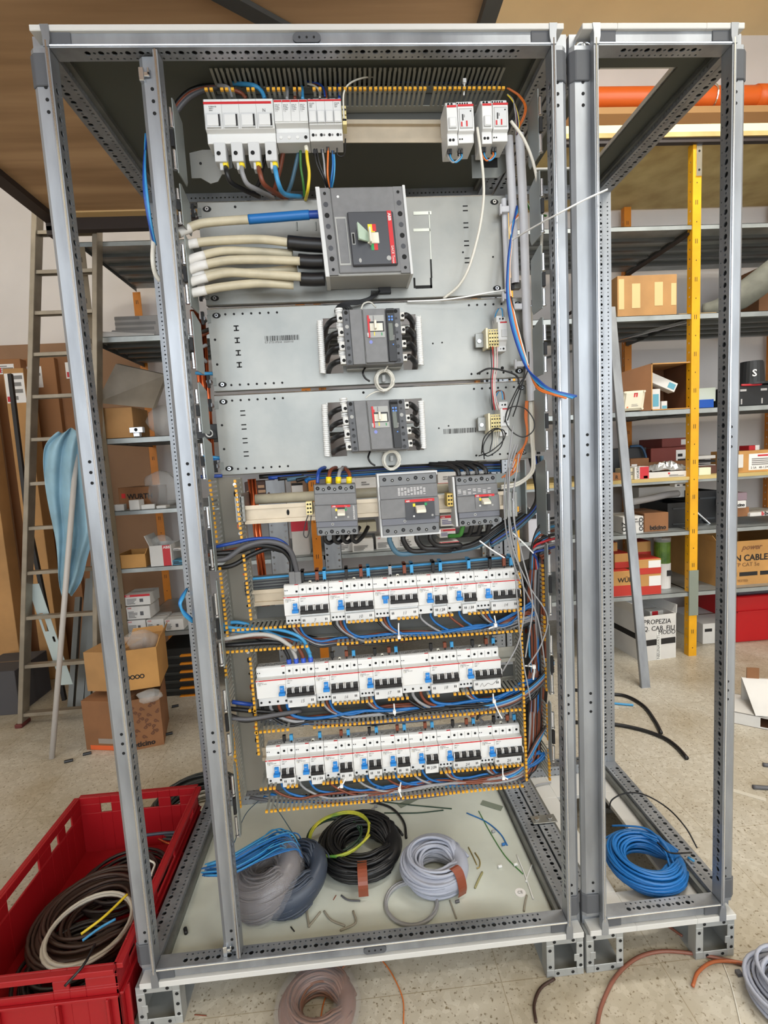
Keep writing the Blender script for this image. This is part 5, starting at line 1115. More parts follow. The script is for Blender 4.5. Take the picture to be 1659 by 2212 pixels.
# wrapped coils at the left
def wrapped(lab, c, R, rb, m, rw, tiltv, seed, film=True, ez=1.3):
    T = thing('wrapped_coil', (c[0], c[1], ZI), lab, 'cable coil')
    coil('windings', None, c, R, rb, 60, rw, m, seed, ez=ez, tilt=tiltv, parent=T, core=.86)
    if film:
        g = []
        r = random.Random(seed)
        for i in range(33):
            a = 2*PI*i/32; row = []
            for j in range(14):
                t = 2*PI*j/14; rr = R+(rb*1.18)*math.cos(t); z = rb*ez*1.12*math.sin(t); x = rr*math.cos(a); y = rr*math.sin(a)
                w = .002*math.sin(a*13+j)+.002*math.sin(j*3+a*5); row.append(U(c)+U((x, y, z+x*tiltv[0]+y*tiltv[1]+w)))
            g.append(row)
        b = MB(); b.grid(g, FILM, closed=True); b.build('cling_film', T, smooth=True)
    return T
wrapped('film-wrapped grey cable coil at the left on the white base, standing behind the divider post', (.222, .175, ZI+.062), .060, .038, mat('cable_taupe', (98, 94, 96), .4), .0024, (.25, .06), 21, ez=1.45)
wrapped('dark blue-grey cable coil leaning behind the film-wrapped one', (.290, .185, ZI+.050), .070, .030, mat('cable_slate', (58, 66, 80), .42), .0026, (.30, .10), 23, film=False, ez=1.4)
r = random.Random(5)
BT = thing('wire_bundle', tuple(at(520, 1850, Z=.10)), 'bright blue wire bunch lying over the wrapped coils', 'wire bundle')
for i in range(34):
    o = r.uniform(-14, 14); z = .105+r.uniform(-.010, .02); e = r.uniform(-20, 25)
    wire('blue_wire', None, PZ((440+r.uniform(-6, 22), 1880+o*.9, z), (500, 1868+o*1.5, z+.015), (560, 1836+o*1.7, z+.01), (612+e, 1812+o*1.6, z-.01), (640+e*.6, 1836+o*1.2, z-.05)), .0018, CBLUE if i % 3 else CLBLUE, parent=BT, n=5, sides=5)
for i in range(5):
    wire('blue_wire', None, PZ((600, 1806+i*8, .08), (632+i*2, 1800+i*5, .06), (650+i*3, 1830+i*3, .04), (640, 1862+i*2, .03), (598, 1866+i*2, .04)), .0018, TEALG, parent=BT, n=6, sides=5)
wire('blue_wire', None, PZ((506, 1820, .09), (530, 1760, .03), (560, 1728, 0)), .0014, TEALG, parent=BT)
wire('blue_wire', None, PZ((640, 1812, .07), (612, 1768, .03), (586, 1730, 0)), .0014, TEALG, parent=BT)
# loose bits on the base
bits = [
 ('blue wire offcut on the base near the right rail', CBLUE, .0018, ((1008, 1756), (1050, 1775), (1080, 1800), (1096, 1826))),
 ('long dark green wire offcut right of the grey coil', CGREEN, .0014, ((1034, 1752), (1060, 1800), (1092, 1850), (1130, 1888))),
 ('dark green wire lying behind the black coil', mat('cable_dark_green', (34, 60, 44), .45), .0018, ((830, 1732), (880, 1738), (976, 1747))),
 ('second dark green wire behind the black coil', mat('cable_dark_green', (34, 60, 44), .45), .0018, ((830, 1756), (900, 1756), (958, 1750))),
 ('black cable arc standing between the two coils', CBLACK, .0036, ((800, 1730), (845, 1745), (872, 1775), (878, 1810))),
 ('grey-brown strip offcut below the yellow ferrule, upright', mat('strip_offcut', (150, 144, 130), .6), .0030, ((662, 1955), (664, 1978), (668, 2002))),
 ('grey-brown strip offcut leaning right of the upright one', mat('strip_offcut', (150, 144, 130), .6), .0028, ((692, 1970), (678, 1988), (666, 2002))),
 ('curved grey-brown strip offcut at the front centre', mat('strip_offcut', (150, 144, 130), .6), .0026, ((700, 1968), (716, 1988), (745, 2000))),
 ('grey-brown strip offcut right of the curved one', mat('strip_offcut', (150, 144, 130), .6), .0028, ((763, 1968), (768, 1994), (735, 2010))),
 ('grey-brown strip offcut in front of the grey coil', mat('strip_offcut', (150, 144, 130), .6), .0022, ((972, 1945), (978, 1962), (986, 1984))),
 ('olive strip offcut right of the brown tape', mat('strip_olive', (146, 140, 96), .6), .0030, ((1042, 1884), (1034, 1900), (1026, 1918))),
 ('bent brass-coloured rod on the base, left one', mat('brass', (170, 150, 92), .4, .6), .0016, ((1012, 1830), (1022, 1850), (1030, 1868))),
 ('bent brass-coloured rod on the base, hooked one', mat('brass', (170, 150, 92), .4, .6), .0018, ((1026, 1842), (1036, 1858), (1036, 1872), (1030, 1876))),
 ('white cable tie lying near the front right corner of the base', TIE, .0018, ((1116, 1846), (1134, 1890), (1152, 1942))),
 ('crossing white cable tie near the front right corner of the base', TIE, .0018, ((1150, 1866), (1142, 1885), (1136, 1905))),
 ('olive strip offcut at the front right corner', mat('strip_offcut', (150, 144, 130), .6), .0026, ((1138, 1934), (1134, 1952), (1132, 1968))),
 ('small brown wire scrap left of the yellow ferrule', CBROWN, .0012, ((616, 1934), (624, 1930))),
 ('small black wire scrap in front of the yellow ferrule', CBLACK, .0016, ((628, 2002), (636, 2012))),
 ('black scrap behind the yellow ferrule', CBLACK, .0014, ((668, 1906), (669, 1922))),
 ('rusty scrap at the front centre of the base', CBROWN, .0012, ((726, 1934), (720, 1944))),
 ('grey curled scrap in front of the black coil', CDGREY, .0022, ((737, 1934), (752, 1944), (778, 1946))),
 ('dark oval scrap behind the front rail at the far left', CBLACK, .0050, ((400, 2005), (402, 2016))),
 ('grey hose ring at the rear right corner of the base', CGREY, .0026, ((1146, 1710), (1160, 1696), (1190, 1690))),
]
for lab, m, rr_, q in bits: wire('offcut', lab, [at(x, y, Z=ZI+rr_) for x, y in q], rr_, m, cat='offcut', n=5, sides=6)
b = MB(); p = at(655, 1938, Z=ZI+.006); q = at(638, 1952, Z=ZI+.004); b.cyl(p+U((.008, .012, 0)), p, .0062, YEL, 12); b.cyl(p, q, .0022, ALU, 8); b.cyl(q, q+U((-.008, -.008, 0)), .0016, CBROWN, 6); b.build('ferrule', smooth=True, label='yellow crimp ferrule lying loose on the base', cat='ferrule')
for (x, y, w, h, ro, lab) in ((882, 1732, .075, .022, .5, 'grey-green tape strip on the base behind the black coil'), (1062, 1740, .070, .024, -.6, 'grey-green tape strip on the base near the rear right')):
    c = at(x, y, Z=ZI+.001); F = Fr(c, (math.cos(ro), math.sin(ro), 0), (-math.sin(ro), math.cos(ro), 0)); b = MB(); b.box(-w/2, w/2, -.0008, 0, -h/2, h/2, mat('tape_grey_green', (118, 126, 112), .6), F); b.build('tape_strip', label=lab, cat='tape')
b = MB(); c = at(1124, 1928, Z=ZI+.001); F = Fr(c, (1, 0, 0), (0, 1, 0)); b.dot(F, 0, 0, .014, m=PAPER, n=18); o = b.build('round_sticker', label='round white sticker with grey scrawl near the front right corner', cat='sticker')
ftext('printing', 'CE', .012, INKG, o, F, -.008, -.004, -.0012)
for (x, y, lab) in ((1066, 1796, 'small grey plastic plug near the right rail'), (1088, 1824, 'small blue plug near the right rail'), (1080, 1872, 'tiny white screw cap'), (988, 1948, 'dark small plug in front of the grey coil'), (1114, 1868, 'small grey cap beside the white tie'), (806, 1748, 'blue-grey plugs pile behind the black coil, front'), (812, 1742, 'blue-grey plugs pile behind the black coil, rear')):
    b = MB(); c = at(x, y, Z=ZI+.004); b.cyl(c+U((-.005, 0, 0)), c+U((.005, .002, 0)), .0038, CBLUE if 'blue p' in lab else TIE if 'white' in lab else CDGREY if 'dark' in lab else CGREY, 10); b.build('plug', label=lab, cat='plug')
# blue coil in the narrow cabinet
T = thing('cable_coil', (1.235, .2, ZI), 'blue cable coil on the base of the narrow cabinet', 'cable coil')
cc = at(1395, 1862, Z=ZI+.03)
coil('windings', None, (cc.x, cc.y, ZI+.034), .082, .026, 30, .0036, CBLUE, 12, ez=1.0, parent=T, core=.6)
wire('loose_end', None, [U((q.x, q.y, q.z)) for q in PZ((1322, 1784, .01), (1350, 1784, .02), (1400, 1792, .03), (1438, 1830, .03), (1462, 1880, .02))], .0028, CBLUE, parent=T)
wire('loose_end', None, PZ((1305, 1812, .0), (1340, 1795, .02), (1380, 1798, .03), (1430, 1830, .03), (1450, 1880, .02)), .0028, CBLUE, parent=T)
wire('loose_end', None, PZ((1372, 1878, .01), (1360, 1892, .0)), .0030, CLBLUE, parent=T)
wire('cable_loop', 'thin black cable arching up over the blue coil to the right rail', [at(1316, 1748, Z=0), at(1322, 1728, Z=.03), at(1350, 1714, Z=.05), at(1390, 1716, Z=.06), at(1440, 1744, Z=.05), at(1480, 1786, Z=.04), at(1506, 1832, Z=.01)], .0022, CBLACK, cat='cable')
wire('cable_loop', 'short black tie across the blue coil with blue tip', [at(1420, 1820, Z=.04), at(1448, 1842, Z=.04), at(1494, 1842, Z=.01)], .0022, CBLACK, cat='cable')
b = MB(); c = at(1486, 1852, Z=.008); b.cyl(c, c+U((.008, -.014, 0)), .0032, CLBLUE, 8); b.build('ferrule', smooth=True, label='light blue ferrule resting on the right rail of the narrow cabinet', cat='ferrule')
# ================================================================ things on the workshop floor
# red crate with coils
cx0, cx1, cy0, cy1, cz = -.462, -.072, -.035, .585, .050
T = thing('plastic_crate', ((cx0+cx1)/2, (cy0+cy1)/2, FZ), 'red plastic crate full of cable loops at the lower left', 'crate')
h = cz-FZ
def wall(o, u, W, cuts, nm):
    F = Fr(o, u); b = MB(); b.sheet(F, W, h, .006, CRATE, cuts)
    b.box(0, W, -.014, 0, h-.012, h, CRATE, F); b.box(0, W, -.008, 0, h*.62, h*.65, CRATE, F)
    for x in (.02, W*.33, W*.66, W-.026): b.box(x, x+.006, -.012, 0, 0, h*.63, CRATE, F)
    b.build(nm, T, bevel=.0012)
wall((cx0, cy0, FZ), (1, 0, 0), cx1-cx0, [(.05, .075, h*.76, h*.86), (.11, .25, h*.73, h*.86), (.285, .32, h*.76, h*.86)], 'front_wall')
wall((cx1, cy1, FZ), (-1, 0, 0), cx1-cx0, [(.06, .09, h*.72, h*.88), (.13, .25, h*.72, h*.88), (.285, .32, h*.72, h*.88)], 'rear_wall')
wall((cx0, cy1, FZ), (0, -1, 0), cy1-cy0, [(.06, .10, h*.72, h*.88), (.14, .18, h*.72, h*.88), (.24, .38, h*.70, h*.88), (.44, .48, h*.72, h*.88), (.53, .56, h*.72, h*.88)], 'left_wall')
wall((cx1, cy0, FZ), (0, 1, 0), cy1-cy0, [(.06, .10, h*.72, h*.88), (.24, .38, h*.70, h*.88), (.53, .56, h*.72, h*.88)], 'right_wall')
b = MB(); b.box(cx0, cx1, cy0, cy1, FZ+.001, FZ+.008, CRATE); b.build('crate_floor', T)
zc = FZ+.012
coil('cable_coil', 'dark brown cable coil filling the red crate', (-.262, .25, zc+.045), .128, .045, 20, .0050, mat('cable_dark_brown', (62, 42, 34), .45), 31, ez=.85, ecc=1.0, core=.6)
coil('cable_coil', 'dark cable coil at the far end inside the red crate', (-.25, .40, zc+.030), .105, .030, 10, .0050, mat('cable_umber', (44, 34, 32), .45), 33, ez=.8)
coil('cable_coil', 'black cable coil at the near end inside the red crate', (-.27, .14, zc+.030), .11, .030, 10, .0050, mat('cable_umber2', (36, 28, 26), .45), 35, ez=.8)
coil('cable_loop', 'pale grey cable loops on top inside the red crate', (-.235, .165, zc+.10), .115, .010, 4, .0042, mat('cable_pale_khaki', (190, 182, 168), .45), 37, ecc=.95)
wire('offcut', 'yellow wire on top of the coils in the red crate', PZ((175, 2018, .0), (225, 1980, .01), (275, 1932, .01)), .0034, CYEL, cat='wire')
wire('offcut', 'light blue wire beside the yellow one in the red crate', PZ((178, 2032, .0), (215, 2005, .005), (250, 1985, .01)), .0032, CLBLUE, cat='wire')
wire('offcut', 'slate blue cable lying at the far end of the red crate', PZ((300, 1806, -.03), (350, 1800, -.03), (395, 1798, -.03)), .0050, mat('cable_slate', (58, 66, 80), .42), cat='cable')
wire('offcut', 'white wire end curling by the far post inside the red crate', PZ((322, 1858, .0), (334, 1866, .0), (330, 1880, .0), (326, 1892, .0)), .0028, CWHITE, cat='wire')
wire('offcut', 'copper wire ends at the far end of the red crate', PZ((342, 1812, -.02), (366, 1822, -.01), (380, 1812, -.01), (372, 1832, -.01)), .0030, COPPER, cat='wire')
wire('offcut', 'black wire hanging over the near wall of the red crate', PZ((205, 2040, .052), (180, 2085, .057), (140, 2130, .035)), .0030, CBLACK, cat='wire')
coil('cable_coil', 'dark grey cable coil lying on the floor behind the red crate', (-.13, .74, FZ+.032), .150, .036, 22, .0048, mat('cable_graphite', (52, 56, 56), .42), 41, ez=.8, core=.6)
coil('cable_coil', 'pale grey cable coil inside the dark one behind the red crate', (-.10, .72, FZ+.028), .100, .014, 6, .0042, mat('cable_ash', (168, 168, 160), .45), 43, ez=.8)
# wrapped coil under the cabinet front
T = thing('wrapped_coil', (.36, -.08, FZ), 'film-wrapped brown cable coil on the floor in front of the wide cabinet', 'cable coil')
coil('windings', None, (.360, -.030, FZ+.030), .068, .026, 40, .0030, mat('cable_umber_brown', (112, 76, 58), .42), 51, ez=1.0, parent=T, core=.8)
g = []
for i in range(33):
    a = 2*PI*i/32; g.append([U((.360+(.068+.032*math.cos(t))*math.cos(a), -.030+(.068+.032*math.cos(t))*math.sin(a), FZ+.034+.034*math.sin(t)+.0015*math.sin(a*11+t*3))) for t in [2*PI*j/14 for j in range(14)]])
b = MB(); b.grid(g, FILM, closed=True); b.build('cling_film', T, smooth=True)
wire('cable_loop', 'thin orange wire arcs on the floor in front of the wide cabinet', [at(x, y, Z=FZ+.003) for x, y in ((690, 2212), (705, 2150), (745, 2085), (790, 2062), (830, 2080), (868, 2150), (872, 2215))], .0014, CORANGE, cat='wire')
wire('cable_loop', 'large reddish brown cable arc on the floor in front of the narrow cabinet', [at(x, y, Z=FZ+.005) for x, y in ((1288, 2225), (1300, 2170), (1330, 2110), (1375, 2070), (1430, 2055), (1500, 2060), (1560, 2072), (1640, 2090))], .0046, mat('cable_reddish', (128, 78, 62), .42), cat='cable')
wire('cable_loop', 'orange-brown cable branch ending on the floor under the narrow cabinet', [at(x, y, Z=FZ+.006) for x, y in ((1496, 2130), (1508, 2100), (1540, 2078), (1590, 2078), (1650, 2092))], .0040, mat('cable_rust', (170, 92, 52), .42), cat='cable')
wire('offcut', 'short dark brown cable offcut on the floor below the joint of the cabinets', [at(x, y, Z=FZ+.004) for x, y in ((1158, 2208), (1154, 2170), (1168, 2135), (1198, 2114))], .0036, mat('cable_dark_brown', (62, 42, 34), .45), cat='offcut')
wire('offcut', 'reddish cable lying on the floor under the narrow cabinet', [at(x, y, Z=FZ+.004) for x, y in ((1420, 1985), (1450, 2005), (1474, 2022))], .0034, mat('cable_reddish', (128, 78, 62), .42), cat='offcut')
wire('offcut', 'thin white wire lying on the floor at the lower right', [at(x, y, Z=FZ+.002) for x, y in ((1562, 2080), (1580, 2130), (1600, 2212))], .0012, CWHITE, cat='wire')
wire('offcut', 'short yellow wire beside the grey coil at the lower right', [at(x, y, Z=FZ+.003) for x, y in ((1630, 2058), (1642, 2072), (1655, 2078))], .0024, CYEL, cat='wire')
wire('offcut', 'small brown scrap on the floor right of the left foot', [at(x, y, Z=FZ+.001) for x, y in ((420, 2192), (446, 2194))], .0012, CBROWN, cat='offcut')
b = MB(); c = at(1596, 2105, Z=FZ); b.box(-.006, .006, -.006, .006, 0, .008, CDGREY, Fr(c)); b.build('plug', label='small dark blue-grey plug on the floor left of the grey coil', cat='plug')
coil('cable_coil', 'grey cable coil cut by the lower right corner of the photo', (at(1612, 2170, Z=FZ).x+.118, at(1612, 2170, Z=FZ).y-.01, FZ+.032), .090, .030, 18, .0045, mat('cable_bluish_grey', (164, 168, 182), .4), 61, ez=.9)
wire('cable_piece', 'thick black cable arc on the floor behind the narrow cabinet, upper one', [at(x, y, Z=FZ+.008) for x, y in ((1240, 1490), (1300, 1498), (1350, 1503), (1390, 1525), (1415, 1558), (1428, 1583))], .0085, CBLACK, cat='cable', n=8)
wire('cable_piece', 'thick black cable arc on the floor behind the narrow cabinet, lower one', [at(x, y, Z=FZ+.008) for x, y in ((1240, 1560), (1320, 1564), (1380, 1575), (1430, 1592), (1460, 1612), (1484, 1638))], .0085, CBLACK, cat='cable', n=8)
wire('cable_piece', 'short light blue cable on the floor between the black arcs', [at(x, y, Z=FZ+.006) for x, y in ((1300, 1516), (1335, 1520), (1368, 1523))], .0055, CLBLUE, cat='cable')
for y, x in ((1652, 1648), (1700, 1626)): wire('cable_piece', f'grey tube end on the floor at the right photo edge, {"upper" if y < 1680 else "lower"} one', [at(x, y, Z=FZ+.006), at(1690, y+4, Z=FZ+.006)], .008, CDGREY, cat='tube')
b = MB(); c = at(1610, 1715, Z=FZ+.0005); F = Fr(c, (.75, -.66, 0), (.66, .75, 0)); b.box(-.06, .06, -.001, 0, -.010, .010, mat('clear_tape_strip', (206, 200, 186), .3), F); b.build('tape_strip', label='clear tape strip stuck on the floor at the right', cat='tape')
for (x, y, lab) in ((147, 1645, 'black cable offcut on the floor near the pole foot'), (187, 1629, 'small dark offcut on the floor left of the bottom carton'), (378, 1526, 'small dark scrap on the floor by the drawer stack'), (364, 1586, 'tiny dark scrap on the floor right of the bottom carton')):
    c = at(x, y, Z=FZ+.006); b = MB(); b.cyl(c+U((-.016, 0, 0)), c+U((.016, .01, 0)), .007, BLACK, 8); b.build('offcut', label=lab, cat='offcut')
# ================================================================ room
YW = 2.53; ZC = 3.82
fl = mat('terrazzo_floor', (186, 178, 160), .38)
nt = fl.node_tree; bs = nt.nodes['Principled BSDF']
tc = nt.nodes.new('ShaderNodeTexCoord'); 
vo = nt.nodes.new('ShaderNodeTexVoronoi'); vo.inputs['Scale'].default_value = 70; nt.links.new(tc.outputs['Object'], vo.inputs['Vector'])
r1 = nt.nodes.new('ShaderNodeValToRGB'); r1.color_ramp.elements[0].color = (*lin((190, 183, 168)), 1); r1.color_ramp.elements[1].color = (*lin((202, 196, 182)), 1); r1.color_ramp.elements[0].position = .45; r1.color_ramp.elements[1].position = .8
nt.links.new(vo.outputs['Color'], r1.inputs['Fac'])
no = nt.nodes.new('ShaderNodeTexNoise'); no.inputs['Scale'].default_value = 130; no.inputs['Detail'].default_value = 3; nt.links.new(tc.outputs['Object'], no.inputs['Vector'])
r2 = nt.nodes.new('ShaderNodeValToRGB'); r2.color_ramp.elements[0].color = (*lin((176, 166, 148)), 1); r2.color_ramp.elements[1].color = (1, 1, 1, 1); r2.color_ramp.elements[0].position = .30; r2.color_ramp.elements[1].position = .40
nt.links.new(no.outputs['Fac'], r2.inputs['Fac'])
n3 = nt.nodes.new('ShaderNodeTexNoise'); n3.inputs['Scale'].default_value = 2.2; n3.inputs['Detail'].default_value = 6; nt.links.new(tc.outputs['Object'], n3.inputs['Vector'])
r3 = nt.nodes.new('ShaderNodeValToRGB'); r3.color_ramp.elements[0].color = (*lin((222, 214, 200)), 1); r3.color_ramp.elements[1].color = (1, 1, 1, 1); r3.color_ramp.elements[0].position = .35; r3.color_ramp.elements[1].position = .6
nt.links.new(n3.outputs['Fac'], r3.inputs['Fac'])
br = nt.nodes.new('ShaderNodeTexBrick'); br.offset = 0; br.inputs['Scale'].default_value = 1; br.inputs['Brick Width'].default_value = .4; br.inputs['Row Height'].default_value = .4; br.inputs['Mortar Size'].default_value = .0012
br.inputs['Color1'].default_value = br.inputs['Color2'].default_value = (1, 1, 1, 1); br.inputs['Mortar'].default_value = (*lin((222, 216, 204)), 1)
nt.links.new(tc.outputs['Object'], br.inputs['Vector'])
def mul(a, c):
    m = nt.nodes.new('ShaderNodeMix'); m.data_type = 'RGBA'; m.blend_type = 'MULTIPLY'; m.inputs[0].default_value = 1; nt.links.new(a, m.inputs[6]); nt.links.new(c, m.inputs[7]); return m.outputs[2]
nt.links.new(mul(mul(mul(r1.outputs['Color'], r2.outputs['Color']), r3.outputs['Color']), br.outputs['Color']), bs.inputs['Base Color'])
b = MB(); b.box(-3.2, 5.2, -4.5, YW, FZ-.05, FZ, fl); b.build('floor', kind='structure')
WALL = mat('wall_paint_white', (212, 206, 202), .8, 0, .03, 2)
CEIL = mat('ceiling_cream', (226, 208, 162), .85, 0, .03, 2)
b = MB(); b.box(-3.2, 5.2, YW, YW+.12, FZ-.05, ZC+.1, WALL); b.build('wall_back', kind='structure')
b = MB(); b.box(-3.3, -3.2, -4.5, YW+.12, FZ-.05, ZC+.1, WALL); b.build('wall_left', kind='structure')
b = MB(); b.box(5.2, 5.3, -4.5, YW+.12, FZ-.05, ZC+.1, WALL); b.build('wall_right', kind='structure')
b = MB(); b.box(-3.2, 5.2, -4.5, YW, ZC, ZC+.1, CEIL); b.build('ceiling', kind='structure')
# front wall behind the photographer with three large windows
b = MB(); F = Fr((-3.2, -4.5, FZ)); b.sheet(F, 8.4, ZC-FZ, .12, WALL, [(.5, 2.6, .8, 3.5), (3.1, 5.3, .8, 3.5), (5.8, 7.9, .8, 3.5)]); b.build('wall_front', kind='structure')
PLY = mat('plywood', (196, 160, 120), .7, 0, 0, 1.6, rgb2=(160, 126, 90), stretch=(.5, 6, 1))
PLY2 = mat('plywood_pale', (206, 184, 126), .75, 0, 0, 1.1, rgb2=(178, 152, 88), stretch=(1, 5, 1))
PLYB = mat('chipboard', (200, 176, 120), .8, 0, 0, 6, rgb2=(174, 148, 94))
# loft deck overhead, left
T = thing('loft_deck', (.1, .4, 2.35), 'overhead loft deck of brown plywood on dark steel beams, upper left', 'loft')
b = MB(); b.box(-.80, .96, -1.7, 1.55, 2.352, 2.372, PLY); b.build('plywood_panel', T)
b = MB(); b.box(-.86, -.80, -1.7, 1.60, 2.325, 2.40, DKSTEEL); b.build('edge_beam', T)
b = MB(); b.box(.955, 1.0, -1.7, 1.60, 2.325, 2.40, mat('steel_beam_grey', (70, 70, 68), .5)); b.build('edge_beam', T)
b = MB(); p = at(475, -6, Z=2.335); q = at(600, 62, Z=2.335); d = (q-p).normalized(); q = q+d*.5; p = p-d*.7; nrm = U((-d.y, d.x, 0))*.022
b.add([p+nrm, p-nrm, q-nrm, q+nrm, p+nrm+U((0, 0, .014)), p-nrm+U((0, 0, .014)), q-nrm+U((0, 0, .014)), q+nrm+U((0, 0, .014))], [(0, 1, 2, 3), (4, 5, 6, 7), (0, 1, 5, 4), (1, 2, 6, 5), (2, 3, 7, 6), (3, 0, 4, 7)], mat('steel_beam_grey', (70, 70, 68), .5)); b.build('cross_brace', T)
b = MB(); b.box(-.80, .96, 1.55, 1.60, 2.345, 2.375, mat('pale_wood_batten', (206, 172, 120), .7)); b.build('wood_batten', T)
for x in (-.83, .98):
    b = MB(); b.box(x-.03, x+.03, -1.7, -1.64, FZ, 2.33, DKSTEEL); b.build('loft_post', T)
b = MB(); b.box(-.86, .98, 1.60, 1.64, 2.29, 2.345, DKSTEEL); b.build('rear_beam', T)
for x in (-.86, .94):
    b = MB(); b.box(x, x+.04, 1.60, 1.64, 2.0, 2.30, DKSTEEL) if 0 else b.box(x, x+.04, 1.60, 1.74, 2.27, 2.31, DKSTEEL); b.build('rear_bracket', T)
# ================================================================ shelving
YS0, YS1 = 1.73, 2.44
def upright(T, x, y, z0, z1, m, s=1):
    b = MB(); o = U((x, y, z0)); L = z1-z0
    b.perf((x, y, z0), U((0, 0, 1)), U((0, 1, 0)), U((1, 0, 0)), L, [(.010, None), (.020, (.0055, 0)), (.010, None)], m, pitch=.025, ends=.04)
    b.box(x, x+.048, y-.002, y, z0, z1, m); b.box(x+.002, x+.004, y+.038, y+.040, z0, z1, m)
    n = int(L/.1)
    for i in range(n):
        z = z0+.05+i*.1
        if i % 2: b.box(x+.016, x+.019, y-.0026, y-.002, z-.012, z+.012, INK); b.box(x+.026, x+.029, y-.0026, y-.002, z-.012, z+.012, INK)
        else: b.box(x+.021, x+.026, y-.0026, y-.002, z-.003, z+.003, INK)
    return b.build('upright', T)
levels = [(2.262, 2.285), (1.790, 1.818), (1.272, 1.300), (.892, .915), (.578, .602), (.212, .238)]
T = thing('shelving_unit', (.9, 2.1, FZ), 'long steel storage shelving with yellow uprights along the back wall', 'shelving')
for x, m in ((.285, OPOST), (1.40, YPOST), (2.452, YPOST), (3.52, YPOST)):
    upright(T, x, YS0-.004, FZ, 2.70 if x > 1 else 2.26, m)
for x in (-.80, .345, 1.41, 2.463, 3.53): upright(T, x, YS1, FZ, 2.70 if x > 1 else 2.26, OPOST)
upright(T, -.795, YS0-.004, FZ, 2.26, mat('worn_upright', (120, 106, 84), .5))
bays = [(-.755, .335), (.385, 1.40), (1.45, 2.452), (2.50, 3.52), (3.57, 4.6)]
for bi, (x0, x1) in enumerate(bays):
    for li, (z0, z1) in enumerate(levels):
        if bi >= 2 and li == 1 and bi > 2: m = SHELF
        wood = (li == 3 and bi >= 2)
        b = MB()
        if wood:
            b.box(x0, x1, YS0, YS1, z1-.018, z1, PLY2); b.box(x0, x1, YS0+.01, YS0+.012, z0-.01, z1-.018, SHELF)
        else:
            b.box(x0-.045, x1+.045 if bi < 4 else x1, YS0, YS0+.0015, z0, z1, SHELF); b.box(x0-.02, x1+.02, YS0, YS1, z1-.0025, z1, SHELF)
            for k in range(1, 5): yy = YS0+.02+k*(YS1-YS0-.06)/5; b.box(x0, x1, yy, yy+.03, z0+.004, z1-.002, SHELFD)
            b.box(x0-.02, x0-.018, YS0, YS1, z0, z1, SHELFD); b.box(x1+.018, x1+.02, YS0, YS1, z0, z1, SHELFD)
        b.build('shelf', T)
# diagonal braces and splice plate
for (p, q, m) in (((2.46, YS0+.02, 2.25), (1.95, YS1, 1.95), DKSTEEL), ((2.455, YS0+.04, 1.785), (1.75, YS1-.02, 1.70), ALU)):
    b = MB(); b.tube([U(p), U(q)], .010, m, 4); b.build('brace', T)
b = MB(); x, z0 = 2.452, at(1488, 1330, Y=1.72).z; b.box(x-.004, x+.052, YS0-.012, YS0-.006, z0, z0+.27, mat('splice_plate', (150, 160, 150), .4, .6), W0)
b.build('splice_plate', T)
b = MB(); x = 2.468; b.box(x, x+.03, YS0-.012, YS0-.006, 2.53, 2.69, ALU); b.dot(Fr((x+.015, YS0-.012, 0)), 0, 2.655, .006); b.dot(Fr((x+.015, YS0-.012, 0)), 0, 2.56, .006); b.build('top_bracket', T)
# upper deck at the right
T = thing('upper_deck', (2.8, 2.1, 2.70), 'pale chipboard deck lying on top of the yellow uprights, right', 'deck')
b = MB(); b.box(1.02, 4.9, 1.70, YW-.02, 2.715, 2.735, PLYB); b.build('deck_panel', T)
b = MB(); b.box(1.02, 4.9, 1.695, 1.712, 2.735, 2.775, mat('pale_edge', (222, 214, 168), .7)); b.box(1.02, 4.9, 1.69, 1.70, 2.712, 2.735, PLYB); b.build('deck_edge', T)
b = MB(); b.box(1.02, 4.9, 1.70, 1.73, 2.690, 2.716, DKSTEEL); b.build('deck_beam', T)
# orange pipe on the wall
b = MB(); b.tube([(1.0, 2.42, 3.36), (5.1, 2.42, 3.36)], .066, mat('orange_pvc', (226, 104, 36), .4, 0, .04, 3), 20); b.tube([(3.35, 2.42, 3.36), (3.47, 2.42, 3.36)], .073, mat('orange_pvc', (226, 104, 36), .4), 20)
T = b.build('drain_pipe', smooth=True, label='orange drain pipe running along the back wall at the upper right', cat='pipe')
b = MB(); x = at(1540, 215, Y=2.4).x; b.tube([(x, 2.42+math.sin(a)*.071, 3.36+math.cos(a)*.071) for a in [PI+2*PI*i/20 for i in range(14)]], .006, ALU, 6); b.build('pipe_strap', T)
b = MB(); b.box(1.0, 5.1, 2.36, YW-.002, 3.235, 3.275, mat('wood_ledge', (188, 146, 96), .7)); b.build('wall_ledge', label='narrow wooden ledge under the orange drain pipe', cat='ledge')
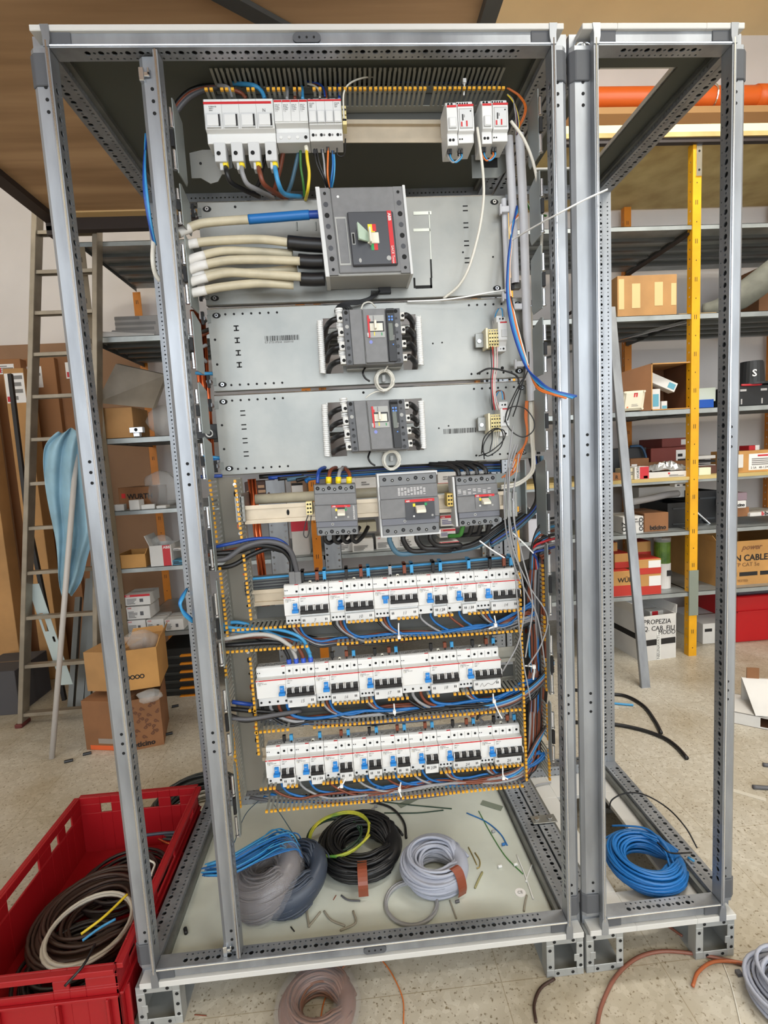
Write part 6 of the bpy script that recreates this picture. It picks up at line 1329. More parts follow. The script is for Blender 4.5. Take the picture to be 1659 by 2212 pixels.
# ================================================================ cartons and goods
def carton(name, lab, cat, px, Y, depth, m, z=None, yaw=0, open_=False, group=None, inner=CARDI, flaps=(), tape=False, lift=0, bev=.002, parent=None):
    x0, y0, x1, y1 = px; A = at(x0, y1, Y=Y); B = at(x1, y1, Y=Y); C = at((x0+x1)/2, y0, Y=Y); zb = A.z if z is None else z; 
    W = B.x-A.x; H = C.z-zb; a = math.radians(yaw); F = Fr((A.x, Y, zb), (math.cos(a), math.sin(a), 0))
    T = thing(name, F.p(W/2, depth/2, 0), lab, cat, group)
    b = MB()
    if open_:
        t = .004
        b.box(0, W, 0, t, 0, H, m, F); b.box(0, W, depth-t, depth, 0, H, m, F); b.box(0, t, t, depth-t, 0, H, m, F); b.box(W-t, W, t, depth-t, 0, H, m, F); b.box(t, W-t, t, depth-t, 0, t, inner, F)
        b.build('box_body', T)
        for i, (side, ang, ln) in enumerate(flaps):
            c = math.cos(math.radians(ang))*ln; s_ = math.sin(math.radians(ang))*ln; k = MB()
            if side == 'f': q = [(0, 0, H), (W, 0, H), (W-.01, -c, H+s_), (.01, -c, H+s_)]
            if side == 'b': q = [(0, depth, H), (W, depth, H), (W-.01, depth+c, H+s_), (.01, depth+c, H+s_)]
            if side == 'l': q = [(0, 0, H), (0, depth, H), (-c, depth-.01, H+s_), (-c, .01, H+s_)]
            if side == 'r': q = [(W, 0, H), (W, depth, H), (W+c, depth-.01, H+s_), (W+c, .01, H+s_)]
            P = [F.p(*v) for v in q]; n = (P[1]-P[0]).cross(P[3]-P[0]).normalized()*.003
            k.add(P+[v+n for v in P], [(0, 1, 2, 3), (4, 5, 6, 7), (0, 1, 5, 4), (1, 2, 6, 5), (2, 3, 7, 6), (3, 0, 4, 7)], m); k.build('flap', T)
    else:
        b.box(0, W, 0, depth, 0, H, m, F)
        b.build('box_body', T, bevel=bev)
        k = MB(); k.box(0, W, depth*.48, depth*.52, H-.0004, H+.0006, TAPE if tape else mat('seam', (120, 100, 80), .7), F); k.build('top_seam', T)
    return T, F, W, H
LP = {}
def panel(T, F, W, H, r, m, nm='label', d=0):
    """flat sticker; r = (x0,x1,z0,z1) as fractions of the front face"""
    b = MB(); b.box(W*r[0], W*r[1], -.001-d, .0005, H*r[2], H*r[3], m, F); o = b.build(nm, T)
    if nm == 'label': LP[T.name] = o
    return o
def lines(T, F, W, H, r, n, m=INKG, seed=1):
    b = MB(); q = random.Random(seed); h = (r[3]-r[2])/(n*1.8)
    for i in range(n):
        z = r[3]-(i+.7)*(r[3]-r[2])/n; e = r[0]+(r[1]-r[0])*q.uniform(.5, 1); b.box(W*r[0], W*e, -.0016, -.0008, H*z, H*(z+h), m, F)
    b.build('printing', LP.get(T.name, T))
def lab_(T, F, W, H, s, sz, x, z, m=INK, **k): return ftext('lettering', s, sz, m, T, F, W*x, H*z, -.0018, **k)
S1, S2, S3, S4, S5 = 1.818, 1.300, .915, .602, .238
# right bay
T, F, W, H = carton('cardboard_box', 'taped brown cardboard box on the upper right shelf', 'box', (1334, 594, 1462, 692), 1.74, .34, CARD, z=S1, tape=True)
for r in ((.02, .11, .18, .92), (.24, .38, .20, .80), (.62, .76, .24, .82), (.90, .985, .24, .78)): panel(T, F, W, H, r, TAPE, 'packing_tape', .0004)
T, F, W, H = carton('wood_strips', 'flat stack of pale wood strips on the upper right shelf behind the yellow upright', 'wood', (1466, 676, 1548, 686), 1.76, .12, mat('pale_wood_batten', (206, 172, 120), .7), z=S1, bev=.001)
b = MB(); P = [at(1516, 700, Y=1.95), at(1560, 668, Y=1.9), at(1620, 626, Y=1.85), at(1700, 565, Y=1.80)]
b.tube(spline([U((p.x, p.y, max(p.z, S1+.075+0*i))) for i, p in enumerate(P)], 6), lambda t: .03+.045*min(1, t*1.8), mat('sack_grey_green', (118, 118, 106), .75, 0, .14, 9, bump=.7, bscale=14), 12); b.build('rolled_sack', smooth=True, label='rolled grey-green sack lying at the right end of the upper shelf', cat='sack')
T, F, W, H = carton('cardboard_box', 'brown box corner behind the rolled sack at the right photo edge', 'box', (1640, 575, 1720, 640), 2.05, .25, CARD2, z=S1)
# shelf 2 (1.30)
T = thing('junction_box', tuple(at(1363, 884, Y=1.70)), 'beige junction box with rounded corners and red mark on the second right shelf', 'electrical box')
F = Fr.yaw(at(1342, 886, Y=1.74), -14); F.o.z = S2+.004; F.w = U((.14, 0, .99)).normalized(); W, H = .118, .112
bg = mat('junction_beige', (222, 214, 190), .5)
b = MB(); b.box(0, W, .006, .07, 0, H, bg, F); b.build('box_body', T, bevel=.012, seg=3)
b = MB(); b.box(.012, W-.012, 0, .008, .01, H-.01, bg, F); b.build('cover', T, bevel=.004)
b = MB()
for x in (.008, W-.008):
    for z in (.008, H-.008): b.cyl(F.p(x, .006, z), F.p(x, -.002, z), .006, bg, 10)
b.build('cover_screws', T)
b = MB(); b.box(.056, .064, -.001, .001, .075, .098, RED, F); b.box(.068, .076, -.001, .001, .075, .098, RED, F); b.box(.056, .076, -.001, .001, .092, .098, RED, F); b.dot(F, .03, .02, .005, m=CORANGE); b.box(.05, .085, -.001, .001, .025, .028, INKG, F); b.box(.05, .08, -.001, .001, .034, .036, INKG, F); b.build('printing', T)
# open carton lying on its side with white boxes
T = thing('cardboard_box', tuple(at(1425, 884, Y=1.74)), 'open brown carton lying on its side on the second right shelf, white boxes inside', 'box')
A = at(1407, 884, Y=1.735); B = at(1494, 880, Y=1.735); C = at(1407, 785, Y=1.735); W = B.x-A.x; H = C.z-S2; F = Fr((A.x, 1.735, S2)); t = .004; dp = .26
b = MB(); b.box(0, W, 0, dp, 0, t, CARD, F); b.box(0, W, 0, dp, H-t, H, CARD, F); b.box(0, t, 0, dp, 0, H, CARD2, F); b.box(W-t, W, 0, dp, 0, H, CARDI, F); b.box(0, W, dp-t, dp, 0, H, CARDI, F)
b.box(0, W, -.001, .003, 0, .006, CARD3, F); b.box(0, W, -.001, .003, H-.006, H, CARD3, F); b.box(0, .006, -.001, .003, 0, H, CARD3, F); b.build('box_body', T)
b = MB(); P = [F.p(0, 0, 0), F.p(0, 0, H), F.p(-.15, .11, H*.86), F.p(-.15, .11, .01)]; n = U((0, .004, 0)); b.add(P+[v+n for v in P], [(0, 1, 2, 3), (4, 5, 6, 7), (0, 1, 5, 4), (1, 2, 6, 5), (2, 3, 7, 6), (3, 0, 4, 7)], CARD2); b.build('side_flap', T)
k = MB(); G = Fr(F.p(-.055, .038, H*.62), (-.15+.0, .11, 0)); 
def mini(lab, o, w, h, d, u, wv=(0, 0, 1), strip=None):
    F = Fr(o, u, wv); b = MB(); b.box(0, w, 0, d, 0, h, WBOX, F); T = thing('product_box', o, lab, 'box', None); b.build('box_body', T, bevel=.001)
    if strip: b = MB(); b.box(w*strip[0], w*strip[1], -.0008, .001, h*strip[2], h*strip[3], mat('label_teal', (96, 160, 180), .5), F); b.build('label', T)
mini('white box with blue label standing at the left in the open carton', F.p(.006, .02, .005), .058, .115, .05, (1, 0, 0), strip=(.25, .85, .15, .75))
mini('tiny white and blue box on the floor of the open carton', F.p(.072, .02, .005), .034, .045, .04, (1, 0, 0), strip=(.1, .9, .05, .45))
mini('white box tilted across the open carton on top of the others', F.p(.012, .05, .170), .165, .052, .06, (.90, -.05, -.43), (.43, 0, .90), strip=(.70, .95, .2, .8))
T, F, W, H = carton('paper_pack', 'crumpled white and green pack behind the yellow upright on the second right shelf', 'pack', (1500, 838, 1546, 868), 1.95, .14, mat('pack_pale_green', (206, 212, 196), .6), z=S2+.05)
T, F, W, H = carton('blue_pack', 'flat blue pack under the white and green pack', 'pack', (1502, 863, 1542, 886), 1.90, .20, mat('pack_blue', (20, 80, 170), .45), z=S2)
T, F, W, H = carton('tool_case', 'black tool case with grey latches on the second right shelf', 'case', (1592, 830, 1690, 884), 1.80, .28, BLACKT, z=S2, bev=.006)
for x in (.05, .5): panel(T, F, W, H, (x, x+.14, .70, .80), ALU, 'latch', .003); panel(T, F, W, H, (x+.02, x+.05, .10, .35), ALU, 'latch', .003)
b = MB(); b.tube(spline([F.p(W*.08, .0, H*1.0), F.p(W*.18, -.012, H*.98), F.p(W*.45, -.012, H*.98), F.p(W*.52, 0, H*1.02)], 5), .006, CRED, 7); b.build('handle', T, smooth=True)
b = MB(); c = at(1622, 834, Y=1.86); c.z = F.p(0, 0, H).z+.001
b.cyl(c, c+U((0, 0, .012)), .10, BLACKT, 24); b.cyl(c+U((0, 0, .012)), c+U((0, 0, .13)), .070, BLACKT, 24, r2=.062); b.cyl(c+U((0, 0, .130)), c+U((0, 0, .137)), .058, BLACKT, 24)
T = b.build('black_cap', label='black cap lying on the tool case at the right', cat='tub')  # a black lettered cap, not a tub
text('lettering', 'S', .055, PAPER, T, c+U((-.052, -.072, .045)), (1, -.3, 0), (0, 0, 1), bold=.001)
# shelf 3 (.915) goods
def simple(lab, px, Y, d, m, z, cat='box', name='box', **k): return carton(name, lab, cat, px, Y, d, m, z=z, **k)
T, F, W, H = simple('dark red-brown box at the back of the third right shelf, lower of two', (1406, 966, 1496, 996), 2.02, .3, mat('box_maroon', (120, 52, 44), .6), S3+.04); panel(T, F, W, H, (.60, .88, .15, .85), PAPER); lines(T, F, W, H, (.64, .84, .2, .7), 2, INK)
b = MB(); zz = F.p(0, 0, H).z
T, F, W, H = simple('dark red-brown box at the back of the third right shelf, upper of two', (1430, 946, 1492, 968), 2.06, .26, mat('box_maroon', (120, 52, 44), .6), zz+.001); panel(T, F, W, H, (.66, .95, .2, .8), WBOX)
T, F, W, H = simple('low shelf riser board under the red-brown boxes', (1400, 996, 1500, 1008), 2.00, .34, CARD2, S3, name='cardboard_tray', cat='tray')
T, F, W, H = simple('long white carton with red dot at the front of the third right shelf', (1402, 1019, 1488, 1043), 1.76, .16, WBOX, S3); lines(T, F, W, H, (.5, .9, .15, .5), 2); b = MB(); b.dot(F, W*.50, H*.72, .006, m=RED, n=12); b.build('red_dot', T); zw = F.p(0, 0, H).z
g_ = []; r = random.Random(8); c = at(1440, 1020, Y=1.86); c.z = zw+.002
for i in range(15):
    row = []
    for j in range(9): row.append(c+U(((i/14-.5)*.26, (j/8-.5)*.14, .055*math.sin(PI*i/14)*math.sin(PI*j/8)*(.6+.4*math.sin(i*1.3+j))+r.uniform(0, .012))))
    g_.append(row)
b = MB(); b.grid(g_, mat('silver_film', (206, 206, 204), .18, .5, bump=.5, bscale=60)); o = b.build('foil_bag', label='crumpled silver film bag lying on the long white carton', cat='bag'); md = o.modifiers.new('S', 'SOLIDIFY'); md.thickness = .002
T, F, W, H = simple('white box with red printed side on the third right shelf, left part', (1371, 1008, 1402, 1043), 1.76, .12, WBOX, S3); panel(T, F, W, H, (.36, .98, .02, .98), CRED, 'red_side'); lab_(T, F, W, H, 'WÜRTH', .020, .30, .08, INK, rot=90); panel(T, F, W, H, (.62, .9, .05, .25), PAPER)
T, F, W, H = simple('stacked cream component boxes left of the red printed box', (1352, 1012, 1370, 1043), 1.78, .12, mat('box_cream', (214, 204, 170), .6), S3); lines(T, F, W, H, (.1, .9, .2, .9), 4)
T, F, W, H = simple('brown box with letter R behind the galvanised bar, third right shelf', (1322, 1022, 1345, 1044), 1.78, .12, CARD2, S3); lab_(T, F, W, H, 'R', .03, .3, .2)
T, F, W, H = simple('black box pile at the back left of the third right shelf', (1322, 968, 1396, 1014), 2.05, .25, BLACKT, S3); panel(T, F, W, H, (.42, .60, .1, .5), PAPER)
wire('strap', 'dark blue strap hanging over the black box pile', [F.p(W*.5, -.01, H+.01), F.p(W*.8, -.02, H*1.02), F.p(W*.92, -.03, H*.6), F.p(W*.90, -.03, H*.25)], .008, mat('strap_navy', (34, 66, 96), .6), cat='strap')
T, F, W, H = simple('small wooden-look box with label beside the black pile', (1362, 990, 1402, 1010), 1.95, .12, CARD2, S3+.0); panel(T, F, W, H, (.05, .35, .2, .7), PAPER)
for i in range(3):
    T, F, W, H = simple(f'thin white and black flat box behind the yellow upright, {["lowest", "middle", "topmost"][i]} of three', (1508, 990-i*10+14, 1546, 998-i*10+14), 1.90, .2, WBOX if i % 2 == 0 else BLACKT, S3+.045+i*.022+.0)
T, F, W, H = simple('dark brown tray under the flat boxes behind the yellow upright', (1508, 1006, 1548, 1024), 1.86, .24, mat('tray_brown', (88, 54, 44), .6), S3, cat='tray', name='tray')
T, F, W, H = simple('pale green lid lying in front of the dark brown tray', (1510, 1010, 1536, 1018), 1.78, .05, mat('lid_pale', (222, 226, 196), .5), S3+.0, cat='lid', name='lid')
T, F, W, H = simple('orange-brown box with large white label, right end of the third shelf', (1596, 972, 1700, 1020), 1.78, .24, CARD3, S3); panel(T, F, W, H, (.20, .95, .10, .85), PAPER); panel(T, F, W, H, (.38, .80, .72, .80), CRED, 'red_line', .001); lines(T, F, W, H, (.26, .9, .3, .65), 4); lab_(T, F, W, H, '2 5A   48-1.2W', .018, .24, .16, INK)
zz = F.p(0, 0, H).z; T2, F2_, W2_, H2_ = simple('small red and white box on top of the orange-brown one', (1618, 962, 1640, 974), 1.85, .08, CRED, zz); panel(T2, F2_, W2_, H2_, (.6, 1, 0, 1), PAPER)
T, F, W, H = simple('small white card box leaning left of the orange-brown box', (1592, 982, 1606, 1006), 1.77, .03, WBOX, S3+.03)
# shelf 4 (.602)
T, F, W, H = simple('white box printed sideways at the left of the fourth right shelf', (1346, 1116, 1390, 1147), 1.76, .22, WBOX, S4); lines(T, F, W, H, (.50, .85, .6, .9), 2); lab_(T, F, W, H, 'OZ', .040, .16, .12, INK, rot=90, bold=.0008); lab_(T, F, W, H, 'OCO', .034, .97, .12, INK, rot=90, bold=.0008)
T, F, W, H = simple('brown carton with black logo lettering on the fourth right shelf', (1392, 1108, 1444, 1144), 1.78, .25, CARD2, S4); lab_(T, F, W, H, 'bticino', .036, .22, .10, INK, bold=.0012)
wire('foam_tube', 'grey foam tube lying above the brown logo carton', PX((1365, 1084, 1.80), (1400, 1078, 1.85), (1440, 1069, 1.9), (1464, 1066, 1.92)), .020, mat('foam_grey', (150, 148, 148), .7), cat='tube', sides=12)
T, F, W, H = simple('white casing with slots at the back of the fourth right shelf', (1380, 1050, 1492, 1092), 2.05, .2, WBOX, S4+.16, cat='casing', name='white_casing')
T, F, W, H = simple('white slotted edge strip under the third right shelf', (1458, 1044, 1486, 1052), 1.80, .05, WBOX, S3-.062, cat='strip', name='slotted_strip')
for r in ((.15, .35, .3, .7), (.6, .85, .3, .7)): panel(T, F, W, H, r, INK, 'slot')
for i, (px, lab, Y) in enumerate((((1442, 1086, 1496, 1146), 'black storage bin left of the yellow upright, fourth right shelf', 1.86), ((1500, 1060, 1548, 1150), 'tall black storage bin behind the yellow upright, fourth right shelf', 1.95))):
    T, F, W, H = carton('storage_bin', lab, 'bin', px, Y, .3, BLACKT, z=S4, open_=True, inner=BLACKT); panel(T, F, W, H, (.2, .9, .75, .8), mat('bin_rib', (60, 64, 68), .5), 'rib', .004); panel(T, F, W, H, (.2, .9, .12, .17), mat('bin_rib', (60, 64, 68), .5), 'rib', .004)
wire('metal_rod', 'thin bright metal tube sticking up out of the large cable carton', PX((1500, 1102, 1.95), (1545, 1142, 1.92), (1590, 1185, 1.88)), .009, ALU, cat='rod', sides=10)
T, F, W, H = simple('brown carton right of the corner post on the fourth shelf', (1590, 1096, 1618, 1128), 1.80, .2, CARD2, S4+.05); zz = F.p(0, 0, H).z
T, F, W, H = simple('white box with black logo stacked on the brown carton, right', (1588, 1082, 1612, 1097), 1.78, .16, WBOX, zz); lab_(T, F, W, H, 'cino', .026, .20, .25, INK, bold=.001); zz = F.p(0, 0, H).z
T, F, W, H = simple('mauve box on top of the white logo box, right', (1590, 1064, 1614, 1082), 1.80, .14, mat('box_mauve', (150, 130, 140), .6), zz)
T, F, W, H = simple('white open box with red and black logo at the right photo edge', (1620, 1106, 1700, 1128), 1.78, .22, WBOX, S4+.05); lab_(T, F, W, H, 'b', .034, .30, .20, RED, bold=.001); lab_(T, F, W, H, 'bcino', .034, .38, .20, INK, bold=.001)
# large LAN cable carton
T, F, W, H = carton('cardboard_box', 'large open brown carton printed LAN CABLE, on the lowest right shelf', 'box', (1548, 1166, 1740, 1280), 1.79, .55, CARD3, z=S5, open_=True, flaps=(('l', 60, .05), ('b', 40, .08)))
lab_(T, F, W, H, 'LAN CABLE', .052, .09, .55, INK, bold=.0012); lab_(T, F, W, H, 'UTP CAT 5e', .034, .15, .42, mat('ink_brown', (120, 84, 52), .7)); lab_(T, F, W, H, 'tach', .046, .06, .80, INK, bold=.001, shear=.4); lab_(T, F, W, H, 'power', .046, .27, .80, CARD2, bold=.001, shear=.4)
for x in (.02, .25, .48, .71): panel(T, F, W, H, (x, min(x+.20, 1), .20, .29), INK, 'black_bar')
lab_(T, F, W, H, '100% TESTED', .020, .14, .07, mat('ink_brown', (120, 84, 52), .7))
# shelf 5 (.238)
wr = mat('carton_red', (190, 52, 40), .6); 
def wbox(lab, px, Y, z, txt=None, d=.14, lb=False):
    T, F, W, H = carton('product_box', lab, 'box', px, Y, d, CARD3, z=z, group=None); panel(T, F, W, H, (0, 1, 0, .42), wr, 'red_band')
    b = MB(); b.box(.002, W-.002, .002, d-.002, H-.0006, H+.0010, wr, F); b.build('red_top', T)
    if txt: lab_(T, F, W, H, txt, H*.26, .30, .55, INK, bold=.0006)
    if lb: panel(T, F, W, H, (.45, .98, .42, .90), PAPER, 'label', .001); lines(T, F, W, H, (.5, .92, .5, .85), 3)
    return F.p(0, 0, H).z, F, W, H
z1, *_ = wbox('wide red and tan fastener box at the far left of the lowest right shelf', (1322, 1234, 1364, 1284), 1.75, S5, 'WÜRTH')
z2, *_ = wbox('red and tan fastener box behind the wide one', (1328, 1196, 1360, 1232), 1.82, z1+.002)
z3, *_ = wbox('tall red fastener box behind, partly hidden by the rear corner post', (1318, 1172, 1334, 1202), 1.90, z1+.002)
z1, *_ = wbox('lower of two labelled red and tan fastener boxes at the front', (1380, 1240, 1428, 1270), 1.74, S5, None, lb=True)
z2, *_ = wbox('upper of two labelled red and tan fastener boxes at the front', (1378, 1208, 1428, 1240), 1.74, z1+.001, None, lb=True)
z4, F, W, H = wbox('red fastener box standing upright behind the labelled pair', (1376, 1170, 1406, 1212), 1.92, S5+.17)
T, F, W, H = carton('product_box', 'brown box under the upright red fastener box', 'box', (1372, 1212, 1412, 1250), 1.93, .14, CARD2, z=S5)
T = thing('canister', tuple(at(1430, 1270, Y=1.86)), 'white canister with a clear green-filled upper half on the lowest right shelf', 'canister')
c = at(1430, 1262, Y=1.86); c.z = S5+.001
b = MB(); b.cyl(c, c+U((0, 0, .155)), .047, WBOX, 24); b.build('lower_body', T, bevel=.002)
b = MB(); b.cyl(c+U((0, 0, .155)), c+U((0, 0, .285)), .045, mat('green_content', (96, 126, 40), .5, 0, 0, 14, rgb2=(50, 84, 24)), 24); b.build('green_content', T)
b = MB(); b.cyl(c+U((0, 0, .285)), c+U((0, 0, .31)), .047, BAG, 24); b.build('clear_lid', T)
b = MB(); b.box(-.0, .03, -.049, -.047, .08, .115, INK, Fr(c)); b.build('black_mark', T)
# floor right
T, F, W, H = carton('cardboard_box', 'open white carton with handwriting and black band on the floor under the right shelves', 'box', (1385, 1330, 1466, 1412), 1.70, .30, WBOX, z=FZ, open_=True, yaw=6, inner=mat('carton_inner_white', (190, 186, 180), .7), flaps=(('l', 60, .09), ('r', 75, .05), ('b', 60, .08)))
panel(T, F, W, H, (.02, .98, .34, .47), INK, 'black_band', .0005); panel(T, F, W, H, (.44, .56, 0, .62), mat('tape_clear_white', (226, 226, 222), .3), 'tape', .001)
for s, x, z, sz in (('PROPEZIA', .06, .83, .040), ('Q. CAB. FILI', .05, .68, .040), ('MODO', .48, .57, .036)): ftext('handwriting', s, sz, INK, T, F, W*x, H*z, -.002, -3)
ftext('lettering', 'NEUNAVATI', .026, INKG, T, F, W*.52, H*.02, -.003, 90)
G = Fr((F.o.x, F.o.y, FZ)).move(0, 0, 0); G = Fr(F.p(0, .30, 0), (F.p(0, 0, 0)-F.p(0, .30, 0))); 
b = MB(); b.box(0, .3, -.001, 0, H*.45, H*.58, INK, G); b.build('black_band', T)
T2, F2_, W2_, H2_ = carton('product_box', 'white and red box poking out of the open white carton', 'box', (1404, 1320, 1444, 1350), 1.82, .12, WBOX, z=FZ+.14, yaw=4); panel(T2, F2_, W2_, H2_, (.12, .45, 0, 1), CRED, 'red_band')
T, F, W, H = simple('grey-topped white carton on the floor behind the yellow upright', (1518, 1345, 1596, 1392), 1.88, .35, WBOX, FZ); panel(T, F, W, H, (.05, .25, .6, .75), INK, 'strap_mark')
T, F, W, H = carton('plastic_crate', 'bright red plastic crate on the floor at the right photo edge', 'crate', (1590, 1286, 1700, 1384), 1.86, .4, CRATE2, z=FZ, bev=.006); panel(T, F, W, H, (0, 1, .66, .69), CRATE2, 'rim', .01)
b = MB(); b.box(.02, W-.02, .02, .38, H+.0005, H+.03, mat('crate_lid_dark', (70, 66, 74), .6), F); b.build('lid', T, bevel=.01)
# flattened white boxes on the floor at the right
T = thing('open_box', tuple(at(1630, 1580, Z=FZ)), 'open white carton lying on the floor at the right with a dark opening', 'box')
A = at(1583, 1562, Z=FZ); F = Fr.yaw(A, -38); b = MB(); b.sheet(F, .20, .055, .003, WBOX, [(.10, .19, .008, .05)]); b.box(0, .20, 0, .20, .052, .055, WBOX, F); b.box(0, .003, 0, .20, 0, .055, WBOX, F); b.box(.197, .2, 0, .2, 0, .055, WBOX, F); b.box(0, .2, 0, .2, 0, .002, CARDI, F); b.box(0, .2, .197, .2, 0, .055, CARDI, F); b.build('box_body', T)
b = MB(); b.box(.20, .32, -.02, .16, .0, .003, WBOX, F); b.build('flap', T)
T = thing('open_box', tuple(at(1640, 1500, Z=FZ)), 'second white carton propped open behind the one on the floor at the right', 'box')
A = at(1632, 1545, Z=FZ+.06); F = Fr.yaw(A, -20); b = MB(); b.add([F.p(0, 0, 0), F.p(.3, 0, 0), F.p(.3, .16, .10), F.p(0, .16, .10), F.p(0, 0, -.003), F.p(.3, 0, -.003), F.p(.3, .16, .097), F.p(0, .16, .097)], [(0, 1, 2, 3), (4, 5, 6, 7), (0, 1, 5, 4), (1, 2, 6, 5), (2, 3, 7, 6), (3, 0, 4, 7)], WBOX); b.box(.0, .3, .16, .17, -.06, .10, WBOX, F); b.box(.02, .07, .162, .168, .10, .15, CARD2, F); b.build('box_body', T)
# galvanised bar leaning by the rear corner
p = at(1396, 1486, Z=FZ); q = at(1324, 700, Y=1.70); d = q-p; q2 = q+d*.05
b = MB(); s = U((.024, 0, 0)); t = U((0, .02, 0)); b.add([p-s, p+s, p+s+t, p-s+t, q2-s, q2+s, q2+s+t, q2-s+t], [(0, 1, 2, 3), (4, 5, 6, 7), (0, 1, 5, 4), (1, 2, 6, 5), (2, 3, 7, 6), (3, 0, 4, 7)], ZINC)
b.build('metal_bar', label='galvanised bar leaning against the right shelving', cat='bar', bevel=.002)
# ---- centre bays, seen through the cabinet
T, F, W, H = simple('dark brown box printed 24 seen through the gap left of the middle row', (530, 1040, 585, 1070), 1.76, .2, mat('box_umber', (66, 42, 34), .6), S3, name='printed_box'); lab_(T, F, W, H, '24', .060, .04, .20, mat('print_cream', (228, 190, 150), .6), bold=.0015); lines(T, F, W, H, (.52, .96, .15, .85), 3, mat('print_tan', (176, 140, 108), .6))
T, F, W, H = simple('tall white and red box standing behind the middle row, centre left', (634, 1090, 670, 1210), 1.78, .2, WBOX, S4); panel(T, F, W, H, (0, 1, .48, .74), mat('band_crimson', (200, 40, 60), .5), 'red_band')
T, F, W, H = simple('tan box with white label on the third shelf, seen behind the middle row', (630, 1038, 662, 1075), 1.78, .2, mat('box_tan', (150, 120, 96), .6), S3); panel(T, F, W, H, (.05, .8, .05, .85), PAPER); panel(T, F, W, H, (.05, .8, .75, .88), INK, 'label_bar', .001)
names = ['first', 'second', 'third', 'fourth', 'fifth', 'sixth']
for i, (px, Y, z) in enumerate((((726, 1034, 768, 1060), 1.80, S3), ((768, 1032, 814, 1060), 1.80, S3), ((946, 1020, 985, 1050), 1.80, S3), ((905, 1002, 945, 1022), 2.0, S3+.10))):
    T, F, W, H = carton('product_box', f'white box with red band behind the middle row, {names[i]} one counted from the left', 'box', px, Y, .16, WBOX, z=z); panel(T, F, W, H, (0, 1, .20, .42), CRED, 'red_band'); lab_(T, F, W, H, 'ABB', H*.18, .08, .23, PAPER); lines(T, F, W, H, (.3, .7, .55, .8), 2)
for i, (px, Y, z) in enumerate((((762, 1166, 808, 1200), 1.76, S4), ((725, 1160, 764, 1206), 1.80, S4), ((814, 1158, 862, 1204), 1.80, S4), ((862, 1150, 905, 1204), 1.80, S4))):
    T, F, W, H = carton('product_box', f'plain white component box low behind the middle row, {names[i]} listed from the left', 'box', px, Y, .16, WBOX, z=z, group=None); lab_(T, F, W, H, 'ABB', H*.12, .08, .82, CRED); lines(T, F, W, H, (.08, .8, .1, .55), 4, seed=i)
T, F, W, H = simple('beige double switch box on the fourth shelf behind the middle row', (774, 1128, 814, 1160), 1.80, .12, mat('switch_beige', (196, 190, 166), .5), S4+.105); panel(T, F, W, H, (.49, .51, 0, 1), INKG, 'joint')
for i, (px, z) in enumerate((((950, 1142, 985, 1172), S4+.045), ((952, 1112, 986, 1140), S4+.11), ((950, 1170, 992, 1182), S4))):
    T, F, W, H = carton('product_box', f'white and red component box stacked between the widest and rightmost grey breakers, {["middle", "topmost", "lowest"][i]} one', 'box', px, 1.78, .14, WBOX, z=z); panel(T, F, W, H, (0, 1, .72, .95), CRED, 'red_band'); lab_(T, F, W, H, 'ABB', H*.18, .06, .75, PAPER); lines(T, F, W, H, (.1, .8, .15, .6), 3, mat('ink_violet', (120, 116, 150), .7))
T, F, W, H = simple('grey meter with black display seen right of the middle row', (1142, 1098, 1180, 1160), 1.70, .1, mat('meter_grey', (196, 196, 204), .5), S4, cat='meter', name='meter'); panel(T, F, W, H, (.1, .45, .70, .82), INK, 'display', .002)
# rolling racks / perforated strut standing behind the middle row
def strut(lab, x0, x1, y0, y1, Y, m, z=None):
    A = at(x0, y1, Y=Y); B = at(x1, y1, Y=Y); C = at((x0+x1)/2+(0), y0, Y=Y); zb = FZ; W = B.x-A.x; b = MB()
    b.perf((A.x, Y, zb), U((0, 0, 1)), U((1, 0, 0)), U((0, 1, 0)), C.z-zb, [(W*.3, (.006, .004)), (W*.4, None), (W*.3, (.004, .006))], m, pitch=.03)
    for x in (A.x, A.x+W-.002): b.box(x, x+.002, Y, Y+.03, zb, C.z, m)
    b.build('perforated_strut', label=lab, cat='strut')
strut('perforated grey strut standing behind the cabinet, left of the middle row', 590, 632, 1036, 1262, 1.30, ZINC)
strut('perforated bright strut standing behind the cabinet, under the leftmost grey breaker', 706, 742, 1150, 1262, 1.35, ZINC)
strut('perforated strut pair behind the cabinet right of the rows, left one', 1052, 1076, 990, 1500, 1.25, ZDARK); strut('perforated strut pair behind the cabinet right of the rows, right one', 1080, 1100, 990, 1500, 1.25, ZDARK)
# ================================================================ left side
# goods on the left shelves
for i, (a, c) in enumerate((((206, 716), (322, 688)), ((214, 720), (330, 706)), ((240, 700), (345, 690)))):
    b = MB(); p = at(*a, Y=1.78+i*.05); q = at(*c, Y=1.95+i*.04); p.z = S1+.018+i*.016; q.z = S1+.030+i*.02; b.tube([p, q], .022, WBOX if i != 2 else mat('trunking_grey', (150, 148, 146), .6), 4); b.build('trunking', label=f'slotted cable trunking length on the upper left shelf, {["front", "middle", "rear"][i]} one', cat='trunking', bevel=.001)
T, F, W, H = simple('folded grey paper packs at the back of the upper left shelf', (250, 682, 345, 715), 2.0, .2, mat('paper_grey', (160, 156, 152), .7), S1, name='paper_pack', cat='paper'); lines(T, F, W, H, (0, 1, 0, 1), 6)
b = MB(); P = [at(208, 870, Y=1.72), at(250, 786, Y=1.78), at(358, 810, Y=1.85), at(330, 882, Y=1.74)]; P[0].z = max(P[0].z, S2+.03); n = U((.01, .02, .004))
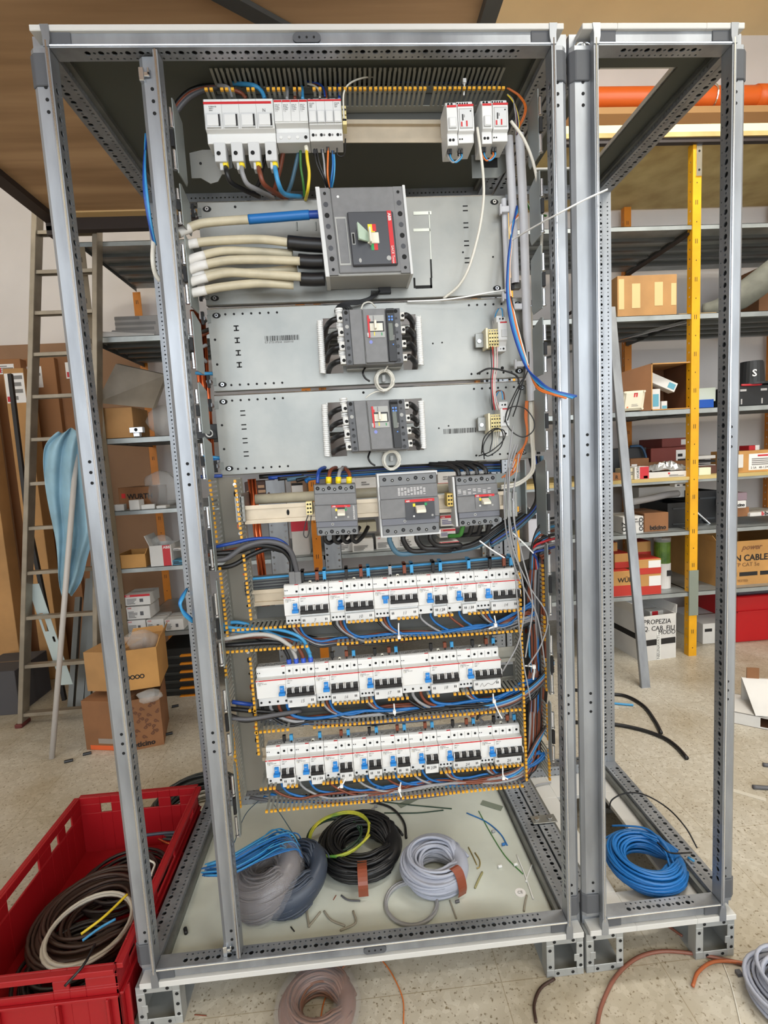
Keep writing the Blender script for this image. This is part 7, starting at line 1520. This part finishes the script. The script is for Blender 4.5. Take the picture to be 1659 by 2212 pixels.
b.add(P+[v+n for v in P], [(0, 1, 2, 3), (4, 5, 6, 7), (0, 1, 5, 4), (1, 2, 6, 5), (2, 3, 7, 6), (3, 0, 4, 7)], mat('wrapped_panel', (138, 130, 118), .3, 0, .12, 6, bump=.4, bscale=10)); b.build('film_wrapped_panel', label='film-wrapped grey panel tilted on the second left shelf', cat='panel')  # a grey panel wrapped in film, not a tray
T, F, W, H = simple('plain brown carton on the second left shelf', (214, 880, 290, 936), 1.74, .22, CARD, S2); panel(T, F, W, H, (0, 1, .985, 1.0), CARD2, 'edge')
b = MB(); c = at(294, 934, Y=1.70); c.z = S2+.001; F = Fr(c); b.box(-.034, .034, 0, .03, .02, .05, ALU, F); b.box(-.016, .016, 0, .03, 0, .02, ALU, F); b.dot(F, 0, .036, .007); b.build('metal_clamp', label='small bright metal clamp at the edge of the second left shelf', cat='clamp', bevel=.002)
def lump(name, lab, c, sx, sy, sz, m, seed, cat):
    r = random.Random(seed); ph = [r.uniform(0, 6) for _ in range(6)]; g = []
    for i in range(13):
        t = PI*i/12; row = []
        for j in range(20):
            a = 2*PI*j/20; k = 1+.16*math.sin(3*a+ph[0]+t*2)+.12*math.sin(5*a+ph[1])*math.sin(t*3+ph[2])+.06*math.sin(9*a+t*7+ph[3])
            row.append(U(c)+U((sx*math.sin(t)*math.cos(a)*k, sy*math.sin(t)*math.sin(a)*k, sz*(1+math.cos(t)*(.9+.1*k)))))
        g.append(row)
    b = MB(); b.grid(g, m, closed=True); return b.build(name, smooth=True, label=lab, cat=cat)
c = at(350, 930, Y=1.80); lump('plastic_bag', 'clear plastic bag right of the plain brown carton on the second left shelf', (c.x, 1.84, S2), .075, .07, .085, BAG, 3, 'bag')
T, F, W, H = simple('brown carton with red mark and black lettering on the third left shelf', (258, 1052, 330, 1088), 1.88, .2, CARD2, S3, yaw=-8); lab_(T, F, W, H, 'WURTH', .040, .28, .45, INK, bold=.001); b = MB(); b.box(W*.10, W*.22, -.002, 0, H*.5, H*.72, RED, F); b.build('red_mark', T)
c = at(348, 1085, Y=1.85); lump('plastic_bag', 'grey clear bag leaning right of the brown lettered carton', (c.x, 1.90, S3), .10, .06, .10, BAG, 5, 'bag')
for i, px in enumerate(((246, 1090, 268, 1108), (280, 1080, 304, 1104), (306, 1090, 334, 1104), (338, 1092, 360, 1102))):
    T, F, W, H = carton('plastic_part', f'small white part on the front of the third left shelf, {names[i]} from the left', 'part', px, 1.75, .05, WBOX, z=S3, yaw=(5, -12, 14, -6)[i])
T, F, W, H = carton('cardboard_tray', 'open tan carton on the fourth left shelf', 'box', (253, 1198, 317, 1236), 1.74, .2, CARD3, z=S4, open_=True, flaps=(('r', 70, .03),))
T, F, W, H = carton('product_box', 'white carton with red side band on the fourth left shelf, open on top', 'box', (327, 1178, 374, 1230), 1.74, .16, WBOX, z=S4, open_=True, flaps=(('l', 65, .06),)); panel(T, F, W, H, (.60, .95, 0, 1), CRED, 'red_band'); lab_(T, F, W, H, 'ABB', .020, .64, .84, PAPER, bold=.0004)
c = at(348, 1180, Y=1.80); lump('plastic_bag', 'clear bag of parts sticking out of the white and red carton', (c.x, 1.82, F.p(0, 0, H*.62).z), .06, .05, .045, BAG, 7, 'bag')
T, F, W, H = simple('small white terminal pack on the fourth left shelf', (376, 1184, 398, 1212), 1.76, .06, WBOX, S4+.075); lines(T, F, W, H, (.1, .9, .2, .7), 2, INK)
T, F, W, H = simple('blue tin with dark pattern under the white terminal pack', (374, 1210, 398, 1228), 1.74, .08, mat('tin_blue', (66, 130, 160), .5), S4); lines(T, F, W, H, (.1, .95, .2, .8), 2, INK)
for i, (px, z, lab) in enumerate((((271, 1284, 326, 1310), 'T', 'topmost'), ((275, 1310, 326, 1340), 'M', 'middle'), ((277, 1340, 317, 1370), S5, 'lowest'), ((319, 1338, 356, 1368), S5, 'second'), ((358, 1338, 398, 1366), S5, 'third'), ((262, 1342, 275, 1371), S5, 'left hidden'))):
    zz = S5 if z == S5 else (zm1 if z == 'M' else zm2)if 0 else None
    hh = at((px[0]+px[2])/2, px[1], Y=1.73).z
    zb = S5 if z == S5 else (S5+.078 if z == 'M' else S5+.156)
    T, F, W, H = carton('product_box', f'small white printed box on the fifth left shelf, {lab} in the {"stack" if i < 3 else "row beside it"}', 'box', px, 1.735+.004*(i == 5), .14, WBOX, z=zb)
    Hn = H
    b = MB(); b.box(0, W, -.001, .0, H*.80, H, CRED if i == 0 else WBOX, F); b.build('top_band', T); lab_(T, F, W, H, 'ABB', .012, .06, .84, PAPER if i == 0 else CRED); lines(T, F, W, H, (.08, .5, .1, .65), 5, seed=i); b = MB(); b.box(W*.58, W*.72, -.0015, 0, H*.30, H*.60, CDGREY, F); b.build('picture', T)
# drawer stack with orange fronts below
T = thing('parts_drawers', tuple(at(390, 1505, Y=1.76)), 'stack of dark trays with orange grips on the floor left of the divider post', 'drawers')
for i in range(6):
    y = 1412+i*17.6; A = at(352, y+14, Y=1.76); B = at(430, y+2, Y=1.76); b = MB(); b.box(A.x, B.x, 1.76, 2.1, A.z, B.z, mat('tray_graphite', (58, 60, 58), .5)); b.build('tray', T, bevel=.002)
    A = at(388, y+8, Y=1.745); B = at(432, y+1, Y=1.745); b = MB(); b.box(A.x, B.x, 1.745, 1.77, A.z, B.z, mat('grip_orange', (226, 140, 30), .5)); b.build('grip', T, bevel=.002)
b = MB(); A = at(352, 1512, Y=1.76); B = at(430, 1400, Y=1.76); b.box(A.x, B.x, 1.77, 2.1, FZ, B.z+.003, mat('tray_graphite2', (40, 42, 42), .5)); b.build('cabinet_body', T)
# two cartons on the floor
T, F, W, H = carton('cardboard_box', 'lower brown carton on the floor with diagonal logo pattern and black lettering', 'box', (282, 1512, 352, 1622), 1.215, .26, CARD2, z=FZ, yaw=14, open_=True, flaps=())
for i in range(7):
    for j in range(5):
        pass
ftext('lettering', 'bticino', .034, INK, T, F, W*.10, H*.06, -.002, bold=.0010)
for i in range(5):
    for j in range(5): ftext('logo_pattern', 'b', .030, mat('ink_pattern_brown', (104, 66, 46), .7), T, F, W*(.06+i*.19), H*(.28+j*.14), -.0015, 45+90*((i+j) % 4), bold=.001)
G = Fr(F.p(-.20, .10, 0), (F.p(0, 0, 0)-F.p(-.20, .10, 0))); L_ = (F.p(0, 0, 0)-F.p(-.20, .10, 0)).length
b = MB(); b.box(0, L_, 0, .22, 0, H, CARD2, G); b.build('left_body', T); b = MB(); b.box(L_*.1, L_*.98, -.001, 0, .002, H*.10, mat('print_orange', (220, 100, 50), .6), G); b.box(L_*.3, L_*.7, -.001, 0, H*.14, H*.24, mat('print_grey', (150, 140, 130), .6), G); b.build('side_print', T)
T, F, W, H = carton('cardboard_box', 'upper open carton with clear bags, standing on the patterned carton', 'box', (268, 1404, 344, 1502), 1.26, .24, CARD3, z=FZ+.268, open_=True, yaw=10, flaps=(('r', 70, .05), ('b', 70, .03)))
for i in range(4): b = MB(); b.dot(F, W*(.15+i*.13), H*.32, .011, m=INK, n=14); b.dot(F, W*(.15+i*.13), H*.32, .006, m=CARD3, n=12, proud=.0012); b.build('round_symbol', T)
G = Fr(F.p(-.17, .07, 0), (F.p(0, 0, 0)-F.p(-.17, .07, 0))); b = MB(); b.box(0, .18, 0, .2, 0, H*.98, CARD, G); b.build('left_body', T)
c = F.p(W*.42, .12, H*.70); lump('plastic_bag', 'clear plastic bag sticking out of the upper open carton', c, .07, .06, .055, BAG, 9, 'bag')
c = at(318, 1500, Y=1.16); lump('plastic_bag', 'clear bag squeezed between the two floor cartons', (c.x-.01, 1.20, FZ+.235), .05, .04, .028, BAG, 11, 'bag')
# ladder
T = thing('ladder', tuple(at(110, 1575, Z=FZ)), 'aluminium ladder leaning against the loft at the left', 'ladder')
lb = at(42, 1572, Z=FZ); lt = at(74, 430, Y=1.66); rb = at(203, 1560, Z=FZ); rt = at(204, 430, Y=1.66); rb.y = lb.y; rb.z = FZ; rt.y = lt.y; rt.z = lt.z
lt = lb.lerp(lt, 1.08); rt = rb.lerp(rt, 1.08)
for p, q in ((lb, lt), (rb, rt)):
    b = MB(); s = U((.012, 0, 0)); t = U((0, .065, .01)); b.add([p-s, p+s, p+s+t, p-s+t, q-s, q+s, q+s+t, q-s+t], [(0, 1, 2, 3), (4, 5, 6, 7), (0, 1, 5, 4), (1, 2, 6, 5), (2, 3, 7, 6), (3, 0, 4, 7)], LADDER)
    b.build('ladder_rail', T, bevel=.002)
    k = MB(); k.box(p.x-.018, p.x+.018, p.y-.01, p.y+.07, FZ, FZ+.02, mat('foot_dark_red', (96, 40, 36), .6)); k.build('rubber_foot', T, bevel=.003)
ys = [497, 583, 672, 762, 854, 947, 1043, 1140, 1237, 1335, 1440, 1545]
for y in ys:
    # find the height on the rail whose image row matches
    lo, hi = 0., 1.1
    for _ in range(30):
        m_ = (lo+hi)/2; P = lb.lerp(lt, m_); v = RC@(P-CAM); yy = 1106+FPX*v.y/v.z
        if yy > y: lo = m_
        else: hi = m_
    A = lb.lerp(lt, lo); B = rb.lerp(rt, lo); b = MB(); o = U((0, .012, 0))
    b.box(A.x, B.x, A.y+.008, A.y+.046, A.z-.002, A.z+.002, LADDER); b.box(A.x, B.x, A.y+.008, A.y+.012, A.z-.016, A.z, LADDER); b.box(A.x, B.x, A.y+.042, A.y+.046, A.z-.016, A.z, LADDER); b.build('rung', T, bevel=.001)
# pale pole leaning on the ladder
b = MB(); p = at(112, 1638, Z=FZ); q = at(167, 955, Y=1.40); b.tube([p, q], .012, mat('pole_pale', (190, 184, 178), .45), 12); b.cyl(q, q+(q-p).normalized()*.03, .016, CDGREY, 10); b.build('pole', smooth=True, label='thin pale pole leaning against the ladder', cat='pole')
# blue plastic sheet hung on the ladder
g_ = []
ctr = [(140, 930, 1.42), (132, 955, 1.40), (128, 990, 1.40), (128, 1030, 1.41), (134, 1080, 1.42), (142, 1120, 1.43), (150, 1160, 1.44), (152, 1210, 1.45), (150, 1250, 1.46), (146, 1282, 1.47)]
wd = [(14, 40), (36, 50), (36, 56), (34, 58), (32, 58), (30, 56), (30, 54), (26, 34), (26, 30), (14, 12)]
for (x, y, Y), (a, c) in zip(ctr, wd):
    row = []
    for j in range(25):
        t = j/24; f = math.sin(t*PI*5+y*.02)*.022*math.sin(PI*t)**.3+math.sin(t*PI*11+y*.05)*.006
        q = at(x-a+(a+c)*t, y+6*math.sin(t*9+y), Y=Y-.03+f); row.append(q)
    g_.append(row)
b = MB(); b.grid(g_, BLUEBAG); o = b.build('plastic_sheet', smooth=True, label='light blue plastic sheet hanging from the ladder', cat='sheet'); md = o.modifiers.new('S', 'SUBSURF'); md.levels = 1; md.render_levels = 2
md = o.modifiers.new('T', 'SOLIDIFY'); md.thickness = .002
# sheet metal and profiles leaning behind the ladder
b = MB(); p = at(132, 1480, Y=1.62); F = Fr(p, (1, 0, 0), (-.20, .02, .98)); b.sheet(F, .060, .56, .002, mat('light_sheet', (190, 204, 204), .4, .4), [(.012, .030, .30, .40), (.036, .048, .24, .27)]); b.build('metal_sheet', label='pale sheet metal cut piece leaning behind the ladder', cat='sheet')
for i, (a, c, w) in enumerate((((150, 1500), (170, 1290), .020), ((172, 1510), (196, 1250), .028), ((190, 1520), (206, 1180), .022))):
    b = MB(); p = at(*a, Y=1.72); q = at(*c, Y=1.95); p.z = FZ; b.tube([p, q], w, mat('steel_profile', (104, 106, 104), .45, .5), 4); b.build('steel_profile', label=f'grey steel profile leaning behind the ladder, {["left", "middle", "right"][i]} one', cat='profile')
# tall flat cartons against the back wall
tall = [((-70, 800, 46, 1440), 2.06, .10, CARD, 'tall brown carton at the far left photo edge with a white and red label', (.40, .92, .86, .99)),
        ((72, 772, 128, 1440), 2.30, .12, mat('cardboard_umber', (150, 104, 66), .8), 'tall narrow brown carton behind the ladder, left one', (.1, .75, .955, .985)),
        ((90, 792, 132, 1440), 2.16, .10, CARD, 'tall narrow brown carton behind the ladder, with a large white label', (.05, .98, .895, .985)),
        ((134, 770, 196, 1430), 2.36, .10, mat('cardboard_umber', (150, 104, 66), .8), 'tall brown carton behind the ladder, right one', (.05, .55, .91, .975)),
        ((198, 765, 262, 1430), 2.40, .08, CARD2, 'tall dark brown carton behind the left shelves with two white labels', (.30, .85, .93, .98))]
for px, Y, d, m, lab, lr in tall:
    T, F, W, H = carton('tall_carton', lab, 'box', px, Y, d, m, z=FZ); panel(T, F, W, H, lr, PAPER, 'label'); lines(T, F, W, H, (lr[0]+.2*(lr[1]-lr[0]), lr[1], lr[2]+.003, lr[3]-.004), 4, seed=int(W*1000))
    b = MB(); b.box(W*(lr[0]+.03), W*(lr[0]+.18), -.002, 0, H*(lr[2]+.004), H*(lr[2]+.02), CRED, F); b.build('red_mark', T)
b = MB(); c = at(0, 742, Y=2.48); b.box(-2.6, -.82, 2.49, 2.525, FZ, c.z-.01, mat('brown_board', (146, 112, 84), .8, 0, .06, 3)); b.build('wall_board', label='wide brown board standing against the back wall behind the tall cartons', cat='board')
b = MB(); p = at(22, 808, Y=1.95); q = at(60, 1120, Y=1.85); q.z = q.z; b.tube([p, p.lerp(q, 1.0), U((q.x+.10, 1.80, FZ+.015))], .014, BLACK, 4); b.build('black_strip', label='black strip leaning against the tall carton at the far left', cat='strip')
b = MB(); p = at(22, 757, Y=1.99); q = at(216, 766, Y=1.99); b.box(p.x, -1.30, 1.98, 2.02, 1.90, 1.912, LADDER) if 0 else None
T, F, W, H = carton('foam_block', 'dark grey block on the floor at the far left behind the ladder', 'box', (-60, 1452, 44, 1545), 1.70, .30, mat('foam_dark', (72, 70, 72), .8), z=FZ)
# ================================================================ light and camera
w = bpy.data.worlds.new('World'); SC.world = w; w.use_nodes = True
bg = w.node_tree.nodes['Background']; bg.inputs['Color'].default_value = (.86, .93, 1, 1); bg.inputs['Strength'].default_value = 6.0
def area(name, loc, rot, sx, sy, power, col):
    l = bpy.data.lights.new(name, 'AREA'); l.shape = 'RECTANGLE'; l.size = sx; l.size_y = sy; l.energy = power; l.color = col
    o = bpy.data.objects.new(name, l); COL.objects.link(o); o.location = loc; o.rotation_euler = rot; return o
for i, x in enumerate((-1.65, 1.0, 3.65)):
    area('window_daylight', (x, -4.40, FZ+2.15), (math.radians(90), 0, 0), 2.1, 2.7, 48, (.92, .96, 1.))
area('unseen_ceiling_lamp', (2.3, .6, 3.75), (0, 0, 0), 1.5, .3, 110, (1., .97, .92))  # one tube read from its reflection; further lamps added for floor and backdrop
area('unseen_ceiling_lamp', (2.3, -2.0, 3.75), (0, 0, 0), 1.5, .3, 70, (1., .97, .92))
area('unseen_ceiling_lamp', (-1.9, -.6, 3.75), (0, 0, 0), 1.5, .3, 28, (1., .96, .90))
cam = bpy.data.cameras.new('Camera'); co = bpy.data.objects.new('Camera', cam); COL.objects.link(co)
co.matrix_world = Matrix.Translation(CAM) @ Matrix((RC[0], -RC[1], -RC[2])).transposed().to_4x4()
cam.sensor_fit = 'VERTICAL'; cam.sensor_height = 36; cam.sensor_width = 27; cam.lens = FPX/2212*36; cam.clip_start = .02
SC.camera = co
SC.view_settings.view_transform = 'Standard'; SC.view_settings.look = 'None'; SC.view_settings.gamma = 1; SC.view_settings.use_curve_mapping = False
SC.view_settings.exposure = -0.66
for o in SC.objects:
    if '_o' in o: del o['_o']
